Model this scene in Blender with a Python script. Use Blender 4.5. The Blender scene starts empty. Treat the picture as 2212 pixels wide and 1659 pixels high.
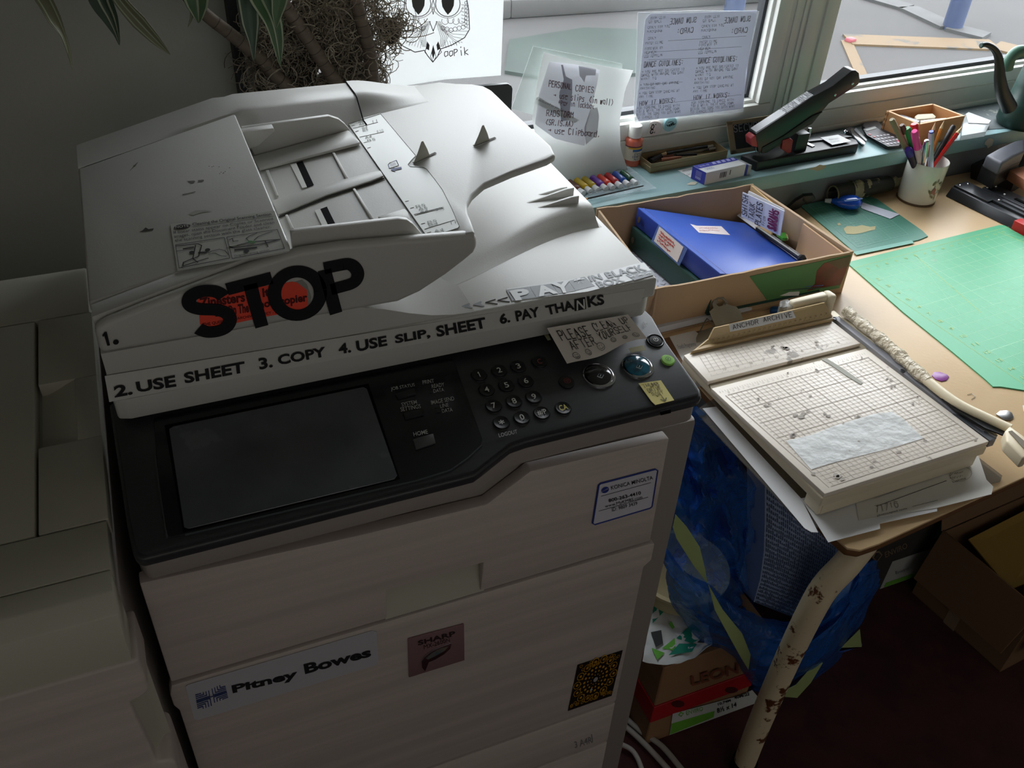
EXPOSURE = 2.02
import bpy, bmesh, math, random
from mathutils import Vector, Matrix
R = random.Random(7)
V = Vector
# ---------------------------------------------------------------- camera, world, light, exposure
F_PX, CX, CY = 1949.96, 1106.0, 829.5
CAM = V((0.0822, -0.7591, 1.585))
CR, CD, CF = V((0.92556408, -0.37608681, 0.04347232)), V((-0.20279987, -0.58948032, -0.78191123)), V((0.31969257, 0.71489277, -0.62187217))
scn = bpy.context.scene
COL = scn.collection
cam_d = bpy.data.cameras.new('camera')
cam_d.sensor_width = 36.0
cam_d.lens = F_PX / 2212 * 36
cam_d.clip_start = 0.02
cam = bpy.data.objects.new('camera', cam_d)
cam.matrix_world = Matrix(((CR.x, -CD.x, -CF.x, CAM.x), (CR.y, -CD.y, -CF.y, CAM.y), (CR.z, -CD.z, -CF.z, CAM.z), (0, 0, 0, 1)))
COL.objects.link(cam)
scn.camera = cam
scn.view_settings.view_transform = 'Standard'
scn.view_settings.look = 'None'
scn.view_settings.gamma = 1.0
scn.view_settings.use_curve_mapping = False
scn.view_settings.exposure = EXPOSURE
w = bpy.data.worlds.new('overcast_sky')
scn.world = w
w.use_nodes = True
bg = w.node_tree.nodes['Background']
bg.inputs['Color'].default_value = (0.90, 0.95, 1.0, 1)
bg.inputs['Strength'].default_value = 2.3
YAW = math.radians(2.7)
UX = V((math.cos(YAW), math.sin(YAW), 0))
VX = V((-math.sin(YAW), math.cos(YAW), 0))
ZX = V((0, 0, 1))
def UV(u, v, z): return UX * u + VX * v + ZX * z
def portal(name, u0, u1, z0, z1, v):
    l = bpy.data.lights.new(name, 'AREA')
    l.shape = 'RECTANGLE'; l.size = u1 - u0; l.size_y = z1 - z0
    l.cycles.is_portal = True
    o = bpy.data.objects.new(name, l)
    o.matrix_world = Matrix.Translation(UV((u0 + u1) / 2, v, (z0 + z1) / 2)) @ Matrix((( UX.x, 0, VX.x, 0), (UX.y, 0, VX.y, 0), (0, 1, 0, 0), (0, 0, 0, 1)))
    COL.objects.link(o)
WIN_TOP = 2.05
portal('window_light', 0.38, 3.1, 0.88, WIN_TOP, 0.74)

fl = bpy.data.lights.new('fill_light', 'AREA')          # added fill light, standing in for the dim room behind the viewer
fl.shape = 'RECTANGLE'; fl.size = 2.6; fl.size_y = 1.5; fl.energy = 1.7; fl.color = (1.0, .93, .88)
flo = bpy.data.objects.new('fill_light', fl); flo.location = (.6, -3.1, 1.75); flo.rotation_euler = (math.radians(80), 0, 0); COL.objects.link(flo)

# ---------------------------------------------------------------- pixel helpers: a ray through a photo pixel meets a real plane
def ray(x, y): return CR * ((x - CX) / F_PX) + CD * ((y - CY) / F_PX) + CF
def PL(x, y, p0, n):
    d = ray(x, y); n = V(n)
    return CAM + d * (n.dot(V(p0) - CAM) / n.dot(d))
AXD = dict(x=V((1, 0, 0)), y=V((0, 1, 0)), z=ZX, u=UX, v=VX)
def on(x, y, a, val): return PL(x, y, AXD[a] * val, AXD[a])
def ons(a, val, *c): return [on(c[i], c[i + 1], a, val) for i in range(0, len(c), 2)]
def pls(pl, *c): return [PL(c[i], c[i + 1], *pl) for i in range(0, len(c), 2)]

# ---------------------------------------------------------------- materials
def lin(c): return tuple(((v / 255) / 12.92 if v / 255 <= .04045 else ((v / 255 + .055) / 1.055) ** 2.4) for v in c)
MATS = {}
def mat(name, col, rough=.5, metal=0, var=0, vscale=8, bump=0, bscale=60, stretch=None, col2=None, spots=0, sscale=30, coat=0, alpha=1, trans=0, spotc=None, spec=.5):
    if name in MATS: return MATS[name]
    m = bpy.data.materials.new(name); m.use_nodes = True; MATS[name] = m
    nt = m.node_tree; N = nt.nodes; L = nt.links; b = N['Principled BSDF']
    c = (*lin(col), 1)
    b.inputs['Base Color'].default_value = c
    b.inputs['Roughness'].default_value = rough
    b.inputs['Metallic'].default_value = metal
    b.inputs['Specular IOR Level'].default_value = spec
    if coat: b.inputs['Coat Weight'].default_value = coat; b.inputs['Coat Roughness'].default_value = .08
    if trans: b.inputs['Transmission Weight'].default_value = trans
    if alpha < 1: b.inputs['Alpha'].default_value = alpha
    tc = N.new('ShaderNodeTexCoord')
    mp = N.new('ShaderNodeMapping'); L.new(tc.outputs['Object'], mp.inputs[0])
    if stretch: mp.inputs['Scale'].default_value = stretch
    src = None
    if var or col2:
        n = N.new('ShaderNodeTexNoise'); n.inputs['Scale'].default_value = vscale; n.inputs['Detail'].default_value = 6
        L.new(mp.outputs[0], n.inputs[0])
        r = N.new('ShaderNodeValToRGB')
        r.color_ramp.elements[0].position = .35; r.color_ramp.elements[1].position = .65
        c2 = (*lin(col2), 1) if col2 else (*[x * (1 - var) for x in c[:3]], 1)
        r.color_ramp.elements[0].color = c2; r.color_ramp.elements[1].color = c
        L.new(n.outputs[0], r.inputs[0]); src = r.outputs[0]
    if spots:
        n = N.new('ShaderNodeTexNoise'); n.inputs['Scale'].default_value = sscale; n.inputs['Detail'].default_value = 5; n.inputs['Roughness'].default_value = .65
        L.new(mp.outputs[0], n.inputs[0])
        r = N.new('ShaderNodeValToRGB')
        r.color_ramp.elements[0].position = 1 - spots; r.color_ramp.elements[1].position = min(1, 1 - spots + .03)
        r.color_ramp.elements[0].color = (0, 0, 0, 1); r.color_ramp.elements[1].color = (1, 1, 1, 1)
        L.new(n.outputs[0], r.inputs[0])
        mx = N.new('ShaderNodeMix'); mx.data_type = 'RGBA'
        L.new(r.outputs[0], mx.inputs[0])
        if src: L.new(src, mx.inputs[6])
        else: mx.inputs[6].default_value = c
        mx.inputs[7].default_value = (*lin(spotc or tuple(v * .6 for v in col)), 1)
        src = mx.outputs[2]
    if src: L.new(src, b.inputs['Base Color'])
    if bump:
        n = N.new('ShaderNodeTexNoise'); n.inputs['Scale'].default_value = bscale; n.inputs['Detail'].default_value = 4
        L.new(mp.outputs[0], n.inputs[0])
        bp = N.new('ShaderNodeBump'); bp.inputs['Strength'].default_value = bump; bp.inputs['Distance'].default_value = .002
        L.new(n.outputs[0], bp.inputs['Height']); L.new(bp.outputs[0], b.inputs['Normal'])
    return m
def film(name, col, alpha, rough=.1, bump=0, bscale=20, emitmix=0):
    """thin clear sheet: transparent mixed with a glossy/diffuse skin"""
    if name in MATS: return MATS[name]
    m = bpy.data.materials.new(name); m.use_nodes = True; MATS[name] = m
    nt = m.node_tree; N = nt.nodes; L = nt.links; N.clear()
    out = N.new('ShaderNodeOutputMaterial'); mx = N.new('ShaderNodeMixShader'); t = N.new('ShaderNodeBsdfTransparent')
    p = N.new('ShaderNodeBsdfPrincipled'); p.inputs['Base Color'].default_value = (*lin(col), 1); p.inputs['Roughness'].default_value = rough
    mx.inputs[0].default_value = alpha
    t.inputs[0].default_value = (.98, .98, .98, 1)
    L.new(t.outputs[0], mx.inputs[1]); L.new(p.outputs[0], mx.inputs[2]); L.new(mx.outputs[0], out.inputs[0])
    if bump:
        tc = N.new('ShaderNodeTexCoord'); n = N.new('ShaderNodeTexNoise'); n.inputs['Scale'].default_value = bscale; n.inputs['Detail'].default_value = 3
        L.new(tc.outputs['Object'], n.inputs[0]); bp = N.new('ShaderNodeBump'); bp.inputs['Strength'].default_value = bump; bp.inputs['Distance'].default_value = .02
        L.new(n.outputs[0], bp.inputs['Height']); L.new(bp.outputs[0], p.inputs['Normal'])
    return m

def translucent(m, k=.45):
    """thin paper that lets daylight through"""
    nt = m.node_tree; N = nt.nodes; L = nt.links; p = N['Principled BSDF']; out = [n for n in N if n.type == 'OUTPUT_MATERIAL'][0]
    t = N.new('ShaderNodeBsdfTranslucent'); t.inputs[0].default_value = p.inputs['Base Color'].default_value
    mx = N.new('ShaderNodeMixShader'); mx.inputs[0].default_value = k
    L.new(p.outputs[0], mx.inputs[1]); L.new(t.outputs[0], mx.inputs[2]); L.new(mx.outputs[0], out.inputs[0]); return m

# ---------------------------------------------------------------- mesh builder
class MB:
    def __init__(s): s.v = []; s.f = []
    def add(s, vs, fs):
        k = len(s.v); s.v += [tuple(p) for p in vs]; s.f += [tuple(i + k for i in f) for f in fs]; return s
    def slab(s, pts, vec):
        """planar outline pushed along vec into a solid"""
        pts = [V(p) for p in pts]; vec = V(vec); n = len(pts)
        k = [p + vec for p in pts]
        nrm = V((0, 0, 0))
        for i in range(n): nrm += pts[i].cross(pts[(i + 1) % n])
        fl = nrm.dot(vec) > 0
        a = list(range(n)); b = list(range(n, 2 * n))
        fs = [a[::-1] if fl else a, b if fl else b[::-1]]
        for i in range(n):
            j = (i + 1) % n
            q = [i, j, n + j, n + i]; fs.append(q if fl else q[::-1])
        return s.add(pts + k, fs)
    def box(s, x0, x1, y0, y1, z0, z1):
        return s.slab([(x0, y0, z0), (x1, y0, z0), (x1, y1, z0), (x0, y1, z0)], (0, 0, z1 - z0))
    def obox(s, o, a, b, c):
        o, a, b, c = V(o), V(a), V(b), V(c); return s.slab([o, o + a, o + a + b, o + b], c)
    def face(s, pts): return s.add(pts, [tuple(range(len(pts)))])
    def tube(s, path, r, seg=10, cap=True, taper=None, flat=1, up=None):
        path = [V(p) for p in path]; n = len(path); vs = []; prev = None
        for i, p in enumerate(path):
            t = (path[min(i + 1, n - 1)] - path[max(i - 1, 0)]).normalized()
            if prev is None:
                a = V(up) if up else (V((0, 0, 1)) if abs(t.z) < .9 else V((1, 0, 0)))
                a = (a - t * a.dot(t)).normalized()
            else: a = (prev - t * prev.dot(t)).normalized()
            prev = a; b = t.cross(a)
            rr = r if taper is None else (taper[i] if isinstance(taper, (list, tuple)) else r + (taper - r) * i / (n - 1))
            for k in range(seg):
                an = 2 * math.pi * k / seg
                vs.append(p + a * (math.cos(an) * rr * flat) + b * (math.sin(an) * rr))
        fs = []
        for i in range(n - 1):
            for k in range(seg):
                k2 = (k + 1) % seg
                fs.append((i * seg + k, i * seg + k2, (i + 1) * seg + k2, (i + 1) * seg + k))
        if cap: fs.append(tuple(range(seg))[::-1]); fs.append(tuple((n - 1) * seg + k for k in range(seg)))
        return s.add(vs, fs)
    def lathe(s, prof, base, axis=(0, 0, 1), seg=24, close=False):
        """prof: (radius, height) along axis"""
        ax = V(axis).normalized(); a = ax.orthogonal().normalized(); b = ax.cross(a); base = V(base)
        vs = []; n = len(prof)
        for r, h in prof:
            for k in range(seg):
                an = 2 * math.pi * k / seg
                vs.append(base + ax * h + a * (math.cos(an) * r) + b * (math.sin(an) * r))
        fs = []
        for i in range(n - 1):
            for k in range(seg):
                k2 = (k + 1) % seg
                fs.append((i * seg + k, i * seg + k2, (i + 1) * seg + k2, (i + 1) * seg + k))
        if prof[0][0] > 1e-5: fs.append(tuple(range(seg))[::-1])
        if prof[-1][0] > 1e-5: fs.append(tuple((n - 1) * seg + k for k in range(seg)))
        return s.add(vs, fs)
    def grid(s, fn, nu, nv, thick=0):
        """fn(s,t)->point, thick: second skin offset vector or scalar along normal"""
        P = [[V(fn(i / nu, j / nv)) for i in range(nu + 1)] for j in range(nv + 1)]
        W = nu + 1
        top = [p for r in P for p in r]
        fs = [(j * W + i, j * W + i + 1, (j + 1) * W + i + 1, (j + 1) * W + i) for j in range(nv) for i in range(nu)]
        if not thick: return s.add(top, fs)
        bot = []
        for j in range(nv + 1):
            for i in range(nu + 1):
                a = P[j][min(i + 1, nu)] - P[j][max(i - 1, 0)]; b = P[min(j + 1, nv)][i] - P[max(j - 1, 0)][i]
                nn = a.cross(b); nn = nn.normalized() if nn.length > 1e-9 else ZX
                bot.append(P[j][i] + (V(thick) if hasattr(thick, '__len__') else nn * -thick))
        K = len(top)
        fs += [tuple(i + K for i in f[::-1]) for f in fs]
        ring = [i for i in range(W)] + [j * W + nu for j in range(1, nv + 1)] + [nv * W + i for i in range(nu - 1, -1, -1)] + [j * W for j in range(nv - 1, 0, -1)]
        for q in range(len(ring)):
            a, b = ring[q], ring[(q + 1) % len(ring)]
            fs.append((b, a, a + K, b + K))
        return s.add(top + bot, fs)
def link(name, mb, m, parent=None, bevel=0, seg=2, smooth=35, kind=None, label=None, weld=True):
    base = V((0, 0, 0)); q = parent
    while q is not None: base += q.location; q = q.parent
    org = V((0, 0, 0)) if parent is not None else V(mb.v[0])
    if parent is None:
        n = len(mb.v); xs = [p[0] for p in mb.v]; ys = [p[1] for p in mb.v]; zs = [p[2] for p in mb.v]
        org = V(((min(xs) + max(xs)) / 2, (min(ys) + max(ys)) / 2, min(zs)))
    off = base + org
    me = bpy.data.meshes.new(name)
    bm = bmesh.new()
    vs = [bm.verts.new((p[0] - off.x, p[1] - off.y, p[2] - off.z)) for p in mb.v]
    for f in mb.f:
        try: bm.faces.new([vs[i] for i in f])
        except ValueError: pass
    if bevel:
        bmesh.ops.recalc_face_normals(bm, faces=bm.faces)
        es = [e for e in bm.edges if len(e.link_faces) == 2 and e.calc_face_angle(0) > math.radians(28)]
        bmesh.ops.bevel(bm, geom=es, offset=bevel, segments=seg, profile=.5, affect='EDGES', clamp_overlap=True)
    bm.to_mesh(me); bm.free()
    if m: me.materials.append(m)
    if smooth:
        me.polygons.foreach_set('use_smooth', [True] * len(me.polygons))
        try: me.set_sharp_from_angle(angle=math.radians(smooth))
        except Exception: pass
    o = bpy.data.objects.new(name, me); COL.objects.link(o)
    o.location = org
    if parent is not None: o.parent = parent; o.location = (0, 0, 0)
    if kind: o['kind'] = kind
    if label: o['label'] = label
    return o
def root(name, loc, label, cat, group=None):
    o = bpy.data.objects.new(name, None); o.empty_display_size = .05; COL.objects.link(o)
    o.location = V(loc); return tag(o, label, cat, group)
def tag(o, label, cat, group=None, kind=None):
    o['label'] = label; o['category'] = cat
    if group: o['group'] = group
    if kind: o['kind'] = kind
    return o
def struct(name, mb, m, label=None, bevel=0):
    o = link(name, mb, m, None, bevel, kind='structure')
    if label: o['label'] = label
    return o
def clone(r, loc=None, rz=None, label=None, group=None, delta=None):
    c = r.copy(); COL.objects.link(c)
    for ch in list(r.children):
        d = ch.copy(); COL.objects.link(d); d.parent = c
        for g in list(ch.children):
            e = g.copy(); COL.objects.link(e); e.parent = d
    if loc is not None: c.location = V(loc)
    if delta is not None: c.location = r.location + V(delta)
    if rz is not None: c.rotation_euler.z = rz
    if label: c['label'] = label
    if group: c['group'] = group
    return c

# ---------------------------------------------------------------- printed lettering and drawn lines
def quad(q):
    """surface over four corners: top left, top right, bottom right, bottom left; s to the right, t up"""
    a, b, c, d = [V(p) for p in q]
    def fn(s, t): return (d * (1 - s) + c * s) * (1 - t) + (a * (1 - s) + b * s) * t
    return fn
_tc = {}
def glyphs(txt, bold=0, shear=0, space=1.0):
    key = (txt, bold, shear, space)
    if key in _tc: return _tc[key]
    cu = bpy.data.curves.new('lettering', 'FONT'); cu.body = txt; cu.size = 1; cu.offset = bold; cu.resolution_u = 3; cu.shear = shear; cu.space_character = space
    o = bpy.data.objects.new('lettering', cu); COL.objects.link(o)
    dg = bpy.context.evaluated_depsgraph_get(); dg.update()
    me = o.evaluated_get(dg).to_mesh()
    vs = [(p.co.x, p.co.y) for p in me.vertices]; fs = [tuple(p.vertices) for p in me.polygons]
    o.evaluated_get(dg).to_mesh_clear(); bpy.data.objects.remove(o); bpy.data.curves.remove(cu)
    x0 = min(p[0] for p in vs); x1 = max(p[0] for p in vs); y0 = min(p[1] for p in vs); y1 = max(p[1] for p in vs)
    vs = [((p[0] - x0) / (x1 - x0), (p[1] - y0) / (y1 - y0)) for p in vs]
    _tc[key] = (vs, fs); return _tc[key]
def nrm_of(fn, s, t):
    e = .01; n = (fn(min(s + e, 1.0), t) - fn(max(s - e, 0), t)).cross(fn(s, min(t + e, 1)) - fn(s, max(t - e, 0)))
    return n.normalized() if n.length > 1e-12 else ZX
def sub(fn, s0, s1, t0, t1): return lambda s, t: fn(s0 + (s1 - s0) * s, t0 + (t1 - t0) * t)
def put(mb, fn, vs, fs, lift=.0004):
    pts = []
    for s, t in vs:
        p = fn(s, t); pts.append(p + nrm_of(fn, s, t) * lift)
    mb.add(pts, fs)
def text(mb, fn, txt, bold=0, lift=.0004, shear=0, space=1.0):
    if txt == '1':
        k = .16 + bold * 2; put(mb, fn, [(.5 - k, 0), (.5 + k, 0), (.5 + k, 1), (.5 - k * .2, 1), (.0, .78), (.0, .66), (.5 - k, .74)], [tuple(range(7))], lift); return
    vs, fs = glyphs(txt, bold, shear, space); put(mb, fn, vs, fs, lift)
def line(mb, fn, pts, w=.01, asp=1.0, lift=.0004):
    """ribbon through (s,t) points; asp = width/height of the surface"""
    for (a, b) in zip(pts[:-1], pts[1:]):
        dx, dy = (b[0] - a[0]) * asp, b[1] - a[1]; l = math.hypot(dx, dy) or 1e-6
        nx, ny = -dy / l * w / 2 / asp, dx / l * w / 2
        ex, ey = dx / l * w * .3 / asp, dy / l * w * .3
        put(mb, fn, [(a[0] + nx - ex, a[1] + ny - ey), (a[0] - nx - ex, a[1] - ny - ey), (b[0] - nx + ex, b[1] - ny + ey), (b[0] + nx + ex, b[1] + ny + ey)], [(0, 1, 2, 3)], lift)
def disc(mb, fn, s, t, r, asp=1, n=14, lift=.0004):
    put(mb, fn, [(s + math.cos(2 * math.pi * i / n) * r / asp, t + math.sin(2 * math.pi * i / n) * r) for i in range(n)], [tuple(range(n))], lift)
def ring(mb, fn, s, t, r, w, asp=1, n=20, a0=0, a1=360, ry=None, lift=.0004):
    ry = ry or r
    line(mb, fn, [(s + math.cos(math.radians(a0 + (a1 - a0) * i / n)) * r / asp, t + math.sin(math.radians(a0 + (a1 - a0) * i / n)) * ry) for i in range(n + 1)], w, asp, lift)
HW = {}
for k_ in """A 002640 1232|B 000636453303 33413000|C 4536160402103041|D 00063644423000|E 46060040 0333|F 460600 0333|G 453616040210304232|H 0006 4046 0343|I 2026|J 4641301001|K 0006 460340|L 060040|M 0006234640|N 00064046|O 161402103042443616|P 00063645443303|Q 161402103042443616 2240|R 0006364533034 2340|S 45361605133341301001|T 0646 2620|U 060110304146|V 062046|W 0610243046|X 0046 0640|Y 062346 2320|Z 06460040|0 160402103042443616|1 152620|2 05163645430040|3 05163645332341301001|4 3036020242|5 4606043441301001|6 45160402103041433404|7 064610|8 16051333414130100113|9 44331304163645422010|. 202131|, 2110|: 2122 2425|- 0343|+ 0343 2125|( 36140230|) 16343210|> 0343 344332|' 2624|/ 0046|# 1016 3036 0242 0444|$ 45361605133341301001 2620|* 2125 0442 0244|& 40152635020041|a 443404014044 4440|b 0600 0424423000|c 4404010040|d 4640 4404010040|e 0343440401 0040|f 361610 0333|g 4404024244 44413010|h 0600 03243440|i 2420 2627|j 342010|k 0600 440240|l 2620|m 0400 03142320 23344340|n 0400 03243440|o 140301104144 1444|p 0500 0535443302|q 443404114044|r 0400 032434|s 441403323000|t 2620 1434|u 0401104044|v 042044|w 0410243044|x 0044 0440|y 0422 440000|z 04440040""".split('|'):
    HW[k_[0]] = k_[2:]
HW[' '] = ''
def hand(mb, fn, txt, w=.09, asp=None, jit=.25, lift=.0004, aspect=6.0):
    """handwriting: stroke letters spread evenly over the surface; aspect = width/height of the surface"""
    n = len(txt); cw = 1.0 / n; rr = random.Random(len(txt) * 31 + ord(txt[0]))
    for i, ch in enumerate(txt):
        g = HW.get(ch, HW.get(ch.upper(), ''))
        jx, jy = rr.uniform(-jit, jit) * .15 * cw, rr.uniform(-jit, jit) * .18
        for st in g.split(' '):
            st = st[:len(st) // 2 * 2]
            pts = [((i + .12 + int(st[k]) / 4 * .68) * cw + jx, min(1.1, int(st[k + 1]) / 6 * .9 + .05 + jy)) for k in range(0, len(st), 2)]
            if len(pts) > 1: line(mb, fn, pts, w, aspect, lift)
def scribble(mb, fn, rows, w=.012, asp=1.4, dens=30, seed=1, fill=.9):
    rr = random.Random(seed)
    for k in range(rows):
        t = 1 - (k + .5) / rows; s = rr.uniform(0, .04); end = rr.uniform(.6, 1) * fill
        while s < end:
            wl = rr.uniform(.03, .1); pts = []
            m = max(2, int(wl * dens * 2))
            for i in range(m): pts.append((min(1, s + wl * i / m), t + rr.uniform(-.3, .3) / rows))
            line(mb, fn, pts, w, asp); s += wl + .015
# ---------------------------------------------------------------- materials used all over
COPIER = mat('copier_plastic', (200, 199, 194), .42, var=.04, vscale=3, spots=.24, sscale=9, spotc=(186, 185, 178), bump=.05, bscale=500)
DOORM = mat('copier_door_plastic', (204, 192, 185), .5, var=.14, vscale=5, stretch=(.35, 1, 14), bump=.04, bscale=40)
FRAMEM = mat('copier_frame_grey', (150, 142, 136), .5)
SKIRT = mat('copier_skirt_grey', (158, 150, 144), .45)
LEFTM = mat('finisher_plastic', (186, 183, 168), .5, var=.05, vscale=4)
PANELM = mat('panel_black', (56, 58, 61), .36, var=.15, vscale=6, stretch=(3, 40, 3), spec=.5)
GLOSSB = mat('glossy_black', (20, 23, 27), .2, spots=.3, sscale=12, spotc=(24, 27, 30))
KEYM = mat('key_black', (20, 21, 24), .34)
INK = mat('black_ink', (22, 22, 24), .6)
VINYL = mat('black_vinyl', (15, 18, 24), .42)
WHITEINK = mat('white_ink', (225, 225, 220), .5)
GREYINK = mat('grey_ink', (120, 122, 125), .6)
PAPER = mat('white_paper', (232, 232, 234), .8)
PAPERB = mat('bluish_paper', (214, 218, 232), .8)
CHROME = mat('chrome', (200, 200, 205), .15, metal=1)
STEEL = mat('steel', (150, 150, 150), .3, metal=1)
SLOT = mat('dark_slot', (7, 7, 7), .9, spec=.1)
WHITEP = mat('window_vinyl', (225, 226, 220), .35, var=.05, vscale=6)
CARD = mat('cardboard', (190, 162, 132), .85, var=.08, vscale=6, bump=.2, bscale=90)

# ---------------------------------------------------------------- the room
WALLM = mat('grey_white_wall', (176, 176, 168), .75, var=.05, vscale=2, bump=.15, bscale=120)
FLOORM = mat('dark_red_carpet', (82, 42, 44), .95, var=.35, vscale=14, bump=.6, bscale=300)
def ubox(mb, u0, u1, v0, v1, z0, z1):
    return mb.slab([UV(u0, v0, z0), UV(u1, v0, z0), UV(u1, v1, z0), UV(u0, v1, z0)], (0, 0, z1 - z0))
U0, U1, RZ = -1.5, 3.6, 2.5
VB = -3.2
struct('floor', ubox(MB(), U0, U1, VB, .95, -.1, 0), FLOORM)
struct('ceiling', ubox(MB(), U0, U1, VB, .95, RZ, RZ + .1), mat('ceiling_white', (190, 190, 184), .8, bump=.2))
struct('wall_left', ubox(MB(), U0 - .1, U0, VB, .95, 0, RZ), WALLM)
struct('wall_right', ubox(MB(), U1, U1 + .1, VB, .95, 0, RZ), WALLM)
struct('wall_front', ubox(MB(), U0, U1, VB - .1, VB, 0, RZ), WALLM)
wb = MB()
ubox(wb, U0, .36, .68, .95, 0, RZ)
ubox(wb, .36, 3.2, .68, .95, WIN_TOP + .05, RZ)
ubox(wb, 3.2, U1, .68, .95, 0, RZ)
struct('wall_back', wb, WALLM)
LOWW = mat('lower_wall_paint', (136, 142, 146), .5, var=.12, vscale=5, bump=.1)
struct('wall_back.001', ubox(MB(), U0, U1, .572, .679, 0, .766), LOWW, 'grey painted low wall under the window sill')
SILLM = mat('blue_green_sill_paint', (148, 184, 188), .42, var=.12, vscale=7, spots=.3, sscale=16, spotc=(166, 190, 186), bump=.15, bscale=40)
sm = MB(); ubox(sm, .2, U1, .545, .72, .766, .80)
struct('trim_1', sm, SILLM, 'blue-green painted window sill board', bevel=.006)
# paint chips and the dark worn stretch of the sill
def chip(cx, cy, r, n, m, a, val, nm='paint_chip', seed=1, squash=.5, par=None):
    rr = random.Random(seed); c = on(cx, cy, a, val); mb = MB()
    e1 = UX; e2 = VX if a == 'z' else ZX
    pts = [c + (-CF) * .0008 + e1 * (math.cos(i / n * 6.283) * r * rr.uniform(.6, 1.2)) + e2 * (math.sin(i / n * 6.283) * r * squash * rr.uniform(.5, 1.2)) for i in range(n)]
    if a == 'z': pts = [V((p.x, p.y, val + .0008)) for p in pts]
    return link(nm, mb.face(pts), m, par)
SILL = bpy.data.objects['trim_1']
CHIPM = mat('bare_wood_chip', (188, 170, 145), .8); CHIPC = mat('cream_chip', (206, 202, 180), .7)
chip(1770, 362, .022, 11, CHIPM, 'v', .5442, 'paint_chip', 3, .3, SILL)
chip(2137, 308, .016, 9, CHIPC, 'v', .5442, 'paint_chip', 4, .8, SILL)
chip(1496, 397, .012, 9, CHIPC, 'z', .80, 'paint_chip', 5, .6, SILL)
DARKP = mat('worn_dark_paint', (74, 84, 86), .6, spots=.42, sscale=45, spotc=(120, 126, 118))
dp = MB(); rr_ = random.Random(2)
for (u0_, u1_) in ((1.42, 2.6),):
    pts = [UV(u0_, .684, .8006)]
    for i in range(13): pts.append(UV(u0_ + .05 + (u1_ - u0_) * i / 12, .549 + (.09 * max(0, 1 - i / 5)) + rr_.uniform(-.012, .012) * (i < 9), .8006))
    pts += [UV(u1_ + .1, .684, .8006)]
    dp.slab(pts, (0, 0, .0006))
link('worn_paint', dp, DARKP, SILL)

# windows: frame, gasket, pane, inner bead
GLASS = film('window_glass', (215, 222, 220), .06, .03)
GASK = mat('black_gasket', (28, 32, 38), .5)
def bars(mb, u0, u1, z0, z1, w, v0, v1, wb_=None):
    wb_ = wb_ or w
    ubox(mb, u0, u1, v0, v1, z0, z0 + wb_); ubox(mb, u0, u1, v0, v1, z1 - w, z1)
    ubox(mb, u0, u0 + w, v0, v1, z0 + wb_, z1 - w); ubox(mb, u1 - w, u1, v0, v1, z0 + wb_, z1 - w)
def window(n, u0, u1, z0, z1):
    # outer frame carries everything
    fr = MB(); bars(fr, u0, u1, z0, z1, .035, .695, .76)
    w_ = struct('window_%d' % n, fr, WHITEP, bevel=.004)
    b = MB(); bars(b, u0 + .03, u1 - .03, z0 + .03, z1 - .03, .012, .708, .75); link('glazing_bead', b, WHITEP, None, .002)
    o = bpy.data.objects[b_name()]
    o.parent = w_; o.location = o.location - w_.location
    g = MB(); bars(g, u0 + .041, u1 - .041, z0 + .041, z1 - .041, .009, .722, .742); o = link('gasket', g, GASK); o.parent = w_; o.location = o.location - w_.location
    p = MB(); ubox(p, u0 + .046, u1 - .046, .731, .735, z0 + .046, z1 - .046); o = link('pane', p, GLASS, smooth=0); o.parent = w_; o.location = o.location - w_.location
def b_name(): return [o.name for o in COL.objects if o.name.startswith('glazing_bead') and o.parent is None][0]
window(1, .29, 1.362, .848, WIN_TOP)
window(2, 1.452, 3.14, .845, WIN_TOP)
# mullion between them, with its stepped profile
mm = MB()
for (a_, b_, v0_, v1_) in ((1.362, 1.452, .70, .80), (1.374, 1.384, .697, .70), (1.396, 1.404, .697, .70), (1.41, 1.44, .6955, .70)):
    ubox(mm, a_, b_, v0_, v1_, .80, WIN_TOP)
struct('trim_2', mm, mat('mullion_grey', (228, 229, 222), .45, var=.06), 'grey stepped mullion between the two windows', bevel=.002)
ms = MB()
ubox(ms, .27, 3.2, .690, .76, .80, .848); ubox(ms, .27, 3.2, .685, .70, .80, .812)
struct('trim_3', ms, mat('lower_frame_white', (196, 197, 188), .5, var=.1, spots=.3, sscale=25, spotc=(150, 150, 138)), 'off-white ledge under the window frames', bevel=.003)
mt = MB(); ubox(mt, .27, 3.2, .69, .80, WIN_TOP, WIN_TOP + .05); struct('trim_4', mt, WHITEP, 'head of the window frames')
bs = MB(); ubox(bs, .262, .276, .655, .68, .801, RZ); struct('trim_5', bs, mat('black_trim', (18, 20, 20), .5), 'black strip running up the wall left of the window')

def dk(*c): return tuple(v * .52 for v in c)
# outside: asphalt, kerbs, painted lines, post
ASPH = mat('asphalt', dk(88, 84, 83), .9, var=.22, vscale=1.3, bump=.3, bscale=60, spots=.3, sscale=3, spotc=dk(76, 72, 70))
GZ = -.2
g = MB(); ubox(g, -12, 26, .96, 30, GZ - .1, GZ); struct('ground', g, ASPH, 'grey asphalt of the car park outside')
GR = bpy.data.objects['ground']
def strip(mb, pts, wd, h):
    pts = [V(p) for p in pts]
    for a, b in zip(pts[:-1], pts[1:]):
        d = (b - a).normalized(); s_ = V((-d.y, d.x, 0)) * wd / 2
        mb.slab([a - s_, b - s_, b + s_, a + s_], (0, 0, h))
    return mb
def parted(name, mb, m, par, **k):
    o = link(name, mb, m, None, **k); o.parent = par; o.location = o.location - par.location; return o
YEL = mat('worn_yellow_paint', dk(150, 116, 66), .8, spots=.42, sscale=5, spotc=dk(100, 90, 74))
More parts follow.
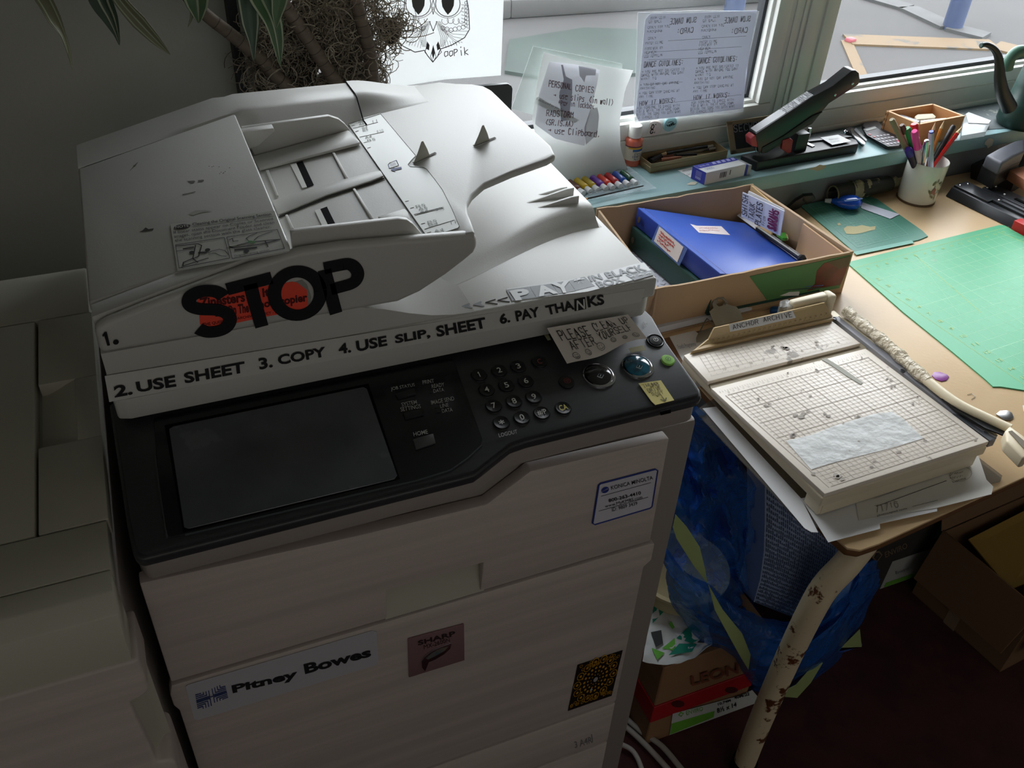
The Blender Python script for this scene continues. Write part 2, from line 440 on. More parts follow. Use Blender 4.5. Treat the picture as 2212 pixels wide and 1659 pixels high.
parted('painted_line', strip(MB(), ons('z', GZ, 1340, 135, 1600, 168, 1830, 88, 2150, 100, 2240, 122)[2:], .2, .012), YEL, GR)
parted('painted_line', strip(MB(), ons('z', GZ, 1828, 90, 1872, 190), .07, .008), YEL, GR)
parted('painted_line', strip(MB(), ons('z', GZ, 1340, 155, 1640, 175), .12, .01), YEL, GR)
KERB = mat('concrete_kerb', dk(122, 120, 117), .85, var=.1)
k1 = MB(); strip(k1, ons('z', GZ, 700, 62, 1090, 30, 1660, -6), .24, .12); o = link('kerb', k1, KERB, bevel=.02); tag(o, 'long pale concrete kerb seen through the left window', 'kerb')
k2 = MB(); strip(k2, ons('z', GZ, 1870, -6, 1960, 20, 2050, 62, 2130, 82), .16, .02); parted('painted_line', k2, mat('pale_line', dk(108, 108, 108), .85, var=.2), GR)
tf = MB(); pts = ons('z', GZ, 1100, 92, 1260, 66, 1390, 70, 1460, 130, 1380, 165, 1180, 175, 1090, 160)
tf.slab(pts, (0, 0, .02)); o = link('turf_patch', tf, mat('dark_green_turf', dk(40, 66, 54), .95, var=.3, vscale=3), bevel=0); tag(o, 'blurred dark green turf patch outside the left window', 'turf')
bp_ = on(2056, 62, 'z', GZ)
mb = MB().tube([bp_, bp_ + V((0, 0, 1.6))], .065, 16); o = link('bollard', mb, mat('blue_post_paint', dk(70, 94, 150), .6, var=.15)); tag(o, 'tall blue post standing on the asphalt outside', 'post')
bp_ = on(1585, 24, 'z', GZ)
mb = MB().tube([bp_, bp_ + V((0, 0, 1.0))], .07, 16); r_ = root('bollard', bp_, 'short blue post with red band far outside left window', 'post')
link('post', mb, MATS['blue_post_paint'], r_); link('band', MB().obox(bp_ + V((-.05, -.1, .18)), (.45, 0, 0), (0, .05, 0), (0, 0, .5)), mat('red_paint', dk(160, 46, 52), .6), r_)
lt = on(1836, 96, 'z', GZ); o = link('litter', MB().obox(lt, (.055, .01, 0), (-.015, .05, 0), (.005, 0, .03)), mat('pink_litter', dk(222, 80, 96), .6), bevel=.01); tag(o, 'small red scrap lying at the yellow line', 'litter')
fn_ = MB(); a_, b_ = on(1010, -6, 'z', GZ), on(1560, -40, 'z', GZ)
fw = root('railing', a_, 'dark railing with pale posts beyond the kerb', 'railing')
link('panel', MB().slab([a_ + V((0, .2, 0)), b_ + V((0, .2, 0)), b_ + V((0, .25, 0)), a_ + V((0, .25, 0))], (0, 0, 1.0)), mat('dark_panel', dk(60, 63, 63), .8, var=.3), fw)
for i in range(7):
    p = a_.lerp(b_, i / 6); link('post', MB().obox(p + V((0, .1, 0)), (.05, 0, 0), (0, .05, 0), (0, 0, 1.1)), KERB, fw)

# ---------------------------------------------------------------- photocopier
CP = root('photocopier', (.3, 0, 0), 'large off-white office photocopier with black touch-screen control panel', 'photocopier')
b = MB(); b.box(-.008, .617, -.105, .36, .03, .9)
link('body', b, FRAMEM, CP, .006)
for xx in (.03, .57):
    for yy in (-.05, .3): link('foot', MB().lathe([(.02, 0), (.022, .03)], (xx, yy, 0), seg=12), SLOT, CP)
YD = -.122
def door_prism(pts, th=.016): return MB().slab([V((x, YD, z)) for x, z in pts], (0, th, 0))
ud = link('front_door', door_prism([(-.011, .722), (.226, .722), (.228, .772), (.344, .772), (.341, .722), (.572, .722), (.569, .898), (.395, .902), (.345, .868), (.2, .872), (-.01, .885)]), DOORM, CP, .002, label='upper cream front door')
link('handle_recess', MB().grid(lambda s, t: V((.2245 + .1215 * s, YD + .001 + .0145 * math.sin(t * 1.57), .720 + .054 * t)), 2, 6, .001), LEFTM, ud)
ld = link('front_door', door_prism([(-.013, .362), (.569, .362), (.57, .672), (.58, .682), (.58, .713), (.574, .716), (-.012, .716), (-.016, .7), (-.016, .68), (-.012, .668)]), DOORM, CP, .002, label='large lower front door')
dr = link('paper_drawer', door_prism([(-.013, .25), (.569, .25), (.569, .357), (-.013, .357)]), DOORM, CP, .002)
dr2 = link('paper_drawer', door_prism([(-.013, .06), (.569, .06), (.569, .245), (-.013, .245)]), DOORM, CP, .002)
dm = ons('y', YD - .0002, 1240, 1602, 1278, 1590, 1280, 1604, 1242, 1616)
mk = MB(); text(mk, quad(dm), '3 A4R', .01); line(mk, quad(dm), [(1.0, 1.25), (1.02, .1), (.85, -.1)], .14, 2.5)
link('drawer_mark', mk, GREYINK, dr)
# control panel
PTP = ((0, -.16, .945), (0, -.1908, .9816))
PN = V((0, -.1908, .9816))
def pp(x, y, lift=0): return PL(x, y, V(PTP[0]) + PN * lift, PN)
outl = [(235, 880), (272, 1130), (283, 1185), (290, 1200), (305, 1205), (1003, 1029), (1026, 1023), (1046, 1008), (1105, 961), (1139, 949), (1508, 859), (1519, 853), (1515, 836), (1444, 736), (1412, 680), (1397, 660)]
po = [pp(x, y) for x, y in outl]
po[0] = V((-.008, .04, po[0].z)); po[-1] = V((.6, .04, po[-1].z))
for q in (po[0], po[-1]): q.z = .945 + (q.y + .16) * .1944
cpn = link('control_panel', MB().slab([p - PN * .004 for p in po], -PN * .014), PANELM, CP, .0045, 3)
link('panel_top', MB().slab([(p - PN * .006) * 1 for p in [V(((q.x - .3) * .988 + .3, (q.y + .05) * .965 - .05, 0)) for q in po] for p in [V((p.x, p.y, .945 + (p.y + .16) * .1944))]], PN * .0062), PANELM, cpn, .002)
sk = []
for q in po: sk.append(V(((q.x - .3) * .992 + .3, (q.y + .05) * .93 - .05, .945 + (q.y + .16) * .1944)) - PN * .018)
link('panel_skirt', MB().slab(sk, (0, 0, -.026)), SKIRT, CP, .003)
# raised glossy field around the screen, its bright rim and left ridge
gl = [pp(*c, .0008) for c in ((338, 985), (332, 905), (810, 808), (975, 775), (984, 790), (1042, 950), (1040, 962), (1010, 990), (972, 1018), (900, 1040), (800, 1063), (365, 1163), (350, 1120))]
link('glossy_field', MB().slab(gl, PN * .0012), GLOSSB, cpn, .0006, 1)
rim = MB().tube([pp(*c, .0012) for c in ((1040, 962), (1010, 990), (972, 1016), (900, 1038), (800, 1061), (600, 1108), (400, 1155))], .0011, 6)
link('rim', rim, mat('rim_plastic', (70, 75, 80), .15), cpn, label='light-catching rim below the screen')
link('ridge', MB().tube([pp(*c, .001) for c in ((334, 985), (345, 1060), (360, 1162))], .0014, 6), PANELM, cpn)
SCRM = mat('dusty_screen', (66, 70, 76), .24, col2=(86, 90, 96), vscale=9, spots=.38, sscale=11, spotc=(88, 92, 98), spec=.8)
sc = [pp(*c, .0018) for c in ((365, 928), (375, 922), (785, 837), (793, 841), (858, 1028), (852, 1036), (408, 1143), (398, 1140))]
link('bezel', MB().slab([pp(*c, .0012) for c in ((356, 920), (796, 830), (864, 1036), (396, 1151))], PN * .0012), SLOT, cpn)
link('touch_screen', MB().slab(sc, PN * .0012), SCRM, cpn, .0004, 1)
# keys
k4 = lambda x, y: (800 + x / 2.949, 600 + y / 2.949)
keys = {'1': (692, 624), '2': (820, 597), '3': (941, 571), '4': (740, 720), '5': (866, 692), '6': (989, 665), '7': (785, 822), '8': (914, 793), '9': (1040, 765), '*': (834, 928), '0': (964, 896), '#/P': (1091, 866), 'CA': (1227, 835), 'C': (1075, 542)}
YELINK = mat('yellow_ink', (232, 220, 120), .5); REDINK = mat('red_brown_ink', (150, 70, 62), .5)
EX = V((1, 0, 0)); EY = V((0, .9816, .1908))
def pquad(c, wd, h): return [c - EX * wd / 2 + EY * h / 2, c + EX * wd / 2 + EY * h / 2, c + EX * wd / 2 - EY * h / 2, c - EX * wd / 2 - EY * h / 2]
for kname, (kx, ky) in keys.items():
    c = pp(*k4(kx, ky), .0005)
    ob = link('key', MB().lathe([(.0088, 0), (.0088, .0015), (.0082, .0024), (.0075, .0022), (.0045, .0014), (0, .0011)], c, PN, 24), KEYM, cpn)
    rg = MB().lathe([(.0087, .0003), (.0093, .0006), (.0096, .0003)], c, PN, 28); 
    tm = MB(); wd = dict([('#/P', .0105), ('CA', .0095), ('1', .0026)]).get(kname, .0048 if kname != '*' else .006)
    text(tm, quad(pquad(c + PN * .0022, wd, .0075 if kname != '*' else .006)), kname, .012)
    tm.v += []; 
    link('key_legend', tm, YELINK if kname == 'CA' else REDINK if kname == 'C' else WHITEINK, cpn)
    link('key_ring', rg, mat('key_ring_black', (60, 62, 64), .25), cpn)
# other buttons
def rbtn(x, y, r, m, name='button', label=None, prof=None):
    c = pp(*k4(x, y), .0004)
    return c, link(name, MB().lathe(prof or [(r, 0), (r, .0016), (r * .9, .0024), (0, .0026)], c, PN, 28), m, cpn, label=label)
c, o = rbtn(1251, 668, .0092, KEYM, 'stop_key')
tm = MB(); f_ = quad(pquad(c + PN * .003, .008, .008)); ring(tm, f_, .5, .5, .45, .07); line(tm, f_, [(.25, .65), (.75, .65), (.5, .25), (.25, .65)], .08); link('stop_mark', tm, REDINK, cpn)
for (x, y, lab, col) in ((1451, 628, 'black start key with domed clear lens and chrome ring', (30, 32, 35)), (1697, 570, 'colour start key with cyan glow and chrome ring', (24, 120, 150))):
    c, o = rbtn(x, y, .0155, mat('start_lens_%d' % col[0], (20, 22, 26), .12, col2=col, vscale=60, coat=.6), 'start_key', lab, [(.0150, .001), (.0145, .003), (.011, .0044), (.006, .0052), (0, .0054)])
    rg = MB().lathe([(.0152, .0), (.0168, .0028), (.0178, .0022), (.0185, 0)], c, PN, 36)
    rg.lathe([(.0165, 0), (.0162, .002), (.0150, .0022)], c + EX * .003 - EY * .002, PN, 30)
    link('chrome_ring', rg, CHROME, cpn)
    tm = MB(); line(tm, quad(pquad(c + PN * .0056 - EY * .004, .008, .007)), [(.5, 0), (1, .5), (.5, 1), (0, .5), (.5, 0)], .07); line(tm, quad(pquad(c + PN * .0056 - EY * .004, .008, .007)), [(.4, .35), (.6, .65)], .1)
    link('start_mark', tm, mat('pale_mark', (190, 200, 205), .5), cpn)
c, o = rbtn(1815, 404, .0100, KEYM, 'power_key', 'black power key', [(.0108, 0), (.0108, .0012), (.0098, .0018), (.0078, .0006), (.0074, .0016), (0, .002)])
tm = MB(); f_ = quad(pquad(c + PN * .0026, .0068, .0068)); ring(tm, f_, .5, .5, .4, .12, a0=125, a1=415); line(tm, f_, [(.5, .95), (.5, .5)], .12); link('power_mark', tm, WHITEINK, cpn)
c, o = rbtn(1894, 528, .0078, mat('lit_green_key', (150, 210, 90), .4), 'energy_key', 'light green energy-saver key', [(.0082, 0), (.0082, .001), (.007, .0022), (0, .0024)])
tm = MB(); f_ = quad(pquad(c + PN * .0028, .007, .007)); ring(tm, f_, .5, .5, .42, .08); line(tm, f_, [(.35, .3), (.45, .65), (.5, .5), (.65, .7)], .08); link('energy_mark', tm, mat('dark_green_ink', (40, 90, 30), .5), cpn)
tm = MB(); f_ = quad([pp(*k4(x, y), .001) for x, y in ((1730, 290), (1755, 278), (1768, 300), (1742, 316))]); ring(tm, f_, .5, .5, .45, .1); line(tm, f_, [(.35, .3), (.45, .65), (.5, .5), (.65, .7)], .1); link('lamp_mark', tm, WHITEINK, cpn)
# oblong keys and lettering
DIMK = mat('dim_key', (30, 32, 35), .3); LK = mat('home_key', (78, 78, 80), .3)
for nm, q, m_ in (('home_key', ((270, 1035), (400, 998), (415, 1060), (290, 1100)), LK), ('settings_key', ((205, 865), (328, 840), (342, 880), (222, 910)), DIMK), ('status_key', ((158, 745), (280, 710), (290, 750), (175, 780)), DIMK)):
    link(nm, MB().slab([pp(*k4(*c_), .0016) for c_ in q], PN * .0022), m_, cpn, .0008, 2)
lt_ = [('JOB STATUS', (128, 700, 280, 672, 286, 698, 133, 726), 1), ('PRINT', (330, 656, 402, 646, 407, 670, 335, 680), 1), ('READY', (388, 682, 468, 668, 473, 693, 393, 706), 0), ('DATA', (400, 712, 466, 702, 471, 725, 404, 735), 0),
       ('SYSTEM', (196, 798, 293, 780, 298, 804, 201, 822), 0), ('SETTINGS', (190, 828, 317, 806, 322, 832, 195, 854), 0), ('IMAGE SEND', (384, 785, 530, 756, 536, 782, 390, 811), 0), ('LINE', (442, 808, 496, 798, 501, 822, 447, 832), 0),
       ('DATA', (454, 838, 520, 828, 525, 852, 459, 862), 0), ('HOME', (272, 986, 362, 968, 368, 994, 278, 1012), 0), ('LOGOUT', (815, 994, 932, 968, 938, 992, 821, 1018), 0)]
tm = MB()
for s_, q, dim in lt_: text(tm, quad([pp(*k4(q[i], q[i + 1]), .0024) for i in (0, 2, 4, 6)]), s_, .004)
link('panel_lettering', tm, mat('panel_lettering_white', (190, 192, 190), .6), cpn)
led = MB()
for x, y in ((365, 705), (375, 730), (408, 828), (420, 858)):
    led.slab([pp(*k4(x + a_, y + b_), .002) for a_, b_ in ((0, 0), (26, -5), (28, 1), (2, 6))], PN * .0006)
link('status_lamps', led, DIMK, cpn)
us = [on(*k4(x, y), 'y', -.1325) for x, y in ((1845, 850), (1910, 835), (1912, 858), (1848, 873))]
link('usb_port', MB().slab(us, (0, -.001, 0)), SLOT, cpn)
# yellow port note
tm = MB(); q = [pp(*k4(x, y), .0012) for x, y in ((1708, 675), (1850, 655), (1935, 782), (1790, 812))]
nt_ = root('sticky_note', q[3], 'small yellow note reading THUMB DRIVE PORT on the black panel', 'note')
link('sheet', MB().slab([pp(*k4(x, y), .0012) for x, y in ((1708, 675), (1850, 655), (1935, 782), (1815, 812), (1790, 790))], PN * .0006), mat('yellow_note', (232, 218, 140), .8, var=.06), nt_)
for i, s_ in enumerate(('THUMB', 'DRIVE', 'PORT')):
    hand(tm, sub(quad([p + PN * .0007 for p in q]), .1 + .08 * i, .82 - .02 * i, .74 - .22 * i, .94 - .22 * i), s_, .11, aspect=3.2)
line(tm, quad([p + PN * .0007 for p in q]), [(.6, .26), (.62, .04)], .04); line(tm, quad([p + PN * .0007 for p in q]), [(.48, .14), (.62, .04), (.74, .16)], .04)
link('handwriting', tm, mat('grey_pencil', (110, 104, 70), .7), nt_)
# "please clean up" note, curling off the lid edge
cq = [k4(x, y) for x, y in ((1125, 320), (1645, 222), (1760, 405), (1250, 560))]
A_, B_ = [on(*cq[i], 'y', -.010) for i in (0, 1)]; C_, D_ = [pp(*cq[i], .006) for i in (2, 3)]
def note_fn(s, t):
    p = quad((A_, B_, C_, D_))(s, t); return p + PN * (.004 * math.sin(s * 7 + 1) * (1 - t) + .005 * math.sin(s * 3.1) * (1 - t) - .003 * s * t) + EY * (-.004 * math.sin(s * 6.3) * (1 - t))
nt2 = root('paper_note', D_, 'curled white note reading PLEASE CLEAN UP AFTER YOURSELF with smiley faces', 'note')
link('sheet', MB().grid(note_fn, 20, 10, .0004), mat('note_paper', (226, 218, 210), .85), nt2)
tm = MB()
for s_, a_ in (('PLEASE', (.07, .44, .58, .88)), ('CLEAN', (.5, .78, .64, .92)), ('UP', (.84, .95, .66, .92)), ('AFTER', (.12, .44, .3, .56)), ('YOURSELF', (.5, .92, .36, .62))):
    hand(tm, sub(note_fn, *a_), s_, .08, aspect=(a_[1] - a_[0]) / (a_[3] - a_[2]) * 2.6, jit=.25, lift=.0013)
for s0, t0, r0 in ((.13, .14, .085), (.28, .17, .08), (.46, .22, .11), (.64, .25, .07), (.77, .19, .06), (.9, .18, .085)):
    ring(tm, note_fn, s0, t0, r0, .012, 2.5, lift=.0013); ring(tm, note_fn, s0, t0, r0 * .55, .012, 2.5, 8, 200, 340, lift=.0013)
    for e_ in (-.35, .35): disc(tm, note_fn, s0 + e_ * r0 / 2.5, t0 + r0 * .3, .012, 2.5, 8, lift=.0013)
link('handwriting', tm, INK, nt2)
link('tape', MB().slab([pp(*k4(x, y), .003) for x, y in ((1645, 450), (1740, 430), (1756, 462), (1660, 478))], PN * .0003), mat('masking_tape', (190, 186, 150), .6), nt2)
link('tape', MB().slab([pp(*k4(x, y), .004) for x, y in ((1095, 345), (1125, 340), (1150, 395), (1130, 400))], PN * .0003), MATS['masking_tape'], nt2)
# ---------------------------------------------------------------- scanner lid and document feeder
lid = MB(); lid.box(0, .60, 0, .415, 1.010, 1.036)
LID = link('scanner_lid', lid, COPIER, CP, .004, 3)
lb = MB(); lb.slab([(.0, .006, .984), (.012, .002, .984), (.588, .002, .984), (.597, .01, .984), (.597, .40, .984), (.0, .40, .984)], (0, 0, .0262)); link('lid_skirt', lb, COPIER, LID, .003)
def smoothst(x): x = max(0, min(1, x)); return x * x * (3 - 2 * x)
# fan-shaped paper rest moulded in the lid
def ramp(s, t):
    x = .30 + .288 * s
    y0 = .045 + .085 * smoothst((x - .3) / .28); y = y0 + (.375 - y0) * t
    h = .021 * smoothst((x - .33) / .25) * smoothst(t / .10)
    return V((x, y, 1.0362 + h * (1 if x < .584 else .9)))
mb = MB(); mb.grid(ramp, 30, 26)
edge = [ramp(1, j / 26) for j in range(27)]
for a, b in zip(edge[:-1], edge[1:]): mb.face([a, b, V((b.x + .004, b.y, 1.036)), V((a.x + .004, a.y, 1.036))])
e0 = [ramp(i / 30, 0) for i in range(31)]
link('paper_rest', mb, COPIER, LID, smooth=50)
for i, (a, b, h) in enumerate((((1110, 436), (1226, 404), .008), ((1098, 452), (1240, 412), .012), (((1118, 462)), (1251, 428), .011))):
    p0 = on(*a, 'z', 1.048); p1 = on(*b, 'z', 1.064); p0.z = 1.046; p1.z = 1.056
    link('rib', MB().slab([p0, p1, p1 + V((0, 0, h)), p1.lerp(p0, .12) + V((0, 0, h)), p0 + V((0, 0, .001))], (0, .0035, 0)), COPIER, LID, .0012)
# feeder: base block, front wall, cover, spine, hopper floor, tray, guides
FD = link('document_feeder', MB().slab([(x, .0015, z) for x, z in ((.002, 1.036), (.375, 1.036), (.35, 1.0375), (.325, 1.042), (.30, 1.050), (.275, 1.060), (.25, 1.068), (.002, 1.068))], (0, .398, 0)), COPIER, CP, .002)
def cz(x): return 1.10 + .2486 * x
prof = [(.002, 1.069), (.288, 1.0665), (.312, 1.074), (.340, 1.089), (.360, 1.102), (.371, 1.110), (.375, 1.118), (.374, 1.130), (.368, 1.1335), (.30, 1.139), (.235, 1.144), (.195, 1.1445), (.15, 1.137), (.10, 1.125), (.05, 1.113), (.015, 1.1035), (.003, 1.098)]
link('front_fairing', MB().slab([(x, -.001, z) for x, z in prof], (0, .0135, 0)), COPIER, FD, .0062, 4)
link('front_fairing', MB().slab([(x, .0118, z) for x, z in ((.003, 1.069), (.186, 1.069), (.186, 1.1485), (.003, 1.1030))], (0, .0215, 0)), COPIER, FD, .001)
link('cover_base', MB().slab([(.004, .034, 1.069), (.186, .034, 1.069), (.186, .034, 1.143), (.004, .034, 1.098)], (0, .36, 0)), COPIER, FD)
CV = ((0, 0, 1.1015), (-.2486, 0, 1))
co = [(0.0, .405), (.06, .405), (.125, .405), (.187, .332), (.187, .003), (.172, .0045), (.15, .010), (.123, .019), (.098, .027), (.07, .032), (.04, .0345), (.0, .0355)]
co = [(0.001, .335), (.187, .335), (.187, .004), (.172, .0055), (.15, .011), (.123, .020), (.098, .028), (.07, .033), (.04, .0355), (.001, .0365)]
link('feeder_cover', MB().slab([(x, y, cz(x) + .0030) for x, y in co], (0, 0, -.012)), COPIER, FD, .0028, 3, label='scuffed feeder cover')
sp = [(.300, 1.118), (.316, 1.128), (.343, 1.1485), (.352, 1.1505), (.398, 1.1495), (.406, 1.144), (.407, 1.07), (.300, 1.07)]
def spine(x0, x1): 
    mb = MB(); n = 14
    def drop(x): return -.047 * (1 - min(1, max(0, x / .13))) ** 1.0 if x < .13 else 0
    def fn(s, t):
        x = x0 + (x1 - x0) * s; i = t * (len(sp) - 1); k = min(len(sp) - 2, int(i)); f = i - k
        y = sp[k][0] * (1 - f) + sp[k + 1][0] * f; z = sp[k][1] * (1 - f) + sp[k + 1][1] * f
        if x < .186: z = min(z, cz(x) + .002) if z > 1.09 else z
        return V((x, y if not (x < .186 and y < .337 and z > 1.08) else .337, z))
    return mb.grid(fn, n, len(sp) - 1, 0)
link('feeder_spine', spine(.001, .338), COPIER, FD, smooth=40)
FP = ((.325, 0, 1.127), (-.15, 0, 1)); FN = V((-.15, 0, 1)).normalized()
def fp(x, y, lift=0): return PL(x, y, V(FP[0]) + FN * lift, FN)
def fz(x, y, lift=0): return V((x, y, 1.127 + .15 * (x - .325) + lift))
link('hopper_floor', MB().slab([fz(.184, .012), fz(.326, .012), fz(.326, .34), fz(.184, .34)], (0, 0, -.008)), COPIER, FD)
# tray: flat plate rising into the spine at its back edge
tr = [(.3265, .012), (.36, .001), (.371, -.001), (.375, .02), (.378, .04), (.384, .058), (.395, .072), (.415, .087), (.45, .095), (.495, .1), (.507, .105)] + [(p.x, p.y) for p in (PL(x, y, (.325, 0, 1.1282), (-.15, 0, 1)) for x, y in ((1197, 328), (1190, 313), (1150, 277), (1107, 238), (1078, 209), (1062, 194), (1045, 185), (1020, 180.5), (985, 179.5)))] + [(.4592, .3735), (.339, .405), (.339, .345), (.3265, .335)]
TRAY = link('paper_tray', MB().slab([fz(x, y, .0012) for x, y in tr], (0, 0, -.009)), COPIER, FD, .003, 3)
def hump(s, t):
    x = .3392 + .12 * s; k = (1 - smoothst(s)) ** 1.6 * 1.08 - .08; yb2 = .4035 - .03 * s; y = yb2 - (.078 - .018 * s) * t
    h = (.0185 * (1 - smoothst((t - .5) / .5)) + .001) * k - (.0015 if t > .99 else 0)
    return fz(x, y, .0012 + h)
mb = MB(); mb.grid(hump, 16, 14)
mb.face([fz(.3392, .405, -.01), hump(0, 0)] + [hump(0, t / 14) for t in range(1, 15)])
mb.face([hump(s / 16, 0) for s in range(17)][::-1] + [fz(.3392, .4035, -.002), fz(.4592, .3735, -.002)])
link('tray_shoulder', mb, COPIER, FD, smooth=40)
link('hinge_seam', MB().tube([(.3386, .3, 1.132), (.3386, .316, 1.1315), (.3386, .343, 1.150), (.3386, .352, 1.1518), (.3386, .40, 1.1505)], .0009, 5), SLOT, FD)
c2 = lambda x, y: (750 + x / 3.16, 150 + y / 3.16)
c1 = lambda x, y: (150 + x / 3.16, 150 + y / 3.16)
LBLM = mat('size_label_plastic', (196, 200, 192), .3)
lo = [(8, 372), (228, 302), (470, 590), (440, 620), (415, 650), (430, 663), (520, 668), (545, 682), (600, 752), (650, 820), (690, 900), (722, 965), (748, 1030), (767, 1070), (755, 1085), (552, 1152)]
SL = link('size_label', MB().slab([fp(*c2(*q), .0014) for q in lo], FN * .0008), LBLM, FD)
tm = MB()
f_ = lambda *q: quad([fp(*c2(q[i], q[i + 1]), .0024) for i in (0, 2, 4, 6)])
for i in range(len(lo)):
    a, b = fp(*c2(*lo[i]), .0024), fp(*c2(*lo[(i + 1) % len(lo)]), .0024)
    if i != len(lo) - 1: tm.tube([a, b], .0003, 4)
for s_, q in (('11', (172, 350, 202, 342, 206, 362, 176, 370)), ('8 1/2', (200, 418, 244, 408, 250, 424, 205, 434)), ('A3', (72, 352, 105, 344, 110, 358, 76, 366)), ('A4', (78, 370, 112, 362, 116, 375, 82, 383)), ('B4', (100, 395, 135, 386, 139, 400, 104, 409)), ('B5', (104, 412, 140, 402, 144, 415, 108, 424)),
      ('A4', (118, 460, 165, 450, 169, 465, 122, 475)), ('B5', (135, 480, 190, 468, 194, 482, 139, 494)), ('B5', (465, 930, 530, 916, 536, 932, 471, 946)), ('A5', (482, 948, 545, 936, 550, 952, 488, 964)), ('A4', (490, 968, 550, 955, 556, 970, 496, 984)), ('8 1/2', (605, 950, 660, 938, 664, 958, 609, 970)),
      ('B5', (545, 1038, 608, 1024, 613, 1040, 550, 1054)), ('B4', (553, 1056, 618, 1043, 623, 1058, 558, 1072)), ('11', (705, 1035, 738, 1028, 742, 1046, 709, 1053)), ('A4', (590, 1098, 655, 1084, 660, 1100, 595, 1114)), ('A3', (598, 1115, 662, 1102, 668, 1118, 604, 1130))):
    text(tm, f_(*q), s_, .0)
for a, b in (((30, 385), (50, 380)), ((42, 402), (210, 360)), ((55, 425), (78, 418)), ((85, 462), (250, 426)), ((112, 500), (135, 494)), ((138, 537), (160, 531)), ((395, 902), (420, 896)), ((430, 948), (455, 941)), ((456, 990), (650, 940)), ((462, 996), (655, 946)), ((505, 1055), (530, 1048)), ((528, 1090), (730, 1028)), ((545, 1115), (572, 1108))):
    tm.tube([fp(*c2(*a), .0024), fp(*c2(*b), .0024)], .00025, 4)
link('size_lettering', tm, mat('faint_grey_ink', (128, 134, 128), .6), FD)
tm = MB()
f2 = f_(275, 640, 335, 622, 350, 655, 288, 675)
line(tm, f2, [(0, .0), (0, .75), (.25, 1), (1, 1), (1, 0), (0, 0)], .09)
for t in (.25, .45, .65): line(tm, f2, [(.2, t), (.8, t)], .06)
f2 = f_(292, 672, 368, 655, 374, 690, 298, 705)
put(tm, f2, [(0, .5), (.4, 0), (.4, .3), (1, .3), (1, .7), (.4, .7), (.4, 1)], [tuple(range(7))])
link('feed_symbol', tm, mat('blue_grey_ink', (86, 96, 140), .6), FD)
# stoppers
for a, b, tip in (((450, 640), (605, 568), (525, 525)), ((862, 522), (1012, 465), (937, 412))):
    p, q = fp(*c2(*a), .002), fp(*c2(*b), .002)
    d = (q - p); e = V((d.y, -d.x, 0)).normalized() * .0018
    link('stopper_slot', MB().slab([p - e, q - e, q + e, p + e], FN * .0002), mat('slot_shadow', (96, 94, 88), .8), TRAY)
    r = p + d * .72; top = p + d * .52 + FN * .021
    link('stopper', MB().slab([p, r, r.lerp(top, .45) + d * .03, top + d * .03, top - d * .04, p.lerp(top, .5)], V((e.x, e.y, 0)) * .7), mat('stopper_plastic', (176, 176, 164), .45), TRAY, .0008)
# hopper details
pp_ = lambda *c: fp(*c1(*c), .0004)
link('paper_track', MB().slab([fp(*c1(1385, 905), .001), fp(*c1(1385, 905), .001), fp(*c1(1760, 790), .001), fp(*c1(2060, 710), .001), fp(*c1(2125, 700), .001), fp(*c1(2145, 735), .001), fp(*c1(2060, 770), .001), fp(*c1(1760, 865), .001), fp(*c1(1430, 1000), .001)][1:], FN * .002), COPIER, FD, .0006)
link('track_edge', MB().tube([fp(*c1(1430, 1008), .0012), fp(*c1(1760, 872), .0012), fp(*c1(2060, 776), .0012), fp(*c1(2150, 742), .0012)], .0009, 5), mat('groove', (70, 70, 66), .7), FD)
for q in ((1342, 700, 1362, 695, 1430, 870, 1415, 874), (1795, 578, 1812, 575, 1905, 750, 1888, 754), (1935, 825, 1952, 822, 2080, 1030, 2062, 1032), (1475, 1003, 1492, 1000, 1535, 1095, 1515, 1098)):
    link('hopper_rib', MB().slab([pp_(q[i], q[i + 1]) for i in (0, 2, 4, 6)], FN * .0022), COPIER, FD, .0005)
for q, bvl in (((1548, 640, 1592, 626, 1668, 788, 1622, 805), (1508, 650, 1548, 640, 1622, 805, 1590, 812)), ((1712, 955, 1758, 938, 1818, 1060, 1768, 1070), (1675, 965, 1712, 955, 1768, 1070, 1728, 1075))):
    link('hopper_slot', MB().slab([fp(*c1(q[i], q[i + 1]), .0006) for i in (0, 2, 4, 6)], FN * .0004), SLOT, FD)
    link('slot_bevel', MB().slab([fp(*c1(bvl[i], bvl[i + 1]), .0006) for i in (0, 2, 4, 6)], FN * .0007), mat('slot_white', (228, 228, 222), .4), FD)
# guides
yb = .297
g1 = ons('y', yb, *c1(1175, 400), *c1(1770, 318), *c1(1840, 340), *c1(1880, 372), *c1(1912, 408), *c1(1912, 432), *c1(1270, 602))
link('side_guide', MB().slab(g1, (0, .007, 0)), COPIER, FD, .0015, label='rear sliding paper guide')
link('guide_lip', MB().slab([fp(*c1(x, y), .0014) for x, y in ((1250, 612), (1908, 430), (1985, 508), (1975, 520), (1300, 695))], FN * .0035), COPIER, FD, .001)
g1b = ons('y', yb - .012, *c1(1180, 430), *c1(1395, 400), *c1(1400, 425), *c1(1290, 525), *c1(1225, 540))
link('guide_tab', MB().slab(g1b, (0, .013, 0)), COPIER, FD, .001)
yf = .0145
g2 = ons('y', yf, 628, 502, 640, 499, 861, 473, 880, 475, 893, 484, 913, 507, 905, 514, 840, 525, 640, 556, 632, 548)
link('side_guide', MB().slab(g2, (0, .007, 0)), COPIER, FD, .0015, label='front sliding paper guide')
link('guide_lip', MB().slab([fp(*c2(x, y), .0014) for x, y in ((210, 1020), (395, 965), (415, 985), (440, 1060), (300, 1060))], FN * .003), COPIER, FD, .001)
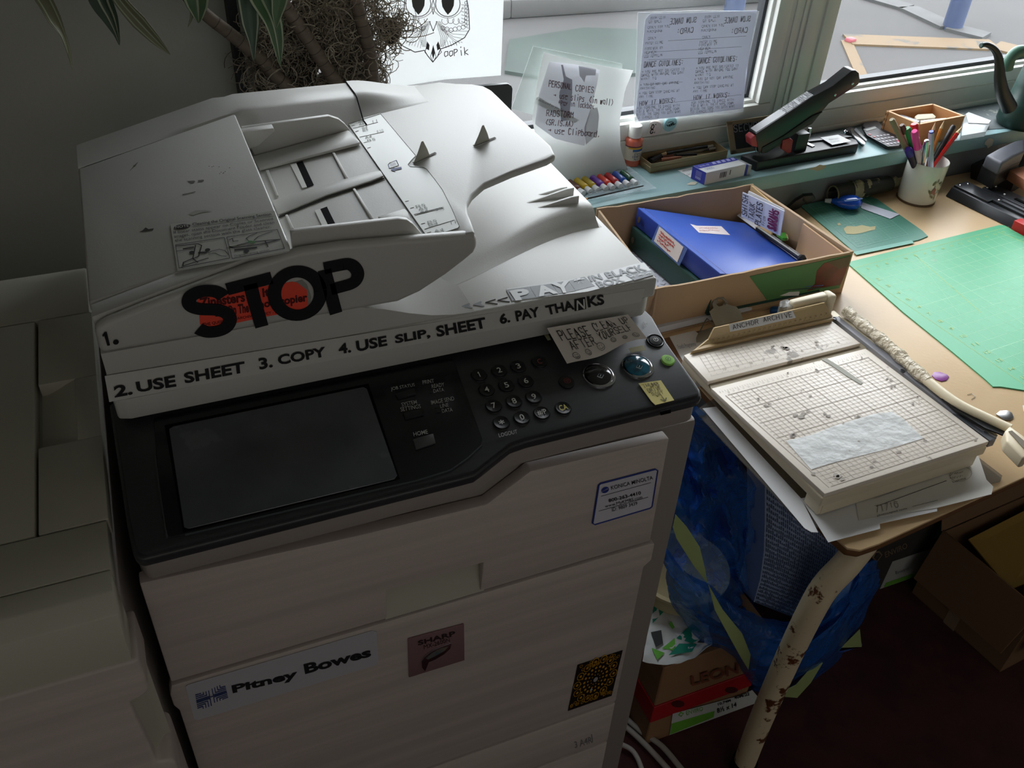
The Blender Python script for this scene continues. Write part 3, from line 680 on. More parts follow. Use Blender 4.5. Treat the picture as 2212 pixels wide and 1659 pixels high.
# scuffs on the cover
SCF = mat('scuff', (112, 110, 102), .7); SCD = mat('dark_scuff', (62, 60, 54), .7)
cvp = lambda x, y: PL(*c1(x, y), V(CV[0]) + ZX * .0019, CV[1])
def smear(quads, m, par, pl, nm='scuff'):
    mb = MB()
    for q in quads:
        n = len(q) // 2; mb.face([pl(q[2 * i], q[2 * i + 1]) for i in range(n)])
    return link(nm, mb, m, par)
fc = [o for o in COL.objects if o.name == 'feeder_cover'][0]
smear([(770, 850, 800, 846, 860, 832, 862, 836, 800, 852, 772, 856), (800, 762, 850, 758, 860, 764, 848, 774, 832, 776), (876, 756, 916, 752, 918, 762, 880, 768), (432, 660, 462, 636, 470, 632, 446, 664), (412, 690, 436, 664, 438, 666, 414, 692)], SCF, fc, cvp)
smear([(474, 1110, 500, 1098, 520, 1078, 540, 1090, 576, 1084, 570, 1098, 530, 1106, 500, 1108)], SCD, fc, cvp)
smear([(950 + dx, 660 + dy, 955 + dx, 658 + dy, 957 + dx, 662 + dy, 951 + dx, 664 + dy) for dx, dy in ((0, 0), (30, 0), (68, 4), (82, 40), (95, 48), (140, 10), (100, 44), (110, 36), (72, 50), (20, 4))], SCD, fc, cvp)
smear([(810, 985, 860, 962, 930, 960, 978, 966, 900, 976, 840, 996)], mat('pale_scuff', (172, 172, 164), .6), fc, cvp)
# NOTE label
NL = mat('note_label', (196, 196, 188), .4)
nq = [(690, 1060), (1400, 968), (1500, 1242), (738, 1378)]
n_ = link('note_label', MB().slab([cvp(*q) + ZX * .0003 for q in nq], (0, 0, .0004)), NL, FD)
fn = quad([cvp(*q) + ZX * .0008 for q in nq])
tm = MB()
put(tm, fn, [(.03 + .08 + .08 * math.cos(a / 16 * 6.283), .90 + .055 * math.sin(a / 16 * 6.283)) for a in range(16)], [tuple(range(16))])
text(tm, sub(fn, .21, .96, .865, .955), 'Cleaning the Original Scanning Section', .012)
line(tm, fn, [(.21, .85), (.97, .85)], .006, 2.5)
text(tm, sub(fn, .02, .96, .745, .825), 'If linear stains appear on Copies or Scanned')
text(tm, sub(fn, .02, .96, .655, .735), 'images, open the Document Feeder and clean')
text(tm, sub(fn, .02, .92, .565, .645), 'the scanning section with the glass cleaner.')
for a, b in ((.02, .475), (.50, .965)):
    line(tm, fn, [(a, .52), (b, .52), (b + .005, .06), (a, .04), (a, .52)], .012, 2.5)
g1_ = sub(fn, .02, .475, .04, .52)
line(tm, g1_, [(.0, .95), (.45, .9), (.52, .8), (.42, .35), (.3, .28), (.38, .1)], .03, 1.3); line(tm, g1_, [(.4, .85), (.3, .3), (.1, .2), (.08, .05), (.3, .12), (.6, .2)], .03, 1.3); line(tm, g1_, [(0, .8), (.35, .78)], .05, 1.3); line(tm, g1_, [(.0, .72), (.35, .7)], .02, 1.3)
disc(tm, g1_, .3, .56, .07, 1.3); disc(tm, g1_, .62, .56, .07, 1.3)
line(tm, g1_, [(.44, .5), (.58, .46)], .07, 1.3); line(tm, g1_, [(.62, .42), (.7, .48), (.85, .5), (.95, .4), (1.0, .2)], .02, 1.3); line(tm, g1_, [(.62, .36), (.75, .36), (.85, .2), (.95, .15)], .02, 1.3)
g2_ = sub(fn, .50, .965, .04, .52)
line(tm, g2_, [(.0, .55), (.4, .6), (.98, .5), (.62, .42), (.08, .46), (.0, .55)], .04, 1.3); line(tm, g2_, [(.1, .36), (.5, .3)], .07, 1.3); disc(tm, g2_, .3, .22, .07, 1.3)
line(tm, g2_, [(.4, .65), (.36, .8), (.45, .9), (.6, .98)], .02, 1.3); line(tm, g2_, [(.5, .66), (.6, .8), (.9, .95)], .02, 1.3); line(tm, g2_, [(.7, .55), (.72, .25)], .03, 1.3)
line(tm, g2_, [(.02, .85), (.1, .9), (.1, .75), (.2, .75)], .02, 1.3)
text(tm, sub(g2_, .05, .72, .03, .14), 'Original scanning section')
link('note_print', tm, mat('note_ink', (52, 52, 50), .6), n_)
tm = MB(); text(tm, sub(fn, .045, .175, .87, .93), 'NOTE', .012, lift=.0008); link('note_heading', tm, NL, n_)
tm = MB(); disc(tm, g2_, .42, .6, .06, 1.3, 8, .0006); disc(tm, g2_, .48, .57, .05, 1.3, 8, .0006); link('note_sponge', tm, mat('green_print', (90, 140, 90), .6), n_)

# ---------------------------------------------------------------- lettering on the front of feeder and lid
YFR = -.0012
def yq(*c, y=YFR): return [on(c[i], c[i + 1], 'y', y) for i in (0, 2, 4, 6)]
def S3(x, y): return (150 + x / 2.37, 550 + y / 2.37)
def yq3(*c, y=YFR): return [on(*S3(c[i], c[i + 1]), 'y', y) for i in (0, 2, 4, 6)]
ws_ = link('label_tape', MB().slab(yq(226, 812, 1394, 622, 1384, 652, 236, 868, y=-.0002), (0, -.0003, 0)), mat('label_tape', (212, 211, 206), .4), LID)
# orange-red sticker with dark outline lettering
OR = mat('fluorescent_red', (255, 84, 62), .55)
st = [S3(*q) for q in ((650, 225), (720, 205), (1140, 138), (1165, 142), (1215, 180), (1222, 255), (1205, 272), (1100, 300), (1000, 318), (720, 378), (668, 355), (662, 260))]
OS = link('red_sticker', MB().slab([on(x, y, 'y', YFR) for x, y in st], (0, -.0003, 0)), OR, FD)
link('sticker_residue', MB().slab([on(*S3(x, y), 'y', YFR) for x, y in ((1150, 140), (1190, 128), (1215, 150), (1238, 215), (1232, 260), (1222, 262))], (0, -.0002, 0)), mat('grey_residue', (150, 150, 142), .7), FD)
tm = MB()
for s_, q in (('Zinesters', (662, 222, 895, 190, 900, 240, 668, 275)), ('It', (985, 172, 1020, 166, 1026, 212, 990, 218)), ('Do  On The', (745, 270, 915, 245, 920, 295, 748, 318)), ('Photocopier', (940, 240, 1215, 195, 1220, 250, 945, 290))):
    fq = quad(yq3(*q, y=YFR - .0004)); text(tm, fq, s_, .035)
for s_, q in (('THE QUEER', (682, 350, 795, 333, 798, 350, 685, 368)), ('ARCHIVE PROJECT - 2', (858, 320, 1060, 286, 1063, 302, 860, 336))):
    text(tm, quad(yq3(*q, y=YFR - .0004)), s_, .01)
line(tm, quad(yq3(1140, 262, 1220, 248, 1222, 262, 1142, 276, y=YFR - .0004)), [(0, .5), (1, .5)], .6, 5)
link('sticker_print', tm, mat('sticker_dark_red', (84, 12, 12), .6), OS)
def strokes3(strs, w_, y, n=12):
    """thick vinyl letter strokes along photo-measured points"""
    mb = MB()
    for st_ in strs:
        pts = [on(*S3(*p), 'y', y) for p in st_]
        L_, R_ = [], []
        for i, p in enumerate(pts):
            t = (pts[min(i + 1, len(pts) - 1)] - pts[max(i - 1, 0)]).normalized(); nn = V((-t.z, 0, t.x)) * w_ / 2
            L_.append(p + nn); R_.append(p - nn)
        for i in range(len(pts) - 1): mb.slab([L_[i], R_[i], R_[i + 1], L_[i + 1]], (0, -.0006, 0))
    return mb
def arc(cx, cy, rx, ry, a0, a1, n=16, rot=0):
    o = []
    for i in range(n + 1):
        a = math.radians(a0 + (a1 - a0) * i / n); x, y = rx * math.cos(a), ry * math.sin(a); r = math.radians(rot)
        o.append((cx + x * math.cos(r) - y * math.sin(r), cy + x * math.sin(r) + y * math.cos(r)))
    return o
yS = -.0022
def sm(pts, n=4):
    o = []
    for i in range(len(pts) - 1):
        p0, p1, p2, p3 = pts[max(i - 1, 0)], pts[i], pts[i + 1], pts[min(i + 2, len(pts) - 1)]
        for k in range(n):
            t = k / n; o.append(tuple(.5 * (2 * p1[c] + (p2[c] - p0[c]) * t + (2 * p0[c] - 5 * p1[c] + 4 * p2[c] - p3[c]) * t * t + (3 * p1[c] - p0[c] - 3 * p2[c] + p3[c]) * t ** 3) for c in (0, 1)))
    return o + [pts[-1]]
Sst = [(788, 215), (770, 198), (745, 188), (715, 184), (680, 186), (648, 196), (622, 212), (612, 232), (614, 252), (632, 268), (668, 278), (710, 280), (750, 282), (790, 292), (815, 310), (822, 334), (812, 360), (790, 380), (755, 392), (715, 396), (685, 390), (660, 378)]
Tst1 = [(806, 178), (1036, 118)]; Tst2 = [(925, 150), (945, 230), (985, 368)]
link('vinyl_letter', strokes3([sm(Sst)], .0128, yS), VINYL, FD, smooth=0)
link('vinyl_letter', strokes3([Tst1, Tst2], .0128, yS), VINYL, FD, smooth=0)
link('vinyl_letter', strokes3([arc(1167, 198, 118, 112, 0, 360, 40, -8)], .0128, yS), VINYL, FD, smooth=0)
link('vinyl_letter', strokes3([[(1305, 78), (1365, 300)], [(1303, 70), (1340, 62), (1400, 50)] + sm([(1400, 50), (1430, 48), (1455, 60), (1472, 82), (1476, 108), (1464, 134), (1440, 150), (1400, 162)]) + [(1338, 178)]], .0128, yS), VINYL, FD, smooth=0)
tm = MB()
text(tm, quad(yq3(163, 396, 200, 394, 214, 462, 188, 468, y=yS)), '1', .05); disc(tm, quad(yq3(222, 436, 252, 432, 254, 458, 224, 462, y=yS)), .5, .5, .5)
link('step_number', tm, VINYL, FD)
tm = MB()
c4q = lambda *c: [on(*k4(c[i], c[i + 1]), 'y', -.0012) for i in (0, 2, 4, 6)]
for s_, q in (('2.', (225, 672, 318, 655, 325, 715, 232, 732)), ('USE', (338, 652, 540, 615, 548, 675, 348, 706)), ('SHEET', (583, 605, 895, 545, 900, 602, 592, 660)), ('3.', (965, 530, 1036, 520, 1042, 575, 975, 590)), ('COPY', (1062, 515, 1308, 470, 1316, 520, 1072, 566)),
              ('4.', (1375, 457, 1438, 447, 1443, 500, 1380, 510)), ('USE', (1465, 442, 1622, 413, 1628, 465, 1472, 498))):
    text(tm, quad(yq3(*q)), s_, .034)
for s_, q in (('SLIP,', (155, 365, 375, 322, 385, 385, 160, 428)), ('SHEET', (415, 308, 728, 250, 742, 318, 425, 378)), ('6.', (820, 232, 885, 218, 892, 282, 828, 298)), ('PAY', (920, 212, 1070, 184, 1082, 244, 932, 278)), ('THA', (1112, 178, 1290, 142, 1302, 200, 1128, 238)), ('KS', (1378, 118, 1485, 104, 1492, 168, 1388, 190))):
    text(tm, quad(c4q(*q)), s_, .034)
link('step_lettering', tm, INK, LID)
link('inverted_letter_tile', MB().slab([p for p in c4q(1300, 138, 1368, 124, 1374, 198, 1302, 212)], (0, -.0004, 0)), INK, LID)
tm = MB(); text(tm, quad([p + V((0, -.0006, 0)) for p in c4q(1312, 142, 1362, 132, 1366, 194, 1312, 206)]), 'N', .01); link('inverted_letter', tm, WHITEINK, LID)
# PAY IN BLACK BOX sticker lying on the lid top
ZL = 1.0364
def zq(*c, z=ZL): return [on(*c2(c[i], c[i + 1]), 'z', z) for i in range(0, len(c), 2)]
SILV = mat('silver_sticker', (140, 144, 148), .6); STW = mat('sticker_white', (226, 228, 228), .6)
s_ = MB().slab(zq(1085, 1500, 1640, 1418, 1960, 1330, 2025, 1318, 2095, 1396, 2085, 1405, 1640, 1518, 1300, 1560, 1130, 1582), (0, 0, .0003)); PS = link('pay_sticker', s_, STW, LID)
tm = MB()
for q in ((1085, 1505, 1240, 1484, 1290, 1555, 1125, 1580), (1245, 1483, 1390, 1464, 1440, 1535, 1292, 1556), (1392, 1462, 1500, 1444, 1560, 1512, 1445, 1532), (1510, 1445, 1620, 1415, 1690, 1478, 1560, 1510)): tm.slab(zq(*q, z=ZL + .0004), (0, 0, .0002))
for q in ((1900, 1405, 2080, 1370, 2105, 1400, 1960, 1440),): tm.slab(zq(*q, z=ZL + .0004), (0, 0, .0002))
for s2, q in (('IN BLACK', (1640, 1412, 2005, 1332, 2050, 1372, 1665, 1450)), ('BOX', (1690, 1452, 1860, 1418, 1900, 1448, 1725, 1492))): text(tm, quad(zq(*q, z=ZL + .0005)), s2, .03)
link('silver_print', tm, SILV, PS)
tm = MB()
for s2, q in (('P', (1105, 1512, 1225, 1492, 1270, 1565, 1150, 1580)), ('A', (1275, 1482, 1385, 1468, 1440, 1528, 1310, 1552)), ('Y', (1385, 1462, 1520, 1440, 1530, 1520, 1440, 1532)), ('*', (1540, 1432, 1615, 1418, 1635, 1455, 1560, 1472)), ('*', (1925, 1412, 1965, 1404, 1980, 1424, 1940, 1432)), ('*', (1980, 1400, 2020, 1392, 2036, 1412, 1996, 1420)), ('*', (2035, 1390, 2070, 1384, 2085, 1402, 2048, 1408))): text(tm, quad(zq(*q, z=ZL + .0008)), s2, .05)
link('white_print', tm, STW, PS)
tm = MB()
for i, (x, y, m_) in enumerate(((500, 190, 1), (580, 180, 1), (655, 168, 1), (735, 155, 0), (812, 142, 0))):
    q = [on(*k4(x + a, y + b), 'z', ZL) for a, b in ((0, -4), (72, -26), (68, -12), (80, 10))]
    if i < 3: tm.slab([on(*k4(x + a, y + b), 'z', ZL) for a, b in ((0, 2), (48, -18), (54, -14), (50, 0), (72, 12), (66, 16), (0, 6))], (0, 0, .0003))
    else:
        tm.tube([on(*k4(x + 62, y - 18), 'z', ZL), on(*k4(x, y + 2), 'z', ZL), on(*k4(x + 76, y + 12), 'z', ZL)], .0007, 4)
link('arrow_letters', tm, mat('dark_silver', (110, 112, 115), .4), LID)

# ---------------------------------------------------------------- stickers on the doors
YS = YD - .0006
def dq(*c, y=YS): return [on(c[i], c[i + 1], 'y', y) for i in range(0, len(c), 2)]
c5 = lambda x, y: (900 + x / 2.517, 1000 + y / 2.517)
c6 = lambda x, y: (350 + x / 3.26, 1150 + y / 3.26)
def dq5(*c, y=YS): return [on(*c5(c[i], c[i + 1]), 'y', y) for i in range(0, len(c), 2)]
def dq6(*c, y=YS): return [on(*c6(c[i], c[i + 1]), 'y', y) for i in range(0, len(c), 2)]
pbs = link('company_sticker', MB().slab(dq6(165, 1085, 185, 1070, 1480, 690, 1512, 700, 1525, 900, 1515, 930, 250, 1322, 225, 1310), (0, -.0004, 0)), mat('silver_grey_sticker', (190, 190, 196), .35), ld)
tm = MB()
text(tm, quad(dq6(488, 1078, 950, 962, 958, 1038, 502, 1148, y=YS - .0006)), 'Pitney', .04); text(tm, quad(dq6(995, 928, 1465, 806, 1475, 872, 1008, 998, y=YS - .0006)), 'Bowes', .04)
link('sticker_lettering', tm, INK, pbs)
tm = MB(); fq = quad(dq6(232, 1120, 440, 1062, 468, 1180, 255, 1260, y=YS - .0006))
for i in range(4):
    o_ = .09 + i * .1; r_k = .22 + i * .075
    a_ = .56 - .0
    line(tm, fq, [(0, .42 - i * .12 if 0 else .56 + .09 * i), (.44 - .09 * i, .56 + .09 * i), (.44 - .09 * i, .85)], .045, 1.5) if i < 4 else None
    line(tm, fq, [(1, .56 + .09 * i), (.56 + .09 * i, .56 + .09 * i), (.56 + .09 * i, 1.0)], .045, 1.5)
    line(tm, fq, [(0, .44 - .09 * i), (.44 - .09 * i, .44 - .09 * i), (.44 - .09 * i, .05)], .045, 1.5)
    line(tm, fq, [(1, .44 - .09 * i), (.56 + .09 * i, .44 - .09 * i), (.56 + .09 * i, .15)], .045, 1.5)
line(tm, fq, [(0, .5), (1, .5)], .04, 1.5); line(tm, fq, [(.5, 0), (.5, 1)], .04, 1.5)
link('sticker_emblem', tm, mat('navy_ink', (44, 62, 118), .6), pbs)
sb = link('maker_badge', MB().slab(dq5(-48, 952, 255, 871, 258, 1066, -44, 1160), (0, -.0022, 0)), mat('mauve_metal_badge', (150, 118, 122), .35, metal=.3), ld, .0006)
tm = MB(); text(tm, quad(dq5(5, 968, 208, 912, 212, 938, 8, 992, y=YS - .0025)), 'SHARP', .03); text(tm, quad(dq5(38, 990, 178, 950, 182, 972, 40, 1012, y=YS - .0025)), 'MX-2600N', .0); link('badge_lettering', tm, mat('badge_dark', (48, 34, 36), .5), sb)
wing = [(25, 1075), (45, 1045), (85, 1015), (130, 995), (190, 975), (182, 1005), (150, 1035), (100, 1065), (65, 1080), (45, 1130), (28, 1110)]
link('badge_wing', MB().slab([on(*c5(*p), 'y', YS - .0024) for p in wing], (0, -.0016, 0)), CHROME, sb, .0008)
link('badge_wing_inlay', MB().slab([on(*c5(*p), 'y', YS - .0042) for p in ((50, 1062), (88, 1030), (135, 1008), (172, 998), (150, 1022), (100, 1050), (62, 1068))], (0, -.0003, 0)), mat('rainbow_inlay', (196, 150, 90), .2, col2=(60, 110, 130), vscale=30, metal=.4), sb)
ms_ = link('mandala_sticker', MB().slab(dq5(875, 1098, 1120, 1018, 1060, 1265, 822, 1348), (0, -.0004, 0)), mat('sticker_black', (26, 22, 18), .4), ld)
fq = quad(dq5(875, 1098, 1120, 1018, 1060, 1265, 822, 1348, y=YS - .0006))
tm = MB()
mr = random.Random(5)
for r0, n_p, w_ in ((.1, 10, .012), (.17, 14, .02), (.25, 18, .028), (.33, 20, .02)):
    for i in range(n_p):
        a = 2 * math.pi * i / n_p; disc(tm, fq, .5 + math.cos(a) * r0, .54 + math.sin(a) * r0 * 1.05, w_, 1, 6, .0003)
for i in range(14):
    a = 2 * math.pi * i / 14; cx_, cy_ = .5 + math.cos(a) * .41, .54 + math.sin(a) * .41
    if 0.05 < cx_ < .95 and .08 < cy_ < .95:
        ring(tm, fq, cx_, cy_, .075, .014, 1, 10); disc(tm, fq, cx_, cy_, .03, 1, 6)
for i in range(40):
    x_, y_ = mr.uniform(.03, .97), mr.choice([mr.uniform(.86, .97), mr.uniform(.08, .16)]); ring(tm, fq, x_, y_, .03, .01, 1, 6)
link('mandala_print', tm, mat('mandala_gold', (190, 140, 30), .5), ms_)
tm = MB(); disc(tm, fq, .5, .54, .05, 1, 10, .0008); disc(tm, fq, .45, .33, .035, 1, 4, .0008); link('mandala_wear', tm, mat('worn_silver', (170, 165, 160), .5), ms_)
kq = (985, 118, 1302, 36, 1310, 50, 1278, 240, 1262, 250, 962, 335, 957, 322)
km = link('service_sticker', MB().slab(dq5(990, 122, 1000, 112, 1298, 34, 1311, 42, 1280, 236, 1268, 246, 968, 335, 957, 328), (0, -.0004, 0)), mat('service_white', (214, 214, 224), .4), ud)
tm = MB(); o_ = dq5(990, 122, 1000, 112, 1298, 34, 1311, 42, 1280, 236, 1268, 246, 968, 335, 957, 328, y=YS - .0006)
tm.tube(o_ + [o_[0]], .0011, 5); f3 = quad(dq5(1003, 136, 1043, 124, 1047, 156, 1005, 168, y=YS - .0006)); disc(tm, f3, .5, .5, .5, 1, 20)
link('sticker_border', tm, mat('service_blue', (40, 58, 140), .5), km)
tm = MB()
for s2, q, b_ in (('KONICA MINOLTA', (1055, 125, 1282, 68, 1285, 88, 1058, 146), .003), ('800-263-4410', (1042, 196, 1218, 152, 1220, 170, 1044, 214), .02), ('www.MyKMBS.com', (1023, 228, 1226, 176, 1228, 198, 1025, 248), .0), ('ID: 9809 3439', (1060, 243, 1198, 209, 1200, 226, 1062, 264), .0)):
    text(tm, quad(dq5(*q, y=YS - .0006)), s2, b_)
for q in ((1003, 181, 1274, 107), (990, 262, 1258, 186)): tm.tube(dq5(*q, y=YS - .0006), .0004, 4)
bq = quad(dq5(1070, 270, 1178, 240, 1180, 265, 1070, 294, y=YS - .0006)); rb = random.Random(3); x_ = 0
while x_ < .97:
    w_ = rb.choice((.015, .03, .045)); line(tm, bq, [(x_ + w_ / 2, 0), (x_ + w_ / 2, 1)], w_ * 4, 4); x_ += w_ + rb.choice((.015, .03))
link('sticker_print', tm, INK, km)
tm = MB(); line(tm, f3, [(0.1, .42), (.9, .6)], .08); line(tm, f3, [(0.15, .32), (.85, .48)], .05); link('globe_lines', tm, STW, km)

# ---------------------------------------------------------------- finisher cabinet at the left
FZ = .95
FN_ = root('finisher_cabinet', (-.35, .1, 0), 'plain beige paper-feed cabinet on the far left beside the copier', 'cabinet')
link('body', MB().box(-.62, -.035, -.145, .36, 0, FZ - .02), LEFTM, FN_, .004)
link('rear_top_panel', MB().box(-.62, -.024, .2705, .378, FZ - .02, FZ), LEFTM, FN_, .003)
link('top_panel', MB().box(-.62, -.0845, -.0925, .2675, FZ - .02, FZ), LEFTM, FN_, .0025)
# right-hand lid with the finger recess
rec = ons('z', FZ, 82, 828, 165, 808, 163, 955, 96, 972, 82, 968)
rt = MB(); ry0, ry1 = .03, .137
rt.box(-.0815, -.022, ry1, .2675, FZ - .02, FZ); rt.box(-.0815, -.022, -.0925, ry0, FZ - .02, FZ); rt.box(-.045, -.022, ry0, ry1, FZ - .02, FZ)
link('side_lid', rt, LEFTM, FN_, .0012)
link('finger_recess', MB().grid(lambda s, t: V((-.0815 + .045 * s, ry0 + (ry1 - ry0) * t, FZ - .016 * (1 - smoothst(s)))), 8, 3), LEFTM, FN_)
link('front_top_strip', MB().box(-.62, -.0235, -.155, -.0945, FZ - .02, FZ), LEFTM, FN_, .0015)
link('front_bullnose', MB().slab([(-.62, -.1565, FZ), (-.62, -.178, FZ - .004), (-.62, -.193, FZ - .018), (-.62, -.2, FZ - .04), (-.62, -.203, FZ - .075), (-.62, -.1565, FZ - .075)], (.5965, 0, 0)), LEFTM, FN_, .0015, 2)
fd = link('front_door', MB().slab([(-.62, -.205, .05), (-.018, -.205, .05), (-.018, -.205, .705), (-.022, -.205, .712), (-.034, -.205, .714), (-.037, -.205, .80), (-.037, -.205, .822), (-.024, -.205, .826), (-.018, -.205, .832), (-.018, -.205, FZ - .07), (-.62, -.205, FZ - .07)], (0, .06, 0)), DOORM, FN_, .006, 3, label='ribbed beige front door')
fr_ = ons('y', -.20, 286, 1514, 333, 1500, 352, 1490, 372, 1570, 385, 1625, 382, 1638, 340, 1650)
link('side_handle_recess', MB().grid(lambda s, t: V((-.039 + .02 * s, -.2 + .03 * math.sin(s * 1.3), .705 + .13 * t)), 8, 3), LEFTM, FN_)
link('side_panel', MB().box(-.036, -.026, -.17, .36, .05, FZ - .03), FRAMEM, FN_, .002)
# ---------------------------------------------------------------- work table
TZ = .70
def rpt(pts): return [V(p) for p in pts]
def frame(o, ang, tilt=0):
    o = V(o); a = V((math.cos(ang), math.sin(ang), 0)); b = V((-math.sin(ang), math.cos(ang), 0))
    return lambda x, y, z=0: o + a * x + b * y + ZX * z
def fbox(mb, F, x0, x1, y0, y1, z0, z1):
    return mb.slab([F(x0, y0, z0), F(x1, y0, z0), F(x1, y1, z0), F(x0, y1, z0)], F(0, 0, z1 - z0) - F(0, 0, 0))
TBM = mat('worn_hardboard', (222, 190, 146), .38, var=.1, vscale=5, spots=.3, sscale=5, spotc=(228, 198, 158), bump=.08, bscale=150)
EDGM = mat('table_edge_brown', (120, 82, 46), .6, var=.3, vscale=20)
TB = root('work_table', (1.6, .2, 0), 'brown hardboard-topped work table on rusty cream tube legs under the window', 'table')
topo = [(.818, -.17), (.824, -.205), (.838, -.214), (.87, -.2135), (2.75, -.02), (2.75, .69), (.818, .605)]
link('tabletop', MB().slab([(x, y, TZ - .004) for x, y in topo], (0, 0, .004)), TBM, TB, .0012)
link('table_board', MB().slab([(x + (.003 if x < 2 else 0), y + (.003 if y < 0 else 0), TZ - .021) for x, y in topo], (0, 0, .0168)), EDGM, TB, .004, 3)
LEGM = mat('cream_rusty_paint', (222, 206, 172), .45, spots=.415, sscale=17, spotc=(96, 52, 22), bump=.1)
def bend(pts, n=6):
    pts = rpt(pts); out = []
    for i in range(len(pts) - 1):
        p0, p1, p2, p3 = pts[max(i - 1, 0)], pts[i], pts[i + 1], pts[min(i + 2, len(pts) - 1)]
        for k in range(n):
            t = k / n; out.append(.5 * ((2 * p1) + (p2 - p0) * t + (2 * p0 - 5 * p1 + 4 * p2 - p3) * t * t + (3 * p1 - p0 - 3 * p2 + p3) * t ** 3))
    return out + [pts[-1]]
lg = bend([(1.0, -.10, .664), (.93, -.155, .660), (.872, -.18, .628), (.846, -.180, .585), (.838, -.178, .53), (.842, -.168, .4), (.852, -.155, .2), (.868, -.143, .02)])
link('leg', MB().tube(lg, .0195, 18), LEGM, TB, smooth=60)
link('foot_cap', MB().tube([(.868, -.143, 0), (.868, -.143, .035)], .023, 16), SLOT, TB)
link('leg', MB().tube(bend([(.95, .47, .664), (.88, .50, .62), (.87, .50, .4), (.86, .50, .0)]), .0195, 14), LEGM, TB, smooth=60)
link('leg', MB().tube(bend([(2.5, .03, .664), (2.62, -.0, .62), (2.64, -.0, .4), (2.66, -.0, .0)]), .0195, 14), LEGM, TB, smooth=60)
link('leg', MB().tube(bend([(2.5, .50, .664), (2.62, .53, .62), (2.64, .53, .4), (2.66, .53, .0)]), .0195, 14), LEGM, TB, smooth=60)
link('apron_rail', MB().box(1.0, 2.5, .02, .045, .62, .678), LEGM, TB)
def tpt(x, y, z=TZ): return on(x, y, 'z', z)
def tps(z, *c): return ons('z', z, *c)

# cutting mats
def matgrid(mb, fn, nu, nv, w, asp, every=0): 
    for i in range(nu + 1): line(mb, fn, [(i / nu, 0), (i / nu, 1)], w, asp, .0003)
    for j in range(nv + 1): line(mb, fn, [(0, j / nv), (1, j / nv)], w, asp, .0003)
MG = mat('green_mat', (84, 186, 136), .42, var=.05, vscale=4, spots=.25, sscale=6, spotc=(90, 180, 136))
ML = mat('pale_green_line', (166, 228, 184), .5); MY = mat('yellow_green_line', (178, 214, 130), .5)
a_ = V((1.3, .397, TZ)); d_ = V((1.260, -.012, TZ))
f_dir = V((.45, .022, 0)); 
mo = [a_, a_ + f_dir * .93, a_ + f_dir * .98 + V((.012, -.02, 0)), a_ + V((.62, -.03, 0)) , V((1.9, -.07, TZ)), V((1.36, -.045, TZ)), V((1.29, -.026, TZ)), V((1.278, -.016, TZ)), V((1.262, .02, TZ)), V((1.248, .06, TZ)), V((1.262, .1, TZ))]
mo = tps(TZ, 1830, 570, 1836, 567, 2158, 488, 2170, 489, 2215, 515) + [V((1.86, .30, TZ)), V((1.86, -.06, TZ))] + tps(TZ, 2212, 845, 2160, 837, 2144, 837, 2128, 822, 2060, 765, 1950, 676)
MT = root('cutting_mat', (1.55, .18, TZ), 'large bright green cutting mat with inch grid lying on the table', 'cutting mat')
link('mat_sheet', MB().slab(mo, (0, 0, .0022)), MG, MT)
P0 = tpt(1843, 579, TZ + .0023); P1 = tpt(2150, 497, TZ + .0023)      # far edge
ex_ = (P1 - P0).normalized(); ey_ = V((ex_.y, -ex_.x, 0))               # toward the viewer
INCH = .0254
def mp(i, j): return P0 + ex_ * (i * INCH) + ey_ * (j * INCH)
def mline(mb, p, q, w):
    s_ = (q - p).cross(ZX).normalized() * w / 2; mb.face([p - s_, q - s_, q + s_, p + s_])
mb = MB()
for i in range(1, 21): mline(mb, mp(i, .4), mp(i, 16.4 if i < 3 else 17), .0007 if i % 6 else .0012)
for j in range(1, 17): mline(mb, mp(.35 if j < 16 else 1.2, j), mp(21, j), .0007 if j % 6 else .0012)
for (p, q) in (((6, .5), (2.6, 8)), ((6, .5), (6, .5)), ((16.0, .6), (20, 8)), ((1, 2), (14, 10)), ((4, .5), (20, 9.6)), ((1, 3.5), (16, 16))): 
    if p != q: mline(mb, mp(*p), mp(*q), .0006)
link('grid_lines', mb, ML, MT, smooth=0, kind='stuff')
mb = MB()
for i in range(0, 20 * 8):
    if i % 8: mline(mb, mp(i / 8, 0), mp(i / 8, .12 if i % 4 else .2), .0004)
for j in range(0, 16 * 8): mline(mb, mp(0, j / 8), mp(.12 if j % 4 else .2, j / 8), .0004)
mline(mb, mp(0, 0), mp(20, 0), .0008); mline(mb, mp(0, 0), mp(0, 16), .0008)
for (p, q) in (((6.1, .3), (4.3, 8.4)), ((15.6, .3), (18.2, 9))): mline(mb, mp(*p), mp(*q), .0016)
for j in range(2, 17): 
    c = mp(.62, j); text(mb, quad([c + V((-.004, .004, 0)), c + V((.004 if j < 10 else .007, .004, 0)), c + V((.004 if j < 10 else .007, -.004, 0)), c + V((-.004, -.004, 0))]), str(j), .0)
for i in range(1, 18):
    c = mp(i, .5); text(mb, quad([c + V((.004, -.003, 0)), c + V((-.004, -.003, 0)), c + V((-.004, .003, 0)), c + V((.004, .003, 0))]), str(i), .0)
link('mat_scale', mb, MY, MT, smooth=0, kind='stuff')
mb = MB(); 
for (i, j, r_) in ((6.9, 1.6, .009), (2.7, 14.5, .005)):
    c = mp(i, j); mb.face([c + V((math.cos(k) * r_, math.sin(k) * r_ * .6, 0)) for k in range(6)])
link('glue_stain', mb, mat('pale_green_stain', (150, 206, 170), .6), MT)

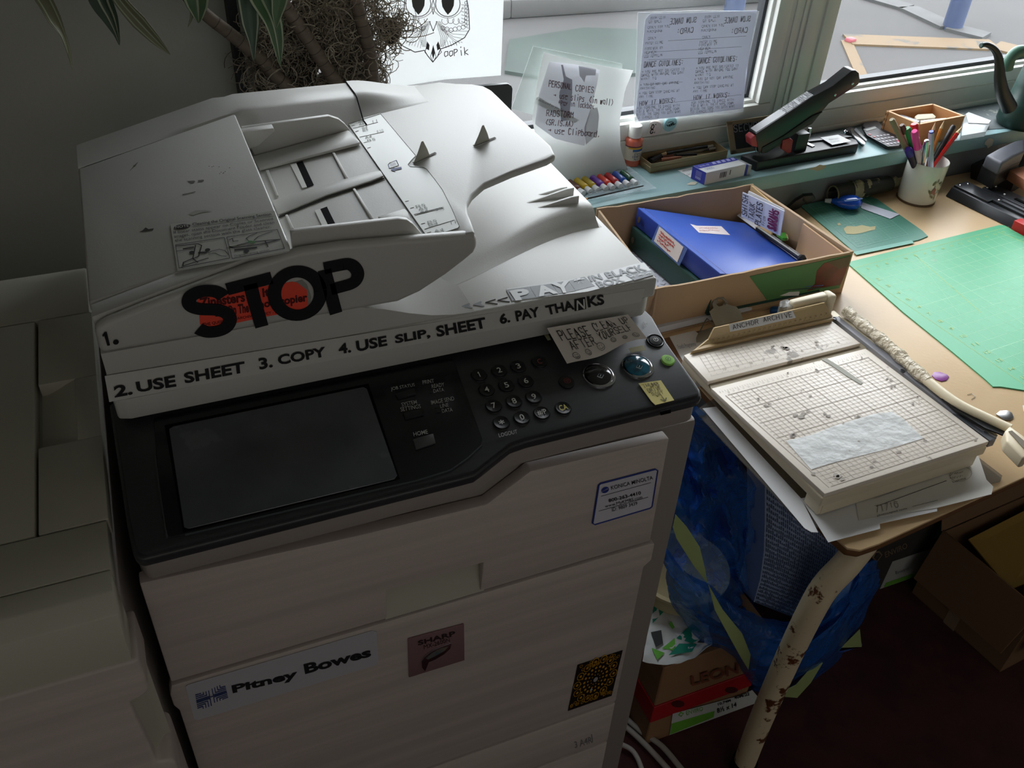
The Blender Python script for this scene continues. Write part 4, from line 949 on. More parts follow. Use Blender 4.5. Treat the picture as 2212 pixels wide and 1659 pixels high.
MG2 = mat('dull_green_mat', (74, 142, 122), .45, var=.1, vscale=5)
q_ = tps(TZ, 1716, 440, 1850, 552, 2004, 516, 1996, 500, 1900, 437, 1840, 432)
M2 = root('cutting_mat', (1.43, .53, TZ), 'small dull green cutting mat with peeled patch beside the cardboard box', 'cutting mat')
link('mat_sheet', MB().slab([V((1.358, .627, TZ)), tpt(1843, 545), tpt(1850, 551), tpt(1985, 520), tpt(2004, 512), tpt(1992, 500), V((1.545, .60, TZ)), V((1.53, .635, TZ))], (0, 0, .0022)), MG2, M2, .0005, 1)
link('mat_rim', MB().slab(tps(TZ + .0023, 1843, 545, 1850, 551, 1975, 525, 1968, 519), (0, 0, .0006)), mat('pale_teal', (124, 186, 170), .5), M2)
fg = quad([V((1.375, .62, TZ + .0023)), V((1.52, .628, TZ + .0023)), tpt(1962, 506, TZ + .0023), tpt(1852, 535, TZ + .0023)])
mb = MB()
for i in range(16): line(mb, fg, [(i / 15, 0), (i / 15, 1)], .008 if i % 5 == 0 else .003, .75, .0003)
for j in range(23): line(mb, fg, [(0, j / 22), (1, j / 22)], .008 if j % 5 == 0 else .003, .75, .0003)
link('grid_lines', mb, mat('pale_teal_line', (118, 178, 160), .5), M2, smooth=0, kind='stuff')
mb = MB(); rr = random.Random(8)
pts = [on(1820 + 14 * 0, 490, 'z', TZ + .0026)]
pk = [(1822, 494), (1830, 488), (1848, 489), (1862, 486), (1880, 490), (1892, 488), (1890, 496), (1876, 499), (1862, 503), (1845, 506), (1828, 505)]
mb.face([tpt(x, y, TZ + .0028) for x, y in pk]); mb.face([tpt(x, y, TZ + .0028) for x, y in ((1808, 483), (1814, 481), (1817, 486), (1811, 487))])
link('peeled_patch', mb, mat('peeled_tan', (196, 186, 140), .7), M2)

# white paper corner, blue correction tape, glasses-case bundle, staple remover
o = link('paper_slip', MB().slab(tps(TZ + .0032, 1862, 437, 1943, 463, 1923, 473, 1860, 450), (0, 0, .0004)), PAPERB); tag(o, 'white triangular paper corner showing beside the small green mat', 'paper')
ct = root('correction_tape', tpt(1825, 436), 'glossy blue teardrop correction-tape dispenser lying on the small green mat', 'correction tape')
BLUEP = mat('glossy_blue_plastic', (28, 84, 204), .12, coat=.5)
A0 = tpt(1794, 434, TZ + .013); A1 = tpt(1862, 438, TZ + .018)
n_ = 12; pth = [A0.lerp(A1, i / n_) for i in range(n_ + 1)]
rad = [v * 1.15 for v in (.0045, .007, .0105, .0135, .016, .0178, .019, .0198, .020, .0195, .0175, .013, .005)]
link('case', MB().tube(pth, .01, 16, taper=rad, flat=.62, up=(0, 0, 1)), BLUEP, ct, smooth=70)
link('tip', MB().tube([A0 + (A0 - A1) * .18, A0 + (A1 - A0) * .02], .004, 10, taper=.0055), mat('clear_tip', (200, 206, 210), .3), ct)
mb = MB()
for k in (.35, .6): 
    c = A0.lerp(A1, .62); mb.tube([c + V((-.026 + .0, -.004 - .012 * k, .0117)), c + V((0, -.008 - .014 * k, .0125)), c + V((.02, -.006 - .01 * k, .0112))], .0009, 5)
link('molded_line', mb, mat('pale_blue', (150, 180, 230), .3), ct)
cs = root('glasses_case', tpt(1830, 405), 'open dark pouch wrapped in clear cellophane against the low wall', 'pouch')
F = frame(V((1.475, .617, TZ)), .06)
CE = film('cellophane', (226, 214, 170), .5, .08, .8, 60)
link('pouch', MB().grid(lambda s, t: F(-.045 + .16 * s, .016 * math.cos(t * 5.4), .022 + .02 * math.sin(t * 5.4) * (1 - .3 * s)), 8, 16, .002), mat('dark_pouch', (38, 38, 32), .5), cs, smooth=60)
link('rim', MB().tube([F(-.046, .017 * math.cos(a / 16 * 6.28), .022 + .02 * math.sin(a / 16 * 6.28)) for a in range(17)], .0016, 6), mat('khaki_rim', (112, 112, 84), .5), cs)
link('cellophane', MB().grid(lambda s, t: F(.0 + .17 * s, .02 * math.cos(t * 6.28) * (1 - s * .6), .022 + .023 * math.sin(t * 6.28) * (1 - s * .7) + .003 * math.sin(s * 40 + t * 9)), 24, 16), CE, cs, smooth=60)
srm = root('staple_remover', tpt(1720, 430), 'small black claw staple remover between the box and the low wall', 'staple remover')
BLK = mat('black_plastic', (24, 25, 27), .4)
Fz = frame(V((1.335, .6, TZ)), -.5)
link('jaw', MB().slab([Fz(-.03, 0, .002), Fz(-.02, 0, .0), Fz(.0, 0, .012), Fz(.01, 0, .03), Fz(.0, 0, .038), Fz(-.012, 0, .028)], Fz(0, .014, 0) - Fz(0, 0, 0)), BLK, srm, .001)
link('jaw', MB().slab([Fz(.0, 0, .03), Fz(.012, 0, .022), Fz(.02, 0, .03), Fz(.028, 0, .036), Fz(.02, 0, .044), Fz(.0, 0, .040)], Fz(0, .014, 0) - Fz(0, 0, 0)), BLK, srm, .001)
link('steel_tooth', MB().slab([Fz(-.034, .003, 0), Fz(-.02, .003, .0), Fz(-.028, .003, .008)], Fz(0, .008, 0) - Fz(0, 0, 0)), STEEL, srm)

# mug of pens
MC = V((1.634, .578, TZ))
mug = root('mug', MC, 'white mug with a rose decal full of pens on the table', 'mug')
CER = mat('white_glaze', (232, 230, 222), .15, coat=.4)
prof = [(.0, .0), (.037, .0), (.040, .003), (.0405, .010), (.0415, .05), (.0425, .092), (.0418, .0935), (.0395, .092), (.0385, .05), (.037, .008), (0, .007)]
link('cup', MB().lathe(prof, MC, seg=40), CER, mug, smooth=60)
link('foot_ring', MB().lathe([(.033, -.0), (.041, .0), (.0412, .003), (.040, .005)], MC, seg=40), mat('brown_ring', (96, 74, 52), .5), mug)
def mugf(s, t):
    a = math.radians(-118 + 62 * s); r = .0425; return MC + V((math.cos(a) * r, math.sin(a) * r, .018 + .052 * t))
def blob(mb, fn, cx, cy, rx, ry, rot=0, n=8, lift=.0004, asp=1):
    c, s_ = math.cos(rot), math.sin(rot)
    put(mb, fn, [(cx + (math.cos(6.283 * i / n) * rx * c - math.sin(6.283 * i / n) * ry * s_), cy + (math.cos(6.283 * i / n) * rx * s_ + math.sin(6.283 * i / n) * ry * c)) for i in range(n)], [tuple(range(n))], lift)
rs = MB(); gl_ = MB(); wh = MB()
for cx, cy, rx, ry, ro in ((.18, .36, .05, .13, .6), (.28, .75, .05, .12, -.5), (.62, .72, .05, .13, -.9), (.8, .62, .05, .12, .2), (.35, .15, .05, .12, .9), (.52, .12, .04, .14, 0), (.7, .4, .05, .12, 1.2), (.45, .85, .03, .1, 0), (.78, .28, .04, .1, -.4)): blob(gl_, mugf, cx, cy, rx, ry, ro, 8, .0005)
for cx, cy, rx, ry, ro in ((.5, .6, .13, .13, 0), (.66, .5, .1, .1, .4), (.4, .72, .08, .08, 0), (.62, .25, .09, .07, 0)): blob(wh, mugf, cx, cy, rx, ry, ro, 9, .0007)
for cx, cy, rx, ry, ro in ((.38, .42, .1, .11, 0), (.3, .34, .06, .07, 0), (.44, .28, .07, .06, 0), (.38, .48, .05, .05, 0)): blob(rs, mugf, cx, cy, rx, ry, ro, 9, .0009)
link('leaf_decal', gl_, mat('olive_decal', (124, 120, 88), .4), mug); link('petal_decal', wh, mat('cream_decal', (214, 208, 190), .4), mug); link('rose_decal', rs, mat('rose_decal', (168, 104, 96), .4), mug)
c3 = lambda x, y: (1780 + x / 6.38, 200 + y / 6.38)
def pen(name, top, r, m, label, y_, base, tipm=None, kind='pen', capm=None, capl=0, ln=None, cat=None):
    """a pen in the mug from its foot inside the cup to the photographed tip"""
    T = on(*c3(*top), 'y', y_)
    f = (.0935 - .012) / max(.09, T.z - MC.z - .012); dx, dy = T.x - MC.x, T.y - MC.y; q = math.hypot(dx, dy)
    lim = (.0375 - r) / max(q, .0375 - r); bx, by = (dx * lim - dx * f) / (1 - f) if f < .97 else base[0], (dy * lim - dy * f) / (1 - f) if f < .97 else base[1]
    if q * f < .036 - r: bx, by = base
    k = min(1, (.034 - r) / max(1e-6, math.hypot(bx, by))); B = MC + V((bx * k, by * k, .012))
    d = (T - B).normalized()
    p = root(name, B, label, cat or name.split('_')[-1], 'pens and pencils in the mug')
    L_ = (T - B).length
    cut = L_ - capl if capl else L_
    if kind == 'pencil':
        link('barrel', MB().tube([B, T - d * .016], r, 6), m, p); link('tip', MB().tube([T - d * .016, T], r, 8, taper=.0006), tipm, p)
    else:
        if capl:
            link('barrel', MB().tube([B, B + d * cut], r * .93, 14), tipm or m, p)
            link('cap', MB().tube([B + d * cut, T - d * .004, T], r, 14, taper=[r, r * .95, r * .7]), m, p, smooth=60)
        else:
            link('barrel', MB().tube([B, T - d * .004, T], r, 14, taper=[r, r, r * .75]), m, p, smooth=60)
    return p, B, T, d
WD = mat('bare_wood', (206, 178, 138), .7)
pen('brush', (930, 370), .006, mat('tan_plastic', (150, 138, 104), .5), 'tan round-ended stick leaning left out of the mug', 0.600, (-.033, -.002), cat='stick')
pen('paintbrush', (1070, 445), .0062, mat('dark_brown_cap', (84, 52, 32), .4), 'brown-ended brush just right of the tan stick in the mug', 0.598, (-.024, .004), tipm=mat('cream_barrel', (200, 192, 160), .5), capl=.022)
pen('marker', (1140, 490), .0085, mat('green_cap', (30, 140, 60), .3), 'green-capped marker in the mug', 0.593, (.004, .004), tipm=mat('dark_barrel', (24, 50, 60), .4), capl=.045)
p, B, T, d = pen('marker', (1240, 430), .0088, mat('red_cap', (206, 32, 40), .3), 'thick red marker with white lettering in the mug', 0.600, (.014, .008), tipm=mat('red_barrel', (198, 30, 44), .35), capl=.028)
link('label_band', MB().tube([T - d * .075, T - d * .034], .0091, 14), mat('marker_white', (228, 226, 224), .4), p)
pen('highlighter', (1245, 530), .0075, mat('hot_pink', (246, 66, 160), .25), 'bright pink highlighter at the front of the mug', 0.560, (.002, -.014), tipm=mat('pale_pink', (232, 196, 210), .3), capl=.054)
pen('pen', (1155, 775), .0085, mat('purple_cap', (68, 50, 148), .3), 'short purple pen low at the left of the mug', 0.577, (-.022, .004), tipm=mat('navy_barrel', (30, 26, 60), .3), capl=.02)
p, B, T, d = pen('pen', (1412, 690), .0062, CHROME, 'silver metal ballpoint pen at the front of the mug', 0.553, (.012, -.02))
link('knob', MB().lathe([(.004, -.004), (.006, .0), (.005, .005), (.0, .006)], T, d, 12), CHROME, p)
link('clip', MB().tube([T - d * .004 + V((.006, -.003, 0)), T - d * .04 + V((.007, -.004, 0))], .0012, 6), STEEL, p)
p, B, T, d = pen('pen', (1478, 550), .0058, mat('grey_barrel', (176, 182, 196), .25), 'pale grey pen with blue end in the mug', 0.563, (.022, -.016))
link('end_plug', MB().tube([T - d * .002, T + d * .003], .0045, 12), mat('blue_plug', (62, 88, 196), .4), p)
pen('pencil', (1535, 410), .0038, mat('dusty_red_pencil', (150, 62, 56), .5), 'dull red pencil behind the pens in the mug', 0.608, (.016, .018), tipm=WD, kind='pencil')
pen('pencil', (1655, 390), .0038, mat('orange_pencil', (206, 132, 50), .5), 'thin orange pencil at the back of the mug', 0.608, (.02, .018), tipm=WD, kind='pencil')
pen('pencil', (1790, 455), .0058, mat('black_pencil', (34, 34, 36), .45), 'thick black pencil leaning right in the mug', 0.603, (.02, .01))
pen('pencil', (1905, 470), .0045, mat('red_pencil', (190, 40, 36), .4), 'bright red pencil leaning furthest right in the mug', 0.588, (.012, .004), tipm=WD, kind='pencil')

# hole punch with the wooden block, and three-hole punch in front of it
GRB = mat('dark_grey_metal', (52, 54, 58), .35, metal=.2); BLK2 = mat('punch_black', (26, 27, 29), .45)
c2b = lambda x, y: (1980 + x / 6.638, 270 + y / 6.638)
b3 = root('hole_punch', tpt(2130, 450), 'flat black three-hole punch with red end lying on the table', 'hole punch')
q0 = [(415, 990), (440, 920), (475, 890), (1035, 865), (1340, 1000), (1700, 1180), (1700, 1560), (1420, 1500)]
zb = TZ
A = tpt(*c2b(420, 1000), zb + .004); D = tpt(*c2b(1430, 1500), zb + .004); dd = (D - A).normalized(); nn = V((-dd.y, dd.x, 0))
if nn.x < 0: nn = -nn
def HP(x, y, z=0): return A + dd * x + nn * y + ZX * z
Lh = (D - A).length + .02
fb = lambda mb, x0, x1, y0, y1, z0, z1: mb.slab([HP(x0, y0, z0), HP(x1, y0, z0), HP(x1, y1, z0), HP(x0, y1, z0)], (0, 0, z1 - z0))
link('front_rail', MB().slab([HP(0, 0, -.003), HP(0, .012, .016), HP(0, .03, .016), HP(0, .03, -.003)], dd * Lh), GRB, b3, .001)
mb = MB(); fb(mb, .0, .088, .018, .062, .014, .020); link('top_plate', mb, GRB, b3, .001)
mb = MB(); fb(mb, .04, Lh + .2, .062, .105, .014, .022); link('top_plate', mb, GRB, b3, .001)
mb = MB(); fb(mb, .085, Lh + .2, .034, .062, .014, .020); link('top_plate', mb, GRB, b3, .001)
mb = MB(); fb(mb, .095, Lh, .016, .033, .006, .009); link('channel', mb, BLK2, b3)
mb = MB(); fb(mb, .10, Lh + .2, .045, .054, .020, .024); link('raised_rib', mb, mat('rib_grey', (96, 98, 102), .3, metal=.3), b3, .0015)
mb = MB(); fb(mb, .11, Lh + .2, .075, .083, .022, .024); link('slot', mb, SLOT, b3)
for x, y in ((.008, .028), (.012, .05), (.045, .072), (.05, .094), (.085, .076), (.095, .044)): link('rivet', MB().lathe([(.0035, 0), (.003, .002), (0, .0028)], HP(x, y, .020 if y < .06 else .022), seg=10), CHROME, b3)
mb = MB(); fb(mb, Lh - .03, Lh + .02, -.004, .02, -.003, .018); link('end_cap', mb, mat('red_plastic', (196, 30, 34), .4), b3, .001)
tm = MB(); text(tm, quad([HP(.30, .070, .0245), HP(.18, .070, .0245), HP(.18, .060, .0245), HP(.30, .060, .0245)]), 'BOSTITCH', .03); link('lettering', tm, WHITEINK, b3)
b4 = root('desk_punch', tpt(2180, 400), 'black sloped desk punch with a reddish wooden block on the right of the table', 'punch')
Bq = tpt(*c2b(765, 770)); Cq = tpt(*c2b(1335, 985), TZ)
d4 = (Cq - Bq).normalized(); n4 = V((-d4.y, d4.x, 0)); n4 = n4 if n4.x > 0 else -n4
def DP(x, y, z=0): return Bq + d4 * x + n4 * y + ZX * z
L4 = (Cq - Bq).length
link('base', MB().slab([DP(0, 0, 0), DP(L4, 0, 0), DP(L4, 0, .035), DP(L4 * .86, 0, .055), DP(.02, 0, .06), DP(-.01, 0, .03)], n4 * .03), BLK2, b4, .002)
link('base_plate', MB().slab([DP(0, .02, 0), DP(L4, .02, 0), DP(L4, .3, 0), DP(0, .3, 0)], (0, 0, .02)), BLK2, b4)
hd = [on(*c2b(x, y), 'z', TZ + .095) for x, y in ((1000, 425), (1230, 545), (1400, 440), (1560, 370), (1560, 190), (1400, 225), (1190, 320))]
link('handle', MB().slab(hd, (0, 0, -.03)), mat('slate_plastic', (92, 94, 102), .45), b4, .006, 3)
hd2 = [p + V((.004, .004, -.025)) for p in hd]
link('body', MB().slab([V((p.x, p.y, TZ + .07)) for p in hd2], (0, 0, -.04)), BLK2, b4, .003)
wq = [on(*c2b(x, y), 'z', TZ + .055) for x, y in ((1320, 640), (1475, 740), (1620, 830), (1620, 570))]
link('wooden_block', MB().slab(wq, (0, 0, -.022)), mat('reddish_wood', (206, 138, 106), .55, var=.1, vscale=10, stretch=(1, 8, 1)), b4, .001)

# ---------------------------------------------------------------- cardboard tray with binders
BX0, BX1, BY0, BY1, BZT = .806, 1.198, .292, .566, .803
cb = root('cardboard_box', (1.0, .43, TZ), 'cut-down open cardboard box holding binders on the table', 'box')
def wall(name, pts, th, m=CARD, **k): return link(name, MB().slab(pts, th), m, cb, .0008, 1, **k)
rr = random.Random(4)
def ragged(p, q, n=16, a=.0015):
    p, q = V(p), V(q); return [p.lerp(q, i / n) + V((0, 0, rr.uniform(-a, a))) for i in range(n + 1)]
fw_ = [(.80, BY0 + .02, TZ), (1.222, BY0 + .02, TZ)] + ragged((BX1, BY0, BZT), (.79, BY0, BZT))
link('side_wall', MB().slab(rpt(fw_), (0, .004, 0)), CARD, cb, smooth=0)
link('side_wall', MB().slab(rpt([(.83, BY1, TZ), (1.19, BY1, TZ)] + ragged((1.176, BY1 + .004, BZT), (.83, BY1 + .004, BZT))), (0, .004, 0)), CARD, cb, smooth=0)
link('side_wall', MB().slab(rpt([(1.222, BY0 + .02, TZ), (1.19, BY1, TZ), (1.176, BY1 + .006, BZT), (BX1, BY0, BZT)]), (-.006, 0, 0)), CARD, cb, smooth=0)
link('side_wall', MB().slab(rpt([(.80, BY0, TZ), (.83, BY1, TZ), (.83, BY1, BZT), (.80, BY0, BZT)]), (.004, 0, 0)), CARD, cb, smooth=0)
link('base', MB().slab([(.80, BY0 + .006, TZ + .0005), (1.215, BY0 + .02, TZ + .0005), (1.185, BY1, TZ + .0005), (.83, BY1, TZ + .0005)], (0, 0, .003)), CARD, cb)
link('inner_flap', MB().slab([(1.181, .41, TZ + .006), (1.183, .31, TZ + .02), (1.186, .302, .797), (1.180, .41, .80)], (-.0035, 0, 0)), mat('tan_card', (206, 168, 130), .85, bump=.2), cb)
link('inner_flap', MB().slab([(1.1665, .47, .74), (1.166, .555, .74), (1.162, .558, .81), (1.163, .475, .806)], (-.003, 0, 0)), mat('yellow_card', (214, 180, 128), .85), cb)
GP = mat('green_print', (110, 152, 44), .4); 
gp = [on(x, y, 'y', BY0 - .0004) for x, y in ((1619, 596), (1840, 548), (1833, 585), (1815, 628), (1660, 657))]
gp = [V((p.x, BY0 + (BZT - p.z) * .16 - .0006 if p.x > 1.1 else BY0 + (BZT - p.z) * .06 - .0006, p.z)) for p in gp]
def fwy(x, z): # outer y of front wall
    return BY0 + .02 * (BZT - z) / (BZT - TZ)
def fwp(x, y):
    p = on(x, y, 'y', BY0); 
    for _ in range(4): p = on(x, y, 'y', fwy(p.x, p.z) - .0008)
    return p
gs = link('green_print', MB().slab([fwp(*q) for q in ((1619, 597), (1838, 550), (1826, 590), (1813, 622), (1740, 636), (1658, 650))], (0, -.0002, 0)), GP, cb)
link('red_print', MB().slab([fwp(*q) + V((0, -.0004, 0)) for q in ((1742, 629), (1760, 613), (1764, 585), (1780, 568), (1836, 556), (1826, 590), (1815, 615), (1770, 622))], (0, -.0002, 0)), mat('dark_red_print', (136, 52, 44), .3, col2=(96, 36, 30), vscale=20), cb)
link('dark_print', MB().slab([fwp(*q) + V((0, -.0006, 0)) for q in ((1786, 566), (1838, 552), (1832, 575), (1812, 580))], (0, -.0002, 0)), mat('brown_print', (92, 70, 44), .4), cb)
# papers in the bottom of the box
pl_ = root('paper_pile', (.87, .42, TZ + .004), 'printed white papers under the binders in the cardboard box', 'papers')
link('sheet', MB().slab([(.815, .30, TZ + .0045), (1.02, .31, TZ + .0045), (1.02, .55, TZ + .0045), (.825, .56, TZ + .0045)], (0, 0, .012)), PAPERB, pl_)
tm = MB(); scribble(tm, quad([V((.83, .54, TZ + .0168)), V((1.0, .54, TZ + .0168)), V((1.0, .31, TZ + .0168)), V((.82, .31, TZ + .0168))]), 16, .006, .8, 20, 3); link('print', tm, mat('pale_grey_ink', (150, 152, 165), .7), pl_)
# binders
BB = mat('blue_binder_cloth', (52, 92, 190), .4, var=.05, vscale=20, bump=.06, bscale=600); BBD = mat('blue_binder_side', (36, 62, 150), .4)
def binder(nm, lab, zt, m, m2, th, dx=0, dy=0, drop=.058, th1=.015):
    r_ = root('ring_binder', (.95, .4, zt - th), lab, 'binder')
    A = V((.908 + dx, .555 + dy, zt)); B = V((.928 + dx, .302 + dy, zt)); C = V((1.165 + dx * .5, .304, zt - drop)); D = V((1.142 + dx * .5, .53 + dy, zt - drop))
    n = (B - A).cross(D - A).normalized(); n = n if n.z > 0 else -n
    link('front_cover', MB().slab([A, B, C, D], -n * .003), m, r_, .0012, 2)
    lo_ = [A - ZX * th, B - ZX * th, C - ZX * th1, D - ZX * th1]
    link('back_cover', MB().slab(lo_, ZX * .003), m, r_, .0012, 2)
    e = (D - A).normalized()
    link('spine', MB().slab([A - n * .0015 - e * .0005, B - n * .0015 - e * .0005, lo_[1] + ZX * .001 - e * .002, lo_[0] + ZX * .001 - e * .002], e * .003), m2, r_, .001)
    link('cover_crease', MB().tube([A + e * .012 + n * .0002, B + e * .012 + n * .0002], .0007, 5), m2, r_)
    pb = [p - ZX * .007 for p in (A.lerp(D, .12).lerp(B.lerp(C, .12), .04), B.lerp(C, .12).lerp(A.lerp(D, .12), .04), B.lerp(C, .8), A.lerp(D, .8))]
    link('paper_block', MB().slab(pb, ZX * -.008), PAPER, r_)
    c = A.lerp(B, .07) - n * th * .45 - e * .002
    link('finger_hole', MB().lathe([(.0, 0), (.0055, 0), (.006, .0012), (.0045, .0014)], c, -e, 14), STEEL, r_)
    return r_, A, B, C, D, n, e
r2, *_ = binder('g', 'dark green ring binder under the blue one in the cardboard box', .765, mat('dark_green_cloth', (34, 72, 66), .5), mat('dark_green_cloth2', (32, 66, 60), .5), .046, -.008, -.0, .037, .010)
rb_, A, B, C, D, n, e = binder('b', 'bright blue ring binder lying on top in the cardboard box', .803, BB, BBD, .038)
def spf(s, t): return A.lerp(B, s) - n * (.038 * (1 - t)) - e * .0015
q = [spf(.30, .95), spf(.60, .90), spf(.60, .1), spf(.30, .18)]
link('label_pocket', MB().slab([spf(.28, .98), spf(.64, .94), spf(.63, .02), spf(.27, .08)], -e * .0006), film('clear_pocket', (120, 150, 220), .4, .1), rb_)
link('spine_label', MB().slab([p - e * .0008 for p in q], -e * .0004), mat('cream_label', (232, 222, 218), .6), rb_)
tm = MB(); fq = quad([p - e * .0016 for p in (spf(.56, .2), spf(.34, .26), spf(.34, .85), spf(.56, .8))]); scribble(tm, quad([p - e * .0016 for p in (spf(.33, .85), spf(.57, .8), spf(.57, .2), spf(.33, .28))]), 4, .07, 1.6, 30, 5); link('red_writing', tm, mat('red_pencil_ink', (206, 96, 90), .6), rb_)
cl = [PL(x, y, A + n * .0006, n) for x, y in ((1491, 484), (1505, 488), (1558, 489), (1577, 508), (1510, 503))]
link('cover_label', MB().slab(cl, n * .0004), mat('pinkish_label', (236, 222, 222), .6), rb_)
tm = MB(); scribble(tm, quad([PL(x, y, A + n * .0012, n) for x, y in ((1507, 490), (1555, 491), (1562, 500), (1512, 500))]), 2, .08, 3, 30, 6); link('faint_writing', tm, mat('faint_pink_ink', (226, 180, 180), .6), rb_)
# zines standing at the right of the box
zn = root('zine', (1.15, .49, TZ), 'folded zine with purple and black hand lettering standing in the cardboard box', 'zine')
c3b = lambda x, y: (1250 + x / 3.403, 350 + y / 3.403)
def zn_pts(*c, d=0): return [PL(*c3b(c[i], c[i + 1]), (1.120 + d, .47, .75), (-1, -.35, .12)) for i in range(0, len(c), 2)]
zq_ = zn_pts(1205, 222, 1512, 362, 1478, 520, 1440, 545, 1320, 478, 1200, 400)
zp = zn_pts(1205, 222, 1512, 362, 1480, 545, 1195, 400)
link('cover', MB().slab(zp, (.0015, .0005, 0)), PAPERB, zn)
zf = quad(zn_pts(1205, 222, 1512, 362, 1480, 545, 1195, 400))
tm = MB()
def zrot(fn): return lambda s, t: fn(t, 1 - s)
zfr = zrot(quad([zp[0], zp[1], zp[2], zp[3]]))
zz = lambda s, t: zp[3].lerp(zp[0], s).lerp(zp[2].lerp(zp[1], s), 1 - t) + V((-.0022, -.0008, .0))
for s_, a in (('SHISH', (.12, .98, .84, .98)), ('TAOUK', (.1, .8, .66, .8)), ('PLATES', (-.05 + .05, .95, .48, .63)), ('from', (.1, .5, .38, .46))): hand(tm, sub(zz, *a), s_, .12, aspect=3.2, jit=.2, lift=0)
link('black_writing', tm, mat('violet_black_ink', (42, 36, 48), .6), zn)
tm = MB(); hand(tm, sub(zz, .1, .95, .1, .32), '$ARAHs', .17, aspect=2.6, jit=.2, lift=0); link('purple_writing', tm, mat('purple_ink', (122, 40, 92), .6), zn)
z2 = root('zine', (1.16, .5, TZ), 'plain white folded sheet behind the hand-lettered zine in the box', 'paper')
link('sheet', MB().slab(zn_pts(1250, 212, 1510, 345, 1512, 362, 1330, 290, 1240, 240, d=.006), (.001, .0004, 0)), PAPER, z2)
# papers along the right of the binder, pencil, clip
wp = root('loose_paper', (1.15, .4, TZ + .01), 'narrow white papers standing right of the blue binder', 'paper')
link('sheet', MB().slab([PL(*c3b(x, y), C + n * .0015, n) for x, y in ((1165, 395), (1190, 375), (1700, 730), (1640, 745))], n * .001), PAPERB, wp)
pc = root('pencil', (1.13, .45, .75), 'black pencil with round rubber end along the blue binder', 'pencil')
p1, p2 = [PL(*c3b(x, y), C + n * .008, n) for x, y in ((1312, 486), (1640, 712))]
link('barrel', MB().tube([p1, p2], .0042, 8), mat('black_lacquer', (26, 27, 30), .25), pc)
link('tip', MB().tube([p1 + (p1 - p2).normalized() * .006, p1], .001, 8, taper=.004), WD, pc)
link('rubber_ball', MB().lathe([(0, -.009), (.006, -.006), (.0085, 0), (.006, .006), (0, .009)], p2, (p2 - p1), 14), BLK, pc)
gc = root('bulldog_clip', (1.16, .42, .74), 'small green clip beside the zine in the box', 'clip')
g1, g2, g3, g4 = [PL(*c3b(x, y), C + n * .012, n) for x, y in ((1450, 540), (1510, 535), (1525, 580), (1490, 580))]
link('clip_body', MB().slab([g1, g2, g3, g4], n * .006), mat('green_clip', (70, 160, 60), .4), gc, .001)
link('wooden_jaw', MB().slab([g2, g2.lerp(g3, .8), g3 + (g2 - g1) * .2, g2 + (g2 - g1) * .3], n * .004), WD, gc)

# ---------------------------------------------------------------- under the cutter: acrylic sheet, papers, clipboard
ac = root('acrylic_sheet', (.95, -.02, TZ), 'clear acrylic sheet with rounded corners poking out under the papers', 'sheet')
link('sheet', MB().slab(tps(TZ + .0008, 1500, 890, 1735, 1140, 1752, 1146, 1775, 1140, 2160, 1042, 2164, 1030, 2105, 985, 1700, 760), (0, 0, .003)), film('acrylic', (120, 116, 108), .42, .08), ac, .0005, 1)
p5 = lambda x, y: (1400 + x / 2.724, 600 + y / 2.724)
def psheet(nm, lab, z, pts, m=PAPER, cat='paper', sag=0):
    r_ = root(nm, tpt(*p5(*pts[0]), z), lab, cat)
    link('sheet', MB().slab([tpt(*p5(*q), z) for q in pts], (0, 0, .0006)), m, r_); return r_
psheet('loose_paper', 'white sheet edge showing along the left of the paper trimmer', TZ + .0046, [(320, 770), (400, 760), (900, 1300), (1000, 1500), (960, 1498), (920, 1475)], PAPER)
ps2 = psheet('loose_paper', 'white paper fanned out in front of the paper trimmer', TZ + .0056, [(900, 1300), (1060, 1558), (1365, 1478), (1362, 1448), (1700, 1375), (1700, 1100)], PAPER)
ps3 = psheet('printed_sheet', 'printed sheet with a grid drawing and pencil circle under the trimmer', TZ + .0066, [(1200, 1200), (1240, 1430), (1700, 1355), (2020, 1275), (2030, 1230), (1990, 1190), (1940, 1040)], mat('print_paper', (222, 220, 214), .75))
def t5(z): return lambda *c: quad([tpt(*p5(c[i], c[i + 1]), z) for i in (0, 2, 4, 6)])
Q = t5(TZ + .0074); tm = MB(); fq = Q(1330, 1300, 1740, 1150, 1755, 1195, 1345, 1345)
for i in range(10): line(tm, fq, [(i / 9, 0), (i / 9, 1)], .05, 6)
line(tm, fq, [(0, 0), (1, 0)], .05, 6); line(tm, fq, [(0, 1), (1, 1)], .05, 6)
text(tm, Q(1345, 1395, 1520, 1352, 1525, 1365, 1350, 1410), 'photocopied texts'); line(tm, Q(1345, 1395, 1720, 1300, 1722, 1310, 1348, 1405), [(.55, .5), (.95, .5)], .2, 20)
link('print', tm, INK, ps3)
tm = MB(); hand(tm, Q(1330, 1340, 1470, 1310, 1480, 1350, 1340, 1385), '71716', .09, aspect=3); fq = Q(1760, 1130, 1890, 1100, 1920, 1180, 1790, 1215); ring(tm, fq, .5, .5, .48, .02); scribble(tm, fq, 4, .03, 1, 20, 9, .7); link('pencil_drawing', tm, mat('pale_pencil', (150, 146, 132), .7), ps3)
